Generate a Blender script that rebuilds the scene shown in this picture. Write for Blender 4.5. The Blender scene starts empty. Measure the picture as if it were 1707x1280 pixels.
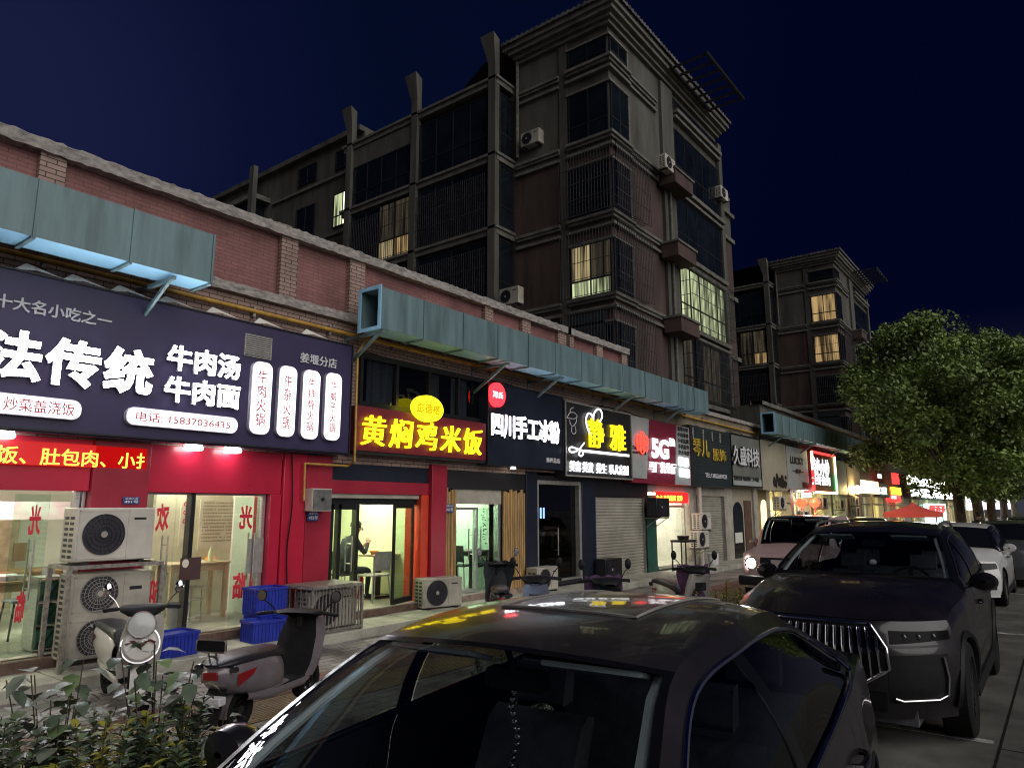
import bpy, math, random
from mathutils import Vector, Matrix
R = math.radians
S = bpy.context.scene
COL = S.collection

# ---------------------------------------------------------------- camera
CAM_H = 1.85
FPX, CX, CY = 1178.0, 853.5, 640.0          # focal length and centre of a 1707 x 1280 frame
PITCH, YAW = math.atan(206 / 1178.0), R(37.7)
cam = bpy.data.cameras.new('street_camera')
camo = bpy.data.objects.new('street_camera', cam)
COL.objects.link(camo)
cam.sensor_fit = 'HORIZONTAL'
cam.sensor_width = 36.0
cam.lens = 36.0 * FPX / 1707.0
cam.clip_start, cam.clip_end = 0.05, 2000.0
camo.location = (0, 0, CAM_H)
camo.rotation_euler = (math.pi / 2 + PITCH, 0, YAW - math.pi / 2)
S.camera = camo

# ---------------------------------------------------------------- night sky
W = bpy.data.worlds.new('World')
S.world = W
W.use_nodes = True
nt = W.node_tree
nt.nodes.clear()
out = nt.nodes.new('ShaderNodeOutputWorld')
add = nt.nodes.new('ShaderNodeAddShader')
bg1 = nt.nodes.new('ShaderNodeBackground')
bg2 = nt.nodes.new('ShaderNodeBackground')
sky = nt.nodes.new('ShaderNodeTexSky')
sky.sky_type = 'NISHITA'
sky.sun_disc = False
sky.sun_elevation = R(-4.0)
sky.sun_rotation = R(220.0)
nt.links.new(sky.outputs[0], bg1.inputs[0])
bg1.inputs[1].default_value = 0.004
tc = nt.nodes.new('ShaderNodeTexCoord')
dot = nt.nodes.new('ShaderNodeVectorMath')
dot.operation = 'DOT_PRODUCT'
dot.inputs[1].default_value = (0.15, 0.90, 0.41)   # the town glow hangs over the roofs on the left
nt.links.new(tc.outputs['Generated'], dot.inputs[0])
ramp = nt.nodes.new('ShaderNodeValToRGB')
ramp.color_ramp.elements[0].position = 0.20
ramp.color_ramp.elements[0].color = (0.00025, 0.0006, 0.0055, 1)
ramp.color_ramp.elements[1].position = 0.985
ramp.color_ramp.elements[1].color = (0.0034, 0.0044, 0.0185, 1)
e = ramp.color_ramp.elements.new(0.80)
e.color = (0.0005, 0.0014, 0.0072, 1)
e = ramp.color_ramp.elements.new(0.91)
e.color = (0.0013, 0.0021, 0.0115, 1)
mr_ = nt.nodes.new('ShaderNodeMapRange')
mr_.inputs[1].default_value, mr_.inputs[2].default_value = .40, 1.0
nt.links.new(dot.outputs['Value'], mr_.inputs[0])
nt.links.new(mr_.outputs[0], ramp.inputs[0])
nt.links.new(ramp.outputs[0], bg2.inputs[0])
bg2.inputs[1].default_value = .80
# dim town haze close to the horizon, mostly behind the houses
sp = nt.nodes.new('ShaderNodeSeparateXYZ')
nt.links.new(tc.outputs['Generated'], sp.inputs[0])
hz = nt.nodes.new('ShaderNodeMapRange')
hz.interpolation_type = 'SMOOTHSTEP'
hz.inputs[1].default_value, hz.inputs[2].default_value = -.02, .24
hz.inputs[3].default_value, hz.inputs[4].default_value = 1.0, 0.0
nt.links.new(sp.outputs['Z'], hz.inputs[0])
bg3 = nt.nodes.new('ShaderNodeBackground')
bg3.inputs[0].default_value = (.012, .012, .015, 1)
nt.links.new(hz.outputs[0], bg3.inputs[1])
add2 = nt.nodes.new('ShaderNodeAddShader')
nt.links.new(bg1.outputs[0], add2.inputs[0])
nt.links.new(bg3.outputs[0], add2.inputs[1])
nt.links.new(add2.outputs[0], add.inputs[0])
nt.links.new(bg2.outputs[0], add.inputs[1])
nt.links.new(add.outputs[0], out.inputs[0])

# faint, broad night light from the open side of the street
sl = bpy.data.lights.new('night_light', 'SUN')
sl.energy = 0.62
sl.angle = R(70)
sl.color = (1.0, 0.96, 0.92)
slo = bpy.data.objects.new('night_light', sl)
COL.objects.link(slo)
slo.rotation_euler = Vector((0.14, 0.84, -0.52)).to_track_quat('-Z', 'Y').to_euler()

S.view_settings.view_transform = 'Standard'
S.view_settings.look = 'None'
S.view_settings.exposure = 1.6
S.view_settings.gamma = 1.0
S.cycles.use_denoising = True
S.cycles.filter_width = 1.1
S.cycles.max_bounces = 7
S.cycles.diffuse_bounces = 3
S.cycles.glossy_bounces = 3
S.cycles.transparent_max_bounces = 16
S.cycles.sample_clamp_indirect = 4.0
S.cycles.caustics_reflective = False
S.cycles.caustics_refractive = False

# ---------------------------------------------------------------- pixel of the photograph -> point on a vertical or level plane
_cp, _sp = math.cos(PITCH), math.sin(PITCH)
_fw = Vector((math.cos(YAW) * _cp, math.sin(YAW) * _cp, _sp))
_rt = Vector((math.sin(YAW), -math.cos(YAW), 0))
_up = Vector((-math.cos(YAW) * _sp, -math.sin(YAW) * _sp, _cp))
def ray(px, py): return _fw + _rt * ((px - CX) / FPX) + _up * ((CY - py) / FPX)
def at(px, py, Y):
    d = ray(px, py); t = Y / d.y
    return d.x * t, CAM_H + d.z * t
def ax(px, py, Y): return at(px, py, Y)[0]
def az(px, py, Y): return at(px, py, Y)[1]
def gz(px, py, Z=0.0):
    d = ray(px, py); t = (Z - CAM_H) / d.z
    return d.x * t, d.y * t

# ---------------------------------------------------------------- materials
def pm(name, col, rough=.6, metal=0., var=.18, scale=6., bump=.0, bscale=None, coat=0., emit=None, es=0., spec=None, col2=None, stretch=None, detail=5.):
    m = bpy.data.materials.new(name)
    m.use_nodes = True
    n = m.node_tree
    b = n.nodes['Principled BSDF']
    b.inputs['Roughness'].default_value = rough
    b.inputs['Metallic'].default_value = metal
    b.inputs['Coat Weight'].default_value = coat
    b.inputs['Coat Roughness'].default_value = .04
    if spec is not None: b.inputs['Specular IOR Level'].default_value = spec
    c = (*col, 1)
    if var > 0 or col2:
        t = n.nodes.new('ShaderNodeTexCoord')
        mp = n.nodes.new('ShaderNodeMapping')
        n.links.new(t.outputs['Object'], mp.inputs[0])
        mp.inputs['Scale'].default_value = stretch or (1, 1, 1)
        no = n.nodes.new('ShaderNodeTexNoise')
        no.inputs['Scale'].default_value = scale
        no.inputs['Detail'].default_value = detail
        no.inputs['Roughness'].default_value = .62
        n.links.new(mp.outputs[0], no.inputs['Vector'])
        r = n.nodes.new('ShaderNodeValToRGB')
        lo = [max(0, x * (1 - var * 1.6)) for x in col] if not col2 else col2
        hi = [min(1, x * (1 + var)) for x in col]
        r.color_ramp.elements[0].position = .32
        r.color_ramp.elements[1].position = .68
        r.color_ramp.elements[0].color = (*lo, 1)
        r.color_ramp.elements[1].color = (*hi, 1)
        n.links.new(no.outputs['Fac'], r.inputs[0])
        n.links.new(r.outputs[0], b.inputs['Base Color'])
        mr = n.nodes.new('ShaderNodeMapRange')
        mr.inputs[3].default_value = max(0.02, rough - .08)
        mr.inputs[4].default_value = min(1, rough + .1)
        n.links.new(no.outputs['Fac'], mr.inputs[0])
        n.links.new(mr.outputs[0], b.inputs['Roughness'])
        if bump > 0:
            n2 = n.nodes.new('ShaderNodeTexNoise')
            n2.inputs['Scale'].default_value = bscale or scale * 6
            n2.inputs['Detail'].default_value = 4
            n.links.new(mp.outputs[0], n2.inputs['Vector'])
            bp = n.nodes.new('ShaderNodeBump')
            bp.inputs['Strength'].default_value = bump
            bp.inputs['Distance'].default_value = .02
            n.links.new(n2.outputs['Fac'], bp.inputs['Height'])
            n.links.new(bp.outputs[0], b.inputs['Normal'])
    else:
        b.inputs['Base Color'].default_value = c
    if emit:
        b.inputs['Emission Color'].default_value = (*emit, 1)
        b.inputs['Emission Strength'].default_value = es
    return m

def em(name, col, s):
    m = bpy.data.materials.new(name)
    m.use_nodes = True
    b = m.node_tree.nodes['Principled BSDF']
    b.inputs['Base Color'].default_value = (*[min(1, c * .8) for c in col], 1)
    b.inputs['Roughness'].default_value = .4
    b.inputs['Emission Color'].default_value = (*col, 1)
    b.inputs['Emission Strength'].default_value = s
    return m

def brick(name, c1, c2, mortar, w, h, ms, rough=.75, axis='wall', bump=.25, dirt=.25, squash=None, offset=.5):
    m = bpy.data.materials.new(name)
    m.use_nodes = True
    n = m.node_tree
    b = n.nodes['Principled BSDF']
    t = n.nodes.new('ShaderNodeTexCoord')
    sx = n.nodes.new('ShaderNodeSeparateXYZ')
    cb = n.nodes.new('ShaderNodeCombineXYZ')
    n.links.new(t.outputs['Object'], sx.inputs[0])
    if axis == 'wall':
        ad = n.nodes.new('ShaderNodeMath'); ad.operation = 'ADD'
        n.links.new(sx.outputs[0], ad.inputs[0]); n.links.new(sx.outputs[1], ad.inputs[1])
        n.links.new(ad.outputs[0], cb.inputs[0]); n.links.new(sx.outputs[2], cb.inputs[1])
    else:
        n.links.new(sx.outputs[0], cb.inputs[0]); n.links.new(sx.outputs[1], cb.inputs[1])
    br = n.nodes.new('ShaderNodeTexBrick')
    br.offset = offset
    n.links.new(cb.outputs[0], br.inputs['Vector'])
    for k, v in (('Color1', c1), ('Color2', c2), ('Mortar', mortar)): br.inputs[k].default_value = (*v, 1)
    br.inputs['Scale'].default_value = 1
    br.inputs['Brick Width'].default_value = w
    br.inputs['Row Height'].default_value = h
    br.inputs['Mortar Size'].default_value = ms
    br.inputs['Mortar Smooth'].default_value = .1
    no = n.nodes.new('ShaderNodeTexNoise')
    no.inputs['Scale'].default_value = 1.7
    no.inputs['Detail'].default_value = 6
    n.links.new(t.outputs['Object'], no.inputs['Vector'])
    mr = n.nodes.new('ShaderNodeMapRange')
    mr.inputs[1].default_value, mr.inputs[2].default_value = .3, .7
    mr.inputs[3].default_value, mr.inputs[4].default_value = 1 - dirt * 1.5, 1 + dirt * .5
    n.links.new(no.outputs['Fac'], mr.inputs[0])
    mx = n.nodes.new('ShaderNodeMix'); mx.data_type = 'RGBA'; mx.blend_type = 'MULTIPLY'
    mx.inputs[0].default_value = 1
    n.links.new(br.outputs['Color'], mx.inputs[6]); n.links.new(mr.outputs[0], mx.inputs[7])
    n.links.new(mx.outputs[2], b.inputs['Base Color'])
    b.inputs['Roughness'].default_value = rough
    bp = n.nodes.new('ShaderNodeBump'); bp.invert = True
    bp.inputs['Strength'].default_value = bump
    bp.inputs['Distance'].default_value = .01
    n.links.new(br.outputs['Fac'], bp.inputs['Height'])
    n.links.new(bp.outputs[0], b.inputs['Normal'])
    return m

def glass(name, tint=(.94, .98, .96), base=.0, rough=.0):
    m = bpy.data.materials.new(name)
    m.use_nodes = True
    n = m.node_tree
    n.nodes.clear()
    o = n.nodes.new('ShaderNodeOutputMaterial')
    mix = n.nodes.new('ShaderNodeMixShader')
    tr = n.nodes.new('ShaderNodeBsdfTransparent'); tr.inputs[0].default_value = (*tint, 1)
    gl = n.nodes.new('ShaderNodeBsdfGlossy'); gl.inputs['Roughness'].default_value = rough
    lw = n.nodes.new('ShaderNodeLayerWeight'); lw.inputs[0].default_value = .5
    pw = n.nodes.new('ShaderNodeMath'); pw.operation = 'POWER'; pw.inputs[1].default_value = 5.0
    n.links.new(lw.outputs['Facing'], pw.inputs[0])
    ma = n.nodes.new('ShaderNodeMath'); ma.operation = 'MULTIPLY_ADD'; ma.inputs[1].default_value = .9; ma.inputs[2].default_value = .035 + base
    n.links.new(pw.outputs[0], ma.inputs[0])
    n.links.new(ma.outputs[0], mix.inputs[0])
    n.links.new(tr.outputs[0], mix.inputs[1]); n.links.new(gl.outputs[0], mix.inputs[2])
    n.links.new(mix.outputs[0], o.inputs[0])
    return m

M = {}
M['brick_red'] = brick('brick_red', (.31, .135, .13), (.26, .115, .11), (.15, .08, .075), .20, .055, .005)
M['brick_pale'] = brick('brick_pale', (.42, .29, .25), (.38, .26, .22), (.05, .035, .03), .21, .062, .006)
M['brick_drab'] = brick('brick_drab', (.34, .28, .20), (.30, .25, .18), (.12, .10, .07), .21, .062, .005)
M['concrete'] = pm('weathered_concrete', (.36, .33, .31), .85, var=.34, scale=9, bump=.4, bscale=60, stretch=(1, 1, 2.5))
M['slab'] = pm('concrete_slab', (.44, .43, .36), .75, var=.25, scale=2.2, bump=.2, bscale=60)
M['slab_edge'] = pm('worn_slab_edge', (.30, .22, .18), .85, var=.4, scale=5, bump=.3)
M['step_brown'] = pm('brown_step_stone', (.13, .08, .06), .5, var=.3, scale=9)
M['pavers'] = brick('pavers', (.33, .305, .29), (.25, .235, .225), (.06, .055, .05), .30, .15, .008, rough=.62, axis='floor', dirt=.55, bump=.5)
M['pavers_red'] = brick('pavers_red', (.25, .12, .09), (.20, .10, .08), (.05, .035, .03), .20, .10, .007, rough=.7, axis='floor', dirt=.4, bump=.4)
M['tactile'] = brick('tactile_paving', (.42, .29, .12), (.36, .25, .11), (.11, .075, .04), .60, .05, .012, rough=.65, axis='floor', dirt=.35, bump=.8)
M['asphalt'] = pm('road_concrete', (.115, .112, .10), .72, var=.35, scale=1.4, bump=.25, bscale=120)
M['kerb'] = pm('kerb_stone', (.26, .25, .23), .8, var=.3, scale=5, bump=.2)
M['soil'] = pm('planting_soil', (.05, .038, .028), .95, var=.4, scale=9, bump=.6)
M['red_panel'] = pm('red_glossy_cladding', (.52, .016, .05), .30, var=.10, scale=1.3, coat=.25)
M['red_dark'] = pm('dark_red_cladding', (.36, .02, .045), .34, var=.12, scale=1.4)
M['purple'] = pm('dark_purple_panel', (.042, .032, .095), .42, var=.12, scale=1.2)
M['navy_panel'] = pm('navy_panel', (.016, .020, .036), .32, var=.15, scale=1.5)
M['black_panel'] = pm('black_panel', (.022, .021, .024), .36, var=.15, scale=1.5)
M['maroon'] = pm('maroon_sign_panel', (.17, .016, .028), .42, var=.10, scale=1.6)
M['crimson'] = pm('crimson_sign_panel', (.23, .018, .045), .42, var=.10, scale=1.6)
M['grey_panel'] = pm('grey_sign_panel', (.40, .43, .42), .5, var=.10, scale=1.4)
M['drab_panel'] = pm('drab_grey_panel', (.17, .18, .16), .5, var=.12, scale=1.4)
M['beige_panel'] = pm('beige_sign_panel', (.40, .36, .27), .55, var=.10, scale=1.2)
M['teal_panel'] = pm('dark_teal_corrugated_panel', (.028, .040, .045), .45, var=.18, scale=2)
M['trim_light'] = pm('pale_metal_trim', (.52, .50, .46), .4, .6, var=.12, scale=6)
M['gunmetal'] = pm('dark_metal_frame', (.035, .036, .042), .38, .5, var=.15, scale=8)
M['black_frame'] = pm('black_door_frame', (.012, .012, .014), .32, var=.1, scale=8)
M['alu'] = pm('brushed_aluminium', (.56, .55, .55), .35, .85, var=.12, scale=9, stretch=(1, 1, 8))
M['steel'] = pm('steel', (.46, .45, .43), .34, .9, var=.16, scale=12)
M['rusty_steel'] = pm('dull_galvanised_steel', (.34, .31, .28), .5, .6, var=.3, scale=14)
M['yellow_pipe'] = pm('ochre_gas_pipe', (.52, .30, .055), .42, var=.22, scale=7)
M['duct'] = pm('teal_painted_sheet', (.16, .25, .27), .46, .15, var=.22, scale=1.6, stretch=(3, 3, .35), bump=.12, bscale=2.2)
M['duct_under'] = pm('sign_lit_blue_sheet', (.36, .70, .98), .45, .1, var=.08, scale=1.4)  # same teal sheet, light from the signs below put into a brighter blue
M['white_paint'] = pm('white_painted_wall', (.74, .72, .66), .7, var=.06, scale=2)
M['cream_wall'] = pm('cream_wall', (.76, .78, .52), .7, var=.05, scale=1.5)
M['mint_wall'] = pm('mint_slatted_wall', (.62, .76, .66), .6, var=.06, scale=2)
M['tile_floor'] = brick('tile_floor', (.55, .53, .46), (.50, .48, .42), (.25, .24, .2), .6, .6, .006, rough=.3, axis='floor', dirt=.15, bump=.05, offset=0.)
M['glass'] = glass('clear_glass')
M['glass_green'] = glass('greenish_glass', (.84, .95, .88), .05)
M['glass_dark'] = glass('dark_glass', (.50, .53, .58), .03)
M['wood'] = pm('worn_wood', (.36, .21, .10), .55, var=.3, scale=3, stretch=(1, 1, .15))
M['bamboo'] = pm('yellow_bamboo', (.42, .26, .10), .45, var=.35, scale=3.5, stretch=(6, 6, .5))
M['pale_wood'] = pm('pale_table_top', (.55, .44, .28), .45, var=.15, scale=3)
M['plastic_blue'] = pm('blue_plastic', (.018, .035, .36), .42, var=.12, scale=8)
M['plastic_black'] = pm('black_plastic', (.012, .012, .014), .5, var=.15, scale=14, spec=.2)
M['rubber'] = pm('black_rubber', (.015, .015, .015), .8, var=.25, scale=20, bump=.2, spec=.15)
M['ac_white'] = pm('off_white_painted_steel', (.60, .56, .50), .45, var=.10, scale=3)
M['ac_grey'] = pm('aged_beige_painted_steel', (.42, .39, .33), .5, var=.18, scale=3)
M['ac_dark'] = pm('fan_grille_dark', (.030, .028, .040), .5, var=.2, scale=9)
M['fan_grey'] = pm('fan_plastic_grey', (.30, .28, .26), .55, var=.15, scale=9)
M['shutter'] = pm('roller_shutter_paint', (.42, .40, .34), .45, .2, var=.16, scale=1.3)
M['green_board'] = pm('dark_green_board', (.018, .10, .075), .5, var=.2, scale=3)
M['white_text'] = pm('white_lettering', (.70, .69, .72), .5, var=.05)
M['black_text'] = pm('black_lettering', (.015, .015, .015), .5, var=.05)
M['gold_text'] = pm('gold_lettering', (.60, .42, .06), .35, .4, var=.15, scale=9)
M['red_text'] = pm('red_lettering', (.68, .02, .05), .5, var=.08)
M['letter_side'] = pm('grey_letter_return', (.50, .48, .54), .45, var=.08)
M['paper'] = pm('paper_poster', (.72, .68, .56), .75, var=.10, scale=3)
M['blue_plate'] = pm('blue_enamel_plate', (.03, .06, .22), .4, var=.12, scale=9)
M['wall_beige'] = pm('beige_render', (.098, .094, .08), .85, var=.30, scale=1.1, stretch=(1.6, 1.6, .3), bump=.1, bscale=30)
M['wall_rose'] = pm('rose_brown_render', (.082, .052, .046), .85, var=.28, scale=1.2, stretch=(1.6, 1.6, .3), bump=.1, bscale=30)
M['moulding'] = pm('pale_moulding', (.16, .155, .135), .8, var=.28, scale=2.5, stretch=(1, 1, 3))
M['roof_tile'] = pm('dark_roof_tile', (.13, .12, .12), .8, var=.5, scale=6, bump=.4)
M['win_dark'] = pm('dark_window_glass', (.010, .014, .020), .10, var=.3, scale=.9)
M['cage'] = pm('dark_security_bars', (.10, .095, .10), .5, .5, var=.2, scale=9)
M['curtain'] = pm('pale_curtain', (.45, .44, .38), .85, var=.25, scale=3, stretch=(7, 7, .3))
M['bark'] = pm('camphor_bark', (.075, .058, .04), .92, var=.5, scale=9, bump=.8, bscale=26, stretch=(1, 1, .3))
M['chrome'] = pm('chrome_trim', (.75, .74, .76), .12, 1., var=.06, scale=9)
M['skin'] = pm('skin', (.48, .29, .21), .55, var=.08, scale=12)
M['hair'] = pm('black_hair', (.012, .010, .010), .5, var=.2, scale=25)
M['dark_cloth'] = pm('dark_cloth', (.025, .030, .036), .85, var=.3, scale=14)
M['orange_plastic'] = pm('orange_plastic', (.62, .22, .03), .4, var=.1)
M['grey_fabric'] = pm('charcoal_seat', (.17, .18, .20), .6, var=.2, scale=12)
M['bulb_red'] = em('red_glow', (1.0, .06, .03), 2.2)
# light givers
M['lit_white'] = em('lit_white_letter', (.93, .95, 1.0), 8.0)
M['lit_soft'] = em('lit_white_small_letter', (.95, .97, 1.0), .55)
M['lit_mid'] = em('lit_white_channel_letter', (.94, .96, 1.0), 3.0)
M['lit_box'] = em('lit_white_lightbox', (1.0, .96, 1.0), .52)
M['lit_yellow'] = em('lit_yellow_letter', (1.0, .82, .012), .72)
M['lit_gold'] = em('lit_gold_letter', (1.0, .74, .012), .5)
M['lit_red'] = em('lit_red_letter', (1.0, .03, .03), 1.0)
M['led_red'] = em('led_red', (1.0, .02, .02), 1.2)
M['led_orange'] = em('led_orange', (1.0, .50, .05), 1.0)
M['lamp'] = em('lamp_panel', (1.0, .95, .78), 13.0)
M['lamp_green'] = em('lamp_panel_cool', (.93, 1.0, .74), 11.0)
M['lamp_warm'] = em('lamp_panel_warm', (1.0, .80, .40), 42.0)
M['soft_white'] = em('soffit_lamp_white', (1.0, .98, .95), 5.0)
M['lit_window_warm'] = em('lit_window_warm', (1.0, .72, .30), .75)
M['lit_window_cool'] = em('lit_window_cool', (.88, 1.0, .62), .62)
M['lit_window_cream'] = em('lit_window_cream', (1.0, .95, .70), .55)
# ---------------------------------------------------------------- mesh helpers
class MB:
    def __init__(s): s.v, s.f, s.m, s.s = [], [], [], []
    def add(s, vs, fs, m=0, smooth=False):
        o = len(s.v)
        s.v += [tuple(p) for p in vs]
        for f in fs:
            s.f.append(tuple(o + i for i in f)); s.m.append(m); s.s.append(smooth)
        return s
    def box(s, x0, x1, y0, y1, z0, z1, m=0):
        if x0 > x1: x0, x1 = x1, x0
        if y0 > y1: y0, y1 = y1, y0
        if z0 > z1: z0, z1 = z1, z0
        return s.add([(x0, y0, z0), (x1, y0, z0), (x1, y1, z0), (x0, y1, z0), (x0, y0, z1), (x1, y0, z1), (x1, y1, z1), (x0, y1, z1)],
                     [(0, 3, 2, 1), (4, 5, 6, 7), (0, 1, 5, 4), (1, 2, 6, 5), (2, 3, 7, 6), (3, 0, 4, 7)], m)
    def obox(s, mat, sx, sy, sz, m=0):
        vs = [mat @ Vector((x * sx / 2, y * sy / 2, z * sz / 2)) for z in (-1, 1) for (x, y) in ((-1, -1), (1, -1), (1, 1), (-1, 1))]
        return s.add(vs, [(0, 3, 2, 1), (4, 5, 6, 7), (0, 1, 5, 4), (1, 2, 6, 5), (2, 3, 7, 6), (3, 0, 4, 7)], m)
    def poly(s, pts, m=0): return s.add(pts, [tuple(range(len(pts)))], m)
    def bar(s, a, b, w, h=None, m=0):
        a, b = Vector(a), Vector(b)
        d = b - a
        q = d.to_track_quat('X', 'Z').to_matrix().to_4x4()
        return s.obox(Matrix.Translation((a + b) / 2) @ q, d.length, w, h or w, m)
    def tube(s, pts, r, n=8, m=0, caps=True, closed=False):
        pts = [Vector(p) for p in pts]
        k = len(pts)
        rs = r if isinstance(r, (list, tuple)) else [r] * k
        T = []
        for i in range(k):
            a = pts[i - 1] if (i > 0 or closed) else pts[i]
            b = pts[(i + 1) % k] if (i < k - 1 or closed) else pts[i]
            T.append((b - a).normalized() if (b - a).length > 1e-9 else Vector((0, 0, 1)))
        u = T[0].orthogonal().normalized()
        vs = []
        for i in range(k):
            u = (u - T[i] * u.dot(T[i]))
            u = u.normalized() if u.length > 1e-6 else T[i].orthogonal().normalized()
            w = T[i].cross(u)
            for j in range(n):
                a = 2 * math.pi * j / n
                vs.append(pts[i] + (u * math.cos(a) + w * math.sin(a)) * rs[i])
        fs = []
        for i in range(k if closed else k - 1):
            i2 = (i + 1) % k
            for j in range(n):
                j2 = (j + 1) % n
                fs.append((i * n + j, i * n + j2, i2 * n + j2, i2 * n + j))
        if caps and not closed:
            fs.append(tuple(range(n - 1, -1, -1))); fs.append(tuple((k - 1) * n + j for j in range(n)))
        return s.add(vs, fs, m, True)
    def lathe(s, prof, mat=None, n=24, m=0, smooth=True):
        mat = mat or Matrix.Identity(4)
        vs = [mat @ Vector((r * math.cos(2 * math.pi * j / n), r * math.sin(2 * math.pi * j / n), z)) for r, z in prof for j in range(n)]
        fs = [(i * n + j, i * n + (j + 1) % n, (i + 1) * n + (j + 1) % n, (i + 1) * n + j) for i in range(len(prof) - 1) for j in range(n)]
        return s.add(vs, fs, m, smooth)
    def disc(s, mat, r, n=24, m=0, r0=0.):
        if r0 > 0: return s.lathe([(r0, 0), (r, 0)], mat, n, m, False)
        return s.add([mat @ Vector((r * math.cos(2 * math.pi * j / n), r * math.sin(2 * math.pi * j / n), 0)) for j in range(n)], [tuple(range(n))], m)
    def prism(s, poly, ax_, lo, hi, m=0, smooth=False):
        def P(a, b, t): return {'x': (t, a, b), 'y': (a, t, b), 'z': (a, b, t)}[ax_]
        n = len(poly)
        vs = [P(a, b, lo) for a, b in poly] + [P(a, b, hi) for a, b in poly]
        s.add(vs, [tuple(range(n)), tuple(range(2 * n - 1, n - 1, -1))], m)
        return s.add(vs, [(i, (i + 1) % n, n + (i + 1) % n, n + i) for i in range(n)], m, smooth)
    def grid(s, rows, m=0, smooth=True, flip=False):
        a, b = len(rows), len(rows[0])
        vs = [p for r in rows for p in r]
        fs = []
        for i in range(a - 1):
            for j in range(b - 1):
                q = (i * b + j, i * b + j + 1, (i + 1) * b + j + 1, (i + 1) * b + j)
                fs.append(q[::-1] if flip else q)
        return s.add(vs, fs, m, smooth)
    def xf(s, mat, k=0):
        s.v[k:] = [tuple(mat @ Vector(p)) for p in s.v[k:]]
        return s
    def build(s, name, mats, parent=None, world=False, bev=0., angle=40, seg=2, fix=True):
        me = bpy.data.meshes.new(name)
        me.from_pydata(s.v, [], s.f)
        if not isinstance(mats, (list, tuple)): mats = [mats]
        for m in mats: me.materials.append(M[m] if isinstance(m, str) else m)
        me.polygons.foreach_set('material_index', s.m)
        me.update()
        if fix and len(s.f) < 60000:
            import bmesh
            b = bmesh.new(); b.from_mesh(me)
            bmesh.ops.recalc_face_normals(b, faces=b.faces[:])
            b.to_mesh(me); b.free()
        if any(s.s):
            me.polygons.foreach_set('use_smooth', s.s)
            me.set_sharp_from_angle(angle=R(angle))
        o = bpy.data.objects.new(name, me)
        COL.objects.link(o)
        if parent:
            o.parent = parent
            if world and parent.type == 'EMPTY':
                o.matrix_parent_inverse = (Matrix.Translation(parent.location) @ parent.rotation_euler.to_matrix().to_4x4()).inverted()
        if bev > 0:
            md = o.modifiers.new('bevel', 'BEVEL')
            md.width = bev; md.segments = seg; md.limit_method = 'ANGLE'; md.angle_limit = R(50)
            if not any(s.s):
                me.polygons.foreach_set('use_smooth', [True] * len(me.polygons))
                me.set_sharp_from_angle(angle=R(60))
        return o

def tag(o, label=None, cat=None, group=None, kind=None):
    if label: o['label'] = label
    if cat: o['category'] = cat
    if group: o['group'] = group
    if kind: o['kind'] = kind
    return o
def thing(name, label, cat, loc=(0, 0, 0), rz=0., group=None):
    o = bpy.data.objects.new(name, None)
    o.empty_display_size = .2
    COL.objects.link(o)
    o.location = loc; o.rotation_euler = (0, 0, rz)
    return tag(o, label, cat, group)
def dup(o, loc=None, rz=None, label=None, parent=None):
    c = o.copy(); COL.objects.link(c)
    if parent: c.parent = parent
    if loc is not None: c.location = loc
    if rz is not None: c.rotation_euler = (0, 0, rz)
    if label: c['label'] = label
    for ch in list(o.children): dup(ch, parent=c)
    return c

def text(s, xl, xr, z0, z1, yf, depth, mat, name='lettering', parent=None, bold=0., shear=0., side=None, mirror=False, lines=1., gap=1.):
    """The words s as real raised letters filling x xl..xr, z z0..z1, their faces at y = yf, returns 'depth' thick behind."""
    c = bpy.data.curves.new(name, 'FONT')
    c.body = s; c.size = 1; c.extrude = .05; c.resolution_u = 3; c.shear = shear; c.space_line = lines; c.space_character = gap
    c.align_x = 'CENTER'
    if bold: c.bevel_depth = bold; c.bevel_resolution = 0
    t = bpy.data.objects.new(name, c); COL.objects.link(t)
    me = bpy.data.meshes.new_from_object(t)
    bpy.data.objects.remove(t)
    xs = [v.co.x for v in me.vertices]; ys = [v.co.y for v in me.vertices]; zs = [v.co.z for v in me.vertices]
    a, b = min(xs), max(xs); e, f = min(ys), max(ys); g, h = min(zs), max(zs)
    if f - e < 1e-6: f = e + .1
    for v in me.vertices:
        u = (v.co.x - a) / (b - a)
        if mirror: u = 1 - u
        v.co = (xl + u * (xr - xl), yf + (h - v.co.z) / (h - g) * depth, z0 + (v.co.y - e) / (f - e) * (z1 - z0))
    if mirror: me.flip_normals()
    me.materials.clear()
    me.materials.append(M[mat])
    if side:
        me.materials.append(M[side])
        me.update()
        for p in me.polygons:
            if p.normal.y > -.5: p.material_index = 1
    o = bpy.data.objects.new(name, me); COL.objects.link(o)
    o.name = name
    if parent:
        o.parent = parent
        if parent.type == 'EMPTY': o.matrix_parent_inverse = (Matrix.Translation(parent.location) @ parent.rotation_euler.to_matrix().to_4x4()).inverted()
    return o
def ptext(s, l, r, h, yf, mat, parent, depth=.03, **kw):
    """Same, placed by the photograph: centre-left and centre-right pixels and the pixel height, on the plane y = yf."""
    xl, zl = at(*l, yf); xr, zr = at(*r, yf)
    mx, my = (l[0] + r[0]) / 2, (l[1] + r[1]) / 2
    hh = az(mx, my - h / 2, yf) - az(mx, my + h / 2, yf)
    zc = (zl + zr) / 2
    return text(s, xl, xr, zc - hh / 2, zc + hh / 2, yf, depth, mat, parent=parent, **kw)
def rrect(x0, x1, z0, z1, r, n=5):
    p = []
    for cx, cz, a in ((x1 - r, z1 - r, 0), (x0 + r, z1 - r, 90), (x0 + r, z0 + r, 180), (x1 - r, z0 + r, 270)):
        for i in range(n + 1):
            t = R(a + 90 * i / n)
            p.append((cx + r * math.cos(t), cz + r * math.sin(t)))
    return p
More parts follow.
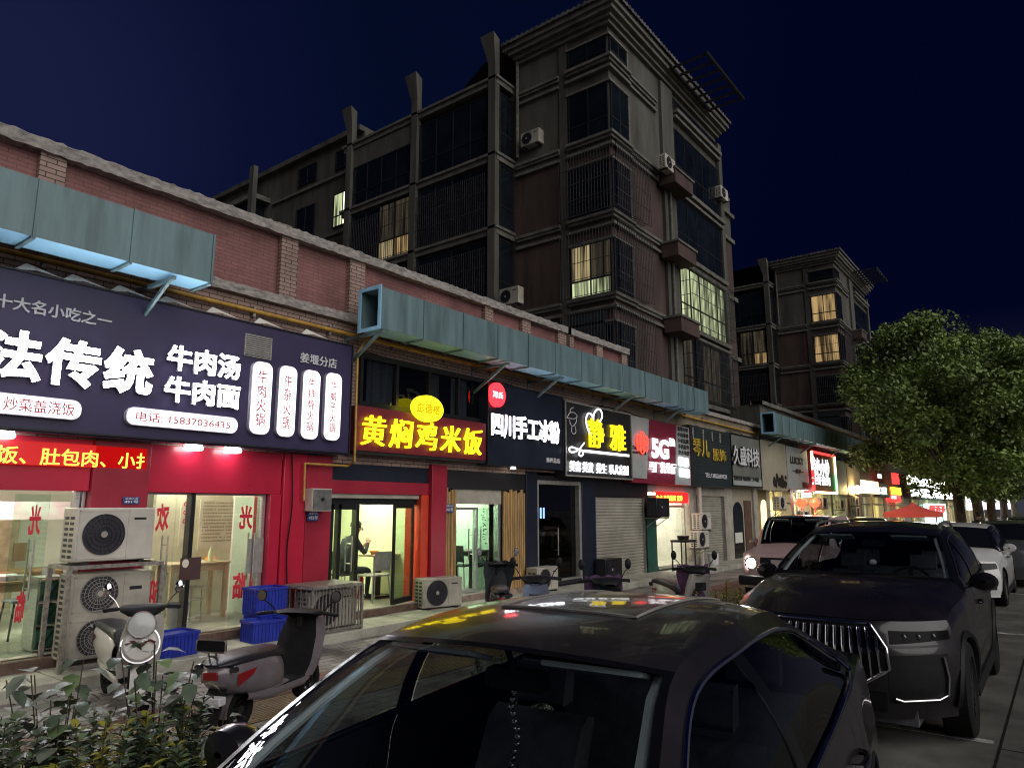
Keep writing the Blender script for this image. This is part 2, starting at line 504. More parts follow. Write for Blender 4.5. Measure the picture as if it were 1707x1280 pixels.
def lerp(a, b, t): return a + (b - a) * t
def interp(xs, ys, x):
    if x <= xs[0]: return ys[0]
    for i in range(len(xs) - 1):
        if x <= xs[i + 1]: return lerp(ys[i], ys[i + 1], (x - xs[i]) / (xs[i + 1] - xs[i]))
    return ys[-1]
def spline(pts, n):
    """Catmull-Rom through pts, n points."""
    pts = [Vector(p) for p in pts]
    k = len(pts) - 1
    out = []
    for i in range(n):
        t = i / (n - 1) * k
        j = min(int(t), k - 1); u = t - j
        p0 = pts[j - 1] if j > 0 else pts[0] * 2 - pts[1]
        p1, p2 = pts[j], pts[j + 1]
        p3 = pts[j + 2] if j + 2 <= k else pts[k] * 2 - pts[k - 1]
        out.append(.5 * ((2 * p1) + (p2 - p0) * u + (2 * p0 - 5 * p1 + 4 * p2 - p3) * u * u + (3 * p1 - p0 - 3 * p2 + p3) * u ** 3))
    return out
rnd = random.Random(7)
YW, YS = 9.10, 8.80          # wall plane and sign-face plane of the shop row
def F(px, py=830.): return ax(px, py, YW)
# ---------------------------------------------------------------- setting: ground
def struct(name, b, mat, **k): return tag(b.build(name, mat, **k), kind='structure')
struct('ground', MB().box(-150, 400, -200, 300, -.30, -.06), 'asphalt')
struct('road', MB().box(-60, 260, -14, 3.10, -.06, 0), 'asphalt')
struct('pavement', MB().box(-40, 200, 4.02, 8.22, -.06, 0), 'pavers')
struct('tactile_strip', MB().box(-40, 200, 5.80, 6.40, 0, .006), 'tactile')
struct('red_paving_band', MB().box(-40, 200, 6.42, 6.92, 0, .005), 'pavers_red')
b = MB()
x = -12.
while x < 90:
    l = rnd.uniform(2.2, 3.4)
    b.box(x, x + l - .012, 8.22, 9.62, -.05, .13 + rnd.uniform(-.004, .004)); x += l
struct('shop_platform', b, 'slab', bev=.012)
b = MB()
x = -30.
while x < 120:
    for y in (3.10, 3.92): b.box(x, x + .99, y, y + .10, -.05, .12)
    x += 1.0
struct('kerb', b, 'kerb', bev=.012)
struct('planting_bed', MB().grid([[(x * .5 - 30, 3.2 + .72 * j / 4, .03 + .03 * rnd.random()) for j in range(5)] for x in range(300)]), 'soil')
b = MB()
for k in range(60):          # joints cut across the concrete road and along its edge
    b.box(-20 + 4.5 * k, -19.985 + 4.5 * k, -14, .62, 0, .002)
b.box(-60, 200, .60, .62, 0, .0022)
struct('road_joint', b, 'rubber')
b = MB()
for k in range(-3, 20): b.box(6.1 * k + 1.0, 6.1 * k + 1.1, .66, 3.05, 0.001, .004)
struct('bay_marking', b, pm('worn_white_marking', (.42, .42, .40), .7, var=.5, scale=6))

# ---------------------------------------------------------------- the near shop row
X1, X2 = -4.0, ax(1040, 590, YW)
X3 = ax(1262, 690, YW)
row = thing('shop_row', 'long brick faced shop row with crumbling parapet, red and dark shopfronts', 'building', (X1, YW, 0))
JX = ax(941, 550, YW)          # building joint
b = MB()
b.box(X1, JX - .05, YW, YW + .3, 4.85, 5.95); b.box(JX + .05, X2, YW, YW + .3, 4.85, 5.95)
b.build('parapet_wall', 'brick_red', row, True)
b = MB(); b.box(X1, X2, YW - .03, YW + .3, 2.55, 4.85)
b.build('brick_band', 'brick_pale', row, True)
MB().box(X2, X3, YW - .03, YW + .3, 2.55, 4.86).build('brick_band', 'brick_drab', row, True)
b = MB(); b.box(X1, X3, YW + .3, 13.5, 4.55, 4.80)
b.build('flat_roof', 'concrete', row, True)
for l, r in ((62, 107), (464, 492), (578, 603), (803, 816), (865, 879), (925, 938), (944, 951), (989, 999), (1031, 1040)):
    MB().box(F(l, 250 + .33 * l), F(r, 250 + .33 * l), YW - .10, YW, 4.95, 5.95).build('pilaster', 'brick_pale', row, True)
def ragged(x0, x1, y0, y1, z0, z1, j, step=.07):
    """A weathered cement course with a broken upper edge."""
    rows = []
    n = max(3, int((x1 - x0) / step))
    for i in range(n + 1):
        x = x0 + (x1 - x0) * i / n
        a, c = rnd.uniform(-j, j), rnd.uniform(-j, j)
        rows.append([(x, y0 + .4 * abs(a), z0 + c * .35), (x, y0 + .4 * abs(c), z1 + a - j), (x, y0 + .05, z1 + .3 * a), (x, y1, z1), (x, y1, z0), (x, y0 + .4 * abs(a), z0 + c * .35)])
    return MB().grid(rows, smooth=False)
for x0, x1 in ((X1, JX - .07), (JX + .07, X2 + .04)):
    ragged(x0, x1, YW - .16, YW + .36, 5.93, 6.10, .022).build('coping', 'concrete', row, True)
ragged(X1, X2, YW - .13, YW, 4.85, 5.0, .014).build('ledge', 'concrete', row, True)
ragged(X2, X3, YW - .13, YW + .3, 4.85, 4.98, .02).build('ledge', 'concrete', row, True)

LZ = .27                    # door sills
def pier(l, r, z0, z1, mat, y0=YW - .06, y1=YW + .35, name='pier', xl=None, xr=None):
    return MB().box(xl if xl is not None else F(l), xr if xr is not None else F(r), y0, y1, z0, z1).build(name, mat, row, True, bev=.006)
def room(x0, x1, depth, mat, lamp='lamp', z1=2.5, nl=2, floor='tile_floor', back=None):
    y0, y1 = YW + .22, YW + depth
    b = MB()
    b.box(x0 - .05, x0, y0, y1, LZ - .05, z1); b.box(x1, x1 + .05, y0, y1, LZ - .05, z1)
    b.box(x0, x1, y0, y1, z1, z1 + .05)
    b.build('side_walls', mat, row, True)
    MB().box(x0, x1, y1, y1 + .05, LZ - .05, z1).build('back_wall', back or mat, row, True)
    MB().box(x0, x1, YW - .05, y1, LZ - .10, LZ - .02).build('shop_floor', floor, row, True)
    for i in range(nl):
        cx = x0 + (x1 - x0) * (i + .5) / nl
        MB().box(cx - .3, cx + .3, YW + depth * .30, YW + depth * .30 + .5, z1 - .05, z1 - .012).build('ceiling_lamp', lamp, row, True)
def pane(l, r, z0, z1, mat='glass', y=YW + .10, name='glass_pane', xl=None, xr=None):
    return MB().box(xl if xl is not None else F(l), xr if xr is not None else F(r), y, y + .010, z0, z1).build(name, mat, row, True)
def handle(x, z0, z1, y, parent):
    b = MB()
    for dy in (-.07, .08):
        b.tube([(x, y + dy, z0), (x, y + dy, z1)], .012, 8)
    for z in (z0 + .12, z1 - .12): b.tube([(x, y - .07, z), (x, y + .08, z)], .009, 6)
    return b.build('door_handle', 'steel', parent)
def frame(x0, x1, z0, z1, w, mat, y0=YW + .06, y1=YW + .16, bottom=True):
    b = MB()
    b.box(x0, x0 + w, y0, y1, z0, z1); b.box(x1 - w, x1, y0, y1, z0, z1); b.box(x0 + w, x1 - w, y0, y1, z1 - w, z1)
    if bottom: b.box(x0 + w, x1 - w, y0, y1, z0, z0 + w)
    return b.build('door_frame', mat, row, True, bev=.004)

# --- red beef noodle shop ---------------------------------------------------------------
xa, xb = -2.0, F(548)
red_l, red_r = F(145), F(240)
b = MB()
b.box(xa, red_l - .004, YW - .04, YW + .12, 2.04, 2.64); b.box(red_r + .004, F(465) - .003, YW - .04, YW + .12, 2.04, 2.64)
b.build('fascia', 'red_panel', row, True, bev=.006)
pier(145, 240, LZ - .1, 2.64, 'red_dark', YW - .10)
pier(447, 465, LZ - .1, 2.04, 'red_panel')
pier(466, 504, LZ - .1, 2.64, 'red_panel', YW - .09)
pier(506, 548, LZ - .1, 2.64, 'red_dark', YW - .07)
MB().box(xa, xb, YW - .16, YW + .02, .02, LZ - .02).build('door_sill', 'step_brown', row, True, bev=.008)
room(xa, F(440) + .45, 4.2, 'white_paint', 'lamp', 2.55, 4, back='white_paint')
b = MB(); b.box(F(128), F(136), YW + .04, YW + .16, LZ, 2.04); b.box(F(138), F(144), YW + .02, YW + .14, LZ, 2.04)
b.build('door_frame', 'alu', row, True, bev=.004)
b = MB(); b.box(F(241), F(244), YW + .04, YW + .16, LZ, 2.04); b.box(F(440), F(446), YW + .04, YW + .16, LZ, 2.04); b.box(F(244), F(440), YW + .06, YW + .15, 2.015, 2.04)
b.build('door_frame', 'alu', row, True, bev=.004)
MB().box(F(322), F(329), YW + .03, YW + .17, LZ - .02, 2.04).build('mullion', 'black_frame', row, True, bev=.004)
pane(-10, 0, LZ, 2.04, xl=xa, xr=F(-20))
d = pane(29, 88, LZ, 2.0, 'glass_green', YW + .06, 'glass_door')
handle(F(65), .85, 1.50, YW + .07, d)
text('光', F(56), F(76), 1.55, 1.88, YW + .052, .004, 'red_text', 'door_lettering', d, .035, mirror=True)
text('临', F(50), F(64), .62, .95, YW + .052, .004, 'red_text', 'door_lettering', d, .035, mirror=True)
pane(90, 127, LZ, 2.0)
d = pane(246, 300, LZ, 2.0, 'glass', YW + .06, 'glass_door')
handle(F(286), .85, 1.50, YW + .07, d)
text('欢', F(266), F(288), 1.55, 1.90, YW + .052, .004, 'red_text', 'door_lettering', d, .035, mirror=True)
text('迎', F(262), F(279), .62, .97, YW + .052, .004, 'red_text', 'door_lettering', d, .035, mirror=True)
pane(301, 321, LZ, 2.0); pane(330, 396, LZ, 2.0)
d = pane(397, 438, LZ, 2.0, 'glass_green', YW + .06, 'glass_door')
handle(F(428), .85, 1.50, YW + .07, d)
text('光', F(405), F(427), 1.55, 1.88, YW + .052, .004, 'red_text', 'door_lettering', d, .035, mirror=True)
text('临', F(401), F(421), .62, .97, YW + .052, .004, 'red_text', 'door_lettering', d, .035, mirror=True)
MB().box(F(420), F(446), YW + .03, YW + .04, .95, 1.42).build('payment_notice', 'fan_grey', row, True)
# wall behind the glass: green dado, pale wood poster with red blossoms and a page of writing
YP = YW + 1.55
IX0, IX1 = ax(255, 900, YP), ax(440, 900, YP)
MB().box(IX0, IX1 + .6, YP - .03, YP, LZ, 1.02).build('dado', pm('pale_green_dado', (.58, .60, .46), .6, var=.08), row, True)
MB().box(IX0, IX1 + .6, YP, YP + .08, LZ, 2.52).build('partition_wall', pm('cream_plaster', (.70, .68, .52), .7, var=.06), row, True)
def wallpx(l, r, t_, b_): return ax(l, (t_ + b_) / 2, YP), ax(r, (t_ + b_) / 2, YP), az((l + r) / 2, b_, YP), az((l + r) / 2, t_, YP)
x0, x1, z0, z1 = wallpx(331, 397, 832, 915)
ps = MB().box(x0, x1, YP - .02, YP, z0, z1).build('wall_poster', 'paper', row, True)
b = MB()
for i in range(12):
    zz = lerp(z1, z0, (i + 1.2) / 14.5)
    for k in range(22):
        if rnd.random() < .9: b.box(lerp(x0, x1, .07 + k * .04), lerp(x0, x1, .07 + k * .04 + .028), YP - .024, YP - .02, zz, zz + .02)
b.build('poster_writing', pm('faded_ink', (.42, .38, .26), .8, var=.2), ps)
x0, x1, z0, z1 = wallpx(299, 320, 832, 912)
ps = MB().box(x0, x1, YP - .02, YP, z0, z1).build('wall_poster', 'paper', row, True)
b = MB()
for k in range(5): b.lathe([(.022, -.003), (.036, 0), (.022, .003)], Matrix.Translation((lerp(x0, x1, .35 + .2 * (k % 2)), YP - .025, lerp(z1, z0, .1 + .09 * k))) @ Matrix.Rotation(R(90), 4, 'X'), 12)
b.build('poster_blossom', 'red_text', ps)
MB().tube([(lerp(x0, x1, c), YP - .024, lerp(z1, z0, d)) for c, d in ((.6, .38), (.75, .5), (.5, .65), (.65, .9))], .009, 6).build('poster_calligraphy', 'black_text', ps)
MB().box(ax(405, 900, YP - .3), ax(412, 900, YP - .3), YP - .31, YP - .3, 1.0, 1.5).build('wall_notice', 'fan_grey', row, True)
# pink menu strip over the counter on the far left
b = MB(); b.box(ax(-40, 845, YW + 1.9), ax(118, 845, YW + 1.9), YW + 1.9, YW + 1.94, az(40, 866, YW + 1.9), az(40, 836, YW + 1.9))
b.build('menu_strip', pm('pink_menu_print', (.80, .42, .55), .5, var=.0, col2=(.62, .75, .72), scale=3.5), row, True)

# --- yellow sign rice shop -----------------------------------------------------------------
s2l, s2r = F(550), F(698)
MB().box(s2l, F(712), YW - .02, YW + .15, 2.28, 2.62).build('dark_board', 'navy_panel', row, True, bev=.004)
MB().box(s2l, F(712), YW - .04, YW + .15, 2.07, 2.28).build('lintel', 'red_dark', row, True, bev=.006)
MB().box(s2l, s2r, YW - .01, YW + .14, 2.00, 2.07).build('shutter_housing', 'ac_grey', row, True, bev=.004)
MB().box(s2l, s2r, YW + .05, YW + .16, 1.90, 2.00).build('transom', 'black_frame', row, True)
pier(699, 711, LZ - .1, 2.07, pm('bright_red_jamb', (.62, .05, .02), .4, var=.08))
pier(712, 737, LZ - .1, 2.62, 'red_dark', YW - .12)
MB().box(s2l, F(712), YW - .12, YW + .2, .05, LZ - .03).build('door_sill', 'step_brown', row, True, bev=.008)
room(s2l, F(712), 3.4, 'cream_wall', 'lamp_green', 2.5, 2)
x0, x1, xm = F(556), F(645), F(600)
b = MB(); b.box(x0, x0 + .06, YW + .05, YW + .15, LZ, 1.9); b.box(F(569), F(574), YW + .05, YW + .15, LZ, 1.9); b.box(F(598), F(603), YW + .04, YW + .16, LZ, 1.9); b.box(x0, F(603), YW + .05, YW + .15, 1.82, 1.9)
b.build('door_frame', 'black_frame', row, True, bev=.004)
d = pane(574, 598, LZ, 1.84, 'glass', YW + .09, 'glass_door'); handle(F(591), .85, 1.40, YW + .09, d)
pane(558, 569, LZ, 1.84)
# right leaf stands open
hx, hy = F(694), YW + .06
a = R(196)
m = Matrix.Translation((hx, hy, 0)) @ Matrix.Rotation(a, 4, 'Z')
b = MB()
for u0, u1, v0, v1 in ((0, .05, LZ, 1.9), (.62, .67, LZ, 1.9), (.05, .62, 1.84, 1.9), (.05, .62, LZ, LZ + .09)): b.box(u0, u1, -.02, .02, v0, v1)
lf = b.xf(m).build('door_leaf', 'black_frame', row, True, bev=.003)
MB().box(.05, .62, -.004, .004, LZ + .09, 1.84).xf(m).build('leaf_glass', 'glass_green', lf)
MB().tube([(.56, -.06, .8), (.56, -.06, 1.4)], .012).xf(m).build('door_handle', 'black_frame', lf)
b = MB()          # chevron panelling and black rail on the back wall
for k in range(6):
    cx = s2l + .15 + k * .42
    b.bar((cx, YW + 3.37, LZ + .1), (cx + .34, YW + 3.37, 1.0), .04, .10); b.bar((cx + .42, YW + 3.365, LZ + .1), (cx + .08, YW + 3.365, 1.0), .04, .10)
b.build('chevron_panel', pm('pale_green_chevron', (.60, .62, .50), .6, var=.1), row, True)
MB().box(s2l, F(712), YW + 3.33, YW + 3.38, 1.03, 1.07).build('dado_rail', 'black_frame', row, True)
MB().box(F(553), F(559), YW + 2.2, YW + 2.22, .95, 1.55).build('wall_banner', 'red_text', row, True)

# --- bamboo fronted shop ---------------------------------------------------------------------
for l, r in ((740, 757), (837, 873)):
    b = MB()
    x, xe = F(l), F(r)
    while x < xe:
        w = rnd.uniform(.032, .046)
        b.tube([(x + w, YW - .02, LZ - .08), (x + w + rnd.uniform(-.01, .01), YW - .02, 2.18 + rnd.uniform(-.05, .05))], w * .96, 8); x += 2 * w
    b.build('bamboo_cladding', 'bamboo', row, True)
    pier(l, r, LZ - .1, 2.2, 'gunmetal', YW + .03)
b = MB().box(F(738), F(874), YW - .02, YW + .15, 2.2, 2.62)
b.build('dark_board', 'black_panel', row, True, bev=.004)
MB().box(F(757), F(837), YW + .02, YW + .3, 1.92, 2.2).build('shutter_housing', 'ac_grey', row, True)
room(F(757), F(837), 3.2, 'mint_wall', 'lamp_green', 2.3, 1)
MB().box(F(740), F(873), YW - .1, YW + .2, .05, LZ - .03).build('door_sill', 'slab_edge', row, True, bev=.008)
frame(F(757), F(801), LZ, 1.86, .05, 'alu')
d = pane(759, 797, LZ, 1.84, 'glass', YW + .09, 'glass_door'); handle(F(793), .85, 1.45, YW + .09, d)
d = pane(799, 833, LZ, 1.84, 'glass_green', YW + .07, 'glass_door'); handle(F(802), .85, 1.45, YW + .07, d)
MB().box(F(833), F(837), YW + .04, YW + .16, LZ, 1.92).build('door_frame', 'alu', row, True)
b = MB()
for k in range(40): b.box(F(757) + .01 + k * .045, F(757) + .03 + k * .045, YW + 3.16, YW + 3.19, LZ, 2.3) if F(757) + .03 + k * .045 < F(837) else None
b.build('wall_slats', 'mint_wall', row, True)
b = MB()
for k in range(14):
    z = 1.82 - k * .055
    for q in range(3):
        c = Vector((F(826) + rnd.uniform(-.03, .03), YW + .3 + rnd.uniform(-.03, .03), z + rnd.uniform(-.02, .02)))
        d1 = Vector((rnd.uniform(-1, 1), rnd.uniform(-1, 1), rnd.uniform(-1, .3))).normalized() * .045
        d2 = d1.orthogonal().normalized() * .02
        b.poly([c, c + d1 * .5 + d2, c + d1, c + d1 * .5 - d2])
b.build('hanging_ivy', pm('ivy_leaf', (.06, .14, .04), .6, var=.3), row, True, fix=False)

# --- dark barber shop, shutters and the phone shop --------------------------------------------
pier(874, 893, .05, 2.62, 'navy_panel', YW - .05)
pier(968, 989, .05, 2.62, 'navy_panel', YW - .05)
MB().box(F(893), F(968), YW - .03, YW + .2, 2.45, 2.62).build('lintel', 'black_panel', row, True)
frame(F(893), F(968), LZ - .08, 2.45, .09, 'trim_light', YW - .02, YW + .12)
x0, x1 = F(893) + .09, F(968) - .09
pane(0, 0, LZ, 2.36, 'glass_dark', xl=x0, xr=x1)
d = pane(0, 0, LZ, 1.9, 'glass_dark', YW + .06, 'glass_door', xl=x0 + .1, xr=x0 + .85); handle(x0 + .75, .8, 1.4, YW + .06, d)
room(x0, x1, 2.6, 'gunmetal', 'gunmetal', 2.4, 1, floor='black_panel')
b = MB()
for k, (fx, fz, rr) in enumerate(((.40, 1.55, .10), (.42, 1.25, .10), (.40, .95, .09), (.86, 1.4, .09), (.88, 1.1, .09))):
    b.lathe([(0, -rr), (rr * .8, -rr * .6), (rr, 0), (rr * .8, rr * .6), (0, rr)], Matrix.Translation((lerp(x0, x1, fx), YW + .5, fz)), 12)
b.build('lantern_string', pm('dusty_red_lantern', (.42, .07, .06), .6, var=.2), row, True)
b = MB()
for k in range(6): b.box(lerp(x0, x1, .5 + .06 * k), lerp(x0, x1, .54 + .06 * k), YW + .8, YW + .86, .9 + .1 * (k % 3), 1.35 + .07 * (k % 2))
b.build('hanging_towels', 'curtain', row, True)
M['lit_blue'] = em('lit_blue', (.15, .25, 1), 1.2)
text('II', F(904, 865), F(911, 865), 1.62, 1.85, YW + .05, .01, 'lit_blue', 'barber_pole_light', row)
def rolling_shutter(l, r, zt, mat='shutter'):
    x0, x1 = F(l), F(r)
    rows = []
    z = .1
    while z < zt:
        rows += [[(x0, YW + .05, z), (x1, YW + .05, z)], [(x0, YW + .028, z + .012), (x1, YW + .028, z + .012)], [(x0, YW + .028, z + .05), (x1, YW + .028, z + .05)], [(x0, YW + .05, z + .066), (x1, YW + .05, z + .066)]]
        z += .078
    o = MB().grid(rows, smooth=False).build('roller_shutter', mat, row, True)
    b = MB()
    for a in (x0 - .05, x1): b.box(a, a + .05, YW - .02, YW + .08, .1, zt + .02)
    b.build('shutter_rail', 'steel', o)
rolling_shutter(991, 1072, 2.10)
MB().box(F(989), F(1078), YW - .02, YW + .2, 2.12, 2.62).build('dark_board', 'gunmetal', row, True)
MB().box(F(986), F(990.5), YW - .04, YW + .1, .1, 2.1).build('pier', pm('blue_plate_pier', (.02, .06, .20), .4, var=.15), row, True)
pier(1076, 1092, .1, 2.2, 'green_board', YW - .02)
MB().box(F(1079), F(1150), YW - .02, YW + .2, 2.30, 2.62).build('lintel', 'grey_panel', row, True)
room(F(1092), F(1147), 3.2, 'white_paint', 'lamp', 2.3, 2)
frame(F(1093), F(1144), LZ - .1, 1.92, .06, 'trim_light')
pane(1094, 1143, LZ, 1.9, 'glass')
b = MB()
for k in range(5):
    xx = lerp(F(1098), F(1140), (k + .5) / 5)
    b.box(xx - .18, xx + .18, YW + 2.4, YW + 3.1, LZ, 1.0 + .25 * (k % 2)); b.box(xx - .12, xx + .1, YW + 1.6, YW + 1.8, .95, 1.35)
b.build('display_case', pm('display_case_mix', (.45, .50, .46), .4, var=.6, scale=7, col2=(.08, .14, .12)), row, True)
pier(1148, 1159, .1, 2.62, 'ac_grey', YW - .03)
rolling_shutter(1161, 1203, 2.22)
MB().box(F(1159), F(1206), YW - .02, YW + .2, 2.22, 2.62).build('lintel', 'ac_grey', row, True)
pier(1206, 1219, .1, 2.62, 'ac_grey', YW - .03)
b = MB().box(F(1219), F(1262), YW + .05, YW + .2, .1, 2.62)
wl = b.build('shopfront_wall', 'beige_panel', row, True)
def arch(x0, x1, z0, z1, y0, y1):
    r = (x1 - x0) / 2
    p = [(x0, z0), (x1, z0)] + [(x0 + r + r * math.cos(R(a)), z1 - r + r * math.sin(R(a))) for a in range(0, 181, 12)]
    return MB().prism(p, 'y', y0, y1)
arch(F(1222), F(1238), .15, 2.05, YW + .02, YW + .05).build('arched_door', 'win_dark', wl)
MB().box(F(1241), F(1252), YW + .02, YW + .05, .15, 2.1).build('brown_door', pm('brown_door_leaf', (.13, .075, .055), .5, var=.2), wl)
MB().box(F(1223), F(1235), YW + .012, YW + .02, .65, 1.0).build('door_notice', 'white_paint', wl)
pier(1255, 1262, .1, 2.62, 'ac_grey', YW - .03)
# fluorescent tubes of the far front and lamps under the red shop's sign
YL = YS - .075              # faces of raised letters
def panel(name, label, cat, xl, xr, z0, z1, mat, group='shop signs along the row', y0=YS, y1=YW - .035, bev=.006):
    o = MB().box(xl, xr, y0, y1, z0, z1).build(name, mat, None, bev=bev)
    return tag(o, label, cat, group)
def border(parent, xl, xr, z0, z1, w, mat, y=YS, d=.02, name='sign_frame'):
    b = MB()
    b.box(xl, xl + w, y - d, y + .01, z0, z1); b.box(xr - w, xr, y - d, y + .01, z0, z1)
    b.box(xl + w, xr - w, y - d, y + .01, z0, z0 + w); b.box(xl + w, xr - w, y - d, y + .01, z1 - w, z1)
    return b.build(name, mat, parent)
def SX(px, py=720.): return ax(px, py, YS)
def pill(parent, l, r, h, words, tl, tr, th, mat='lit_box', vertical=False, name='lightbox'):
    """A white light box with rounded ends, red words on its face."""
    xl, zl = at(*l, YL); xr, zr = at(*r, YL)
    mx, my = (l[0] + r[0]) / 2, (l[1] + r[1]) / 2
    hh = az(mx, my - h / 2, YL) - az(mx, my + h / 2, YL); zc = (zl + zr) / 2
    p = rrect(xl, xr, zc - hh / 2, zc + hh / 2, min(hh, xr - xl) * (.42 if not vertical else .34))
    bx = MB().prism(p, 'y', YL + .012, YS + .002, 0).build(name, 'letter_side', parent)
    q = rrect(xl + .008, xr - .008, zc - hh / 2 + .008, zc + hh / 2 - .008, min(hh, xr - xl) * (.40 if not vertical else .32))
    MB().prism(q, 'y', YL, YL + .012, 0).build('lit_face', mat, bx)
    ptext(words, tl, tr, th, YL - .006, 'red_text', bx, .005, name='lightbox_lettering', lines=1.05 if vertical else 1.)
    return bx

# 1 --- purple beef noodle sign -----------------------------------------------------------
z0, z1 = az(585, 757, YS), az(585, 575, YS)
xl, xr = -2.2, SX(585, 666)
s = panel('shop_sign', 'wide dark purple sign with big lit white characters over the red shop', 'shop sign', xl, xr, z0, z1, 'purple')
border(s, xl, xr, z0, z1, .02, 'gunmetal')
MB().box(xl, xr, YS + .01, YW - .05, z0 - .022, z0 - .002).build('soffit', pm('glossy_dark_soffit', (.05, .03, .06), .12, var=.1), s)
ptext('十大名小吃之一', (-8, 498), (187, 537), 23, YS - .02, 'white_text', s, .018, bold=.022, name='small_lettering')
ptext('法传统', (-32, 588), (257, 619), 82, YL, 'lit_white', s, .07, bold=.034, gap=1.1, side='letter_side', name='raised_lettering')
ptext('牛肉汤', (280, 597), (402, 611), 42, YL, 'lit_white', s, .07, bold=.026, side='letter_side', name='raised_lettering')
ptext('牛肉面', (275, 649), (401, 660), 42, YL, 'lit_white', s, .07, bold=.026, side='letter_side', name='raised_lettering')
pill(s, (-40, 670), (137, 682), 35, '炒菜盖浇饭', (6, 674), (125, 681), 22)
pill(s, (211, 694), (397, 708), 29, '电话: 15837036435', (227, 695), (384, 707), 15)
for (x0, x1, y0, y1), w in zip(((419, 453, 602, 724), (464, 494, 609, 728), (504, 533, 616, 732), (542, 569, 621, 734)), ('牛\n肉\n火\n锅', '牛\n杂\n火\n锅', '牛\n排\n骨\n火\n锅', '牛\n蝎\n子\n火\n锅')):
    pill(s, (x0, (y0 + y1) / 2 - 1), (x1, (y0 + y1) / 2 + 1), y1 - y0, w, (x0 + 9, (y0 + y1) / 2), (x1 - 9, (y0 + y1) / 2 + 1), (y1 - y0) * .76, vertical=True)
ptext('姜堰分店', (501, 596), (562, 606), 17, YS - .02, 'white_text', s, .018, bold=.015, name='small_lettering')
xv0, xv1, zv0, zv1 = SX(407, 575), SX(452, 580), az(430, 597, YS), az(430, 560, YS)
b = MB()
for k in range(11): b.box(xv0 + .01, xv1 - .01, YS - .02, YS, lerp(zv0, zv1, (k + .2) / 11), lerp(zv0, zv1, (k + .75) / 11))
vent = b.build('louvre_vent', 'trim_light', s)
border(vent, xv0, xv1, zv0, zv1, .012, 'trim_light', name='vent_frame')
for k in range(7):            # torn flashing along the sign's upper edge
    xx = SX(20 + 80 * k, 470 + 17 * k)
    b = MB(); b.add([(xx, YS - .01, z1 - .01), (xx + .22, YS - .01, z1 + .03), (xx + .5, YS - .01, z1 + .005), (xx + .12, YS + .03, z1 + .10)], [(0, 1, 3), (1, 2, 3)])
    b.build('torn_flashing', 'white_paint', s, fix=False)
# red running-text board and the lamps under the sign
xb1 = ax(243, 760, YW - .06)
zb0, zb1 = az(120, 778, YW - .06), az(120, 740, YW - .06)
led = tag(MB().box(-2., xb1, YW - .10, YW - .042, zb0, zb1).build('led_board', pm('led_board_face', (.10, .008, .012), .35, var=.05, emit=(1, .01, .01), es=.20), None, bev=.004),
          'red running text board with glowing orange characters under the purple sign', 'led board', 'glowing text boards')
ptext('饭、肚包肉、小扌', (-6, 759), (241, 767), 29, YW - .108, 'led_orange', led, .006, bold=.012, name='led_lettering')
for px, py in ((4, 731), (388, 752), (322, 761)):
    x, z = at(px, py, YW - .17)
    o = MB().lathe([(0, .05), (.10, .05), (.115, .02), (.115, 0), (.10, -.015), (0, -.02)], Matrix.Translation((x, YW - .17, z0 - .075)), 24, 0)
    o = o.build('soffit_lamp', 'soft_white')
    tag(o, {4: 'round lit lamp under the purple sign above the left glass doors', 388: 'brighter round lamp under the purple sign beside the red pier', 322: 'smaller dim round lamp under the purple sign over the glass front'}[px], 'lamp', 'lamps under the purple sign')

# 2 --- yellow characters on maroon, window above ----------------------------------------------
xl, xr = SX(594, 700), SX(810, 720)
z0, zt = az(700, 759, YS), az(700, 690, YS)
s = panel('shop_sign', 'maroon sign with brush style yellow characters over the rice shop', 'shop sign', xl, xr, z0, zt, 'maroon')
ptext('黄焖鸡米饭', (604, 718), (805, 735), 47, YL, 'lit_yellow', s, .05, bold=.004, gap=1.25, shear=.10, name='raised_lettering')
MB().box(xl, xr, YS + .01, YW - .04, z0 - .05, z0 - .004).build('soffit', 'black_panel', s)
ex, ez = at(715, 681, YS - .10)
rw = (ax(740, 681, YS - .1) - ax(690, 681, YS - .1)) / 2; rh = (az(715, 659, YS - .1) - az(715, 703, YS - .1)) / 2
ov = MB().prism([(ex + rw * math.cos(R(a)), ez + rh * math.sin(R(a))) for a in range(0, 360, 8)], 'y', YS - .10, YS - .02).build('oval_lightbox', 'lit_yellow', s)
M['orange_text'] = pm('orange_lettering', (.50, .16, .0), .5, var=.0, emit=(.9, .35, 0), es=.35)
ptext('彭德楷', (695, 678), (735, 684), 17, YS - .108, 'orange_text', ov, .006, bold=.02, shear=.15, name='oval_lettering')
zw0, zw1 = zt + .01, az(600, 585, YW - .1) - .02
wx0, wx1 = ax(598, 640, YW - .1), ax(809, 660, YW - .1)
w = thing('upper_window', 'dark framed window band with curtains above the maroon sign', 'window', (wx0, YW - .1, zw0))
b = MB(); n = 4
b.box(wx0, wx1, YW - .14, YW - .04, zw0, zw0 + .10); b.box(wx0, wx1, YW - .14, YW - .04, zw1 - .09, zw1)
for k in range(n + 1):
    xx = lerp(wx0 + .03, wx1 - .03, k / n); b.box(xx - .03, xx + .03, YW - .14, YW - .04, zw0 + .10, zw1 - .09)
b.build('window_frame', 'black_frame', w, True)
MB().box(wx0, wx1, YW - .085, YW - .080, zw0 + .1, zw1 - .09).build('window_glass', 'glass_dark', w, True)
MB().box(wx0, wx1, YW - .034, YW - .031, zw0 + .02, zw1).build('dark_interior', 'black_panel', w, True)
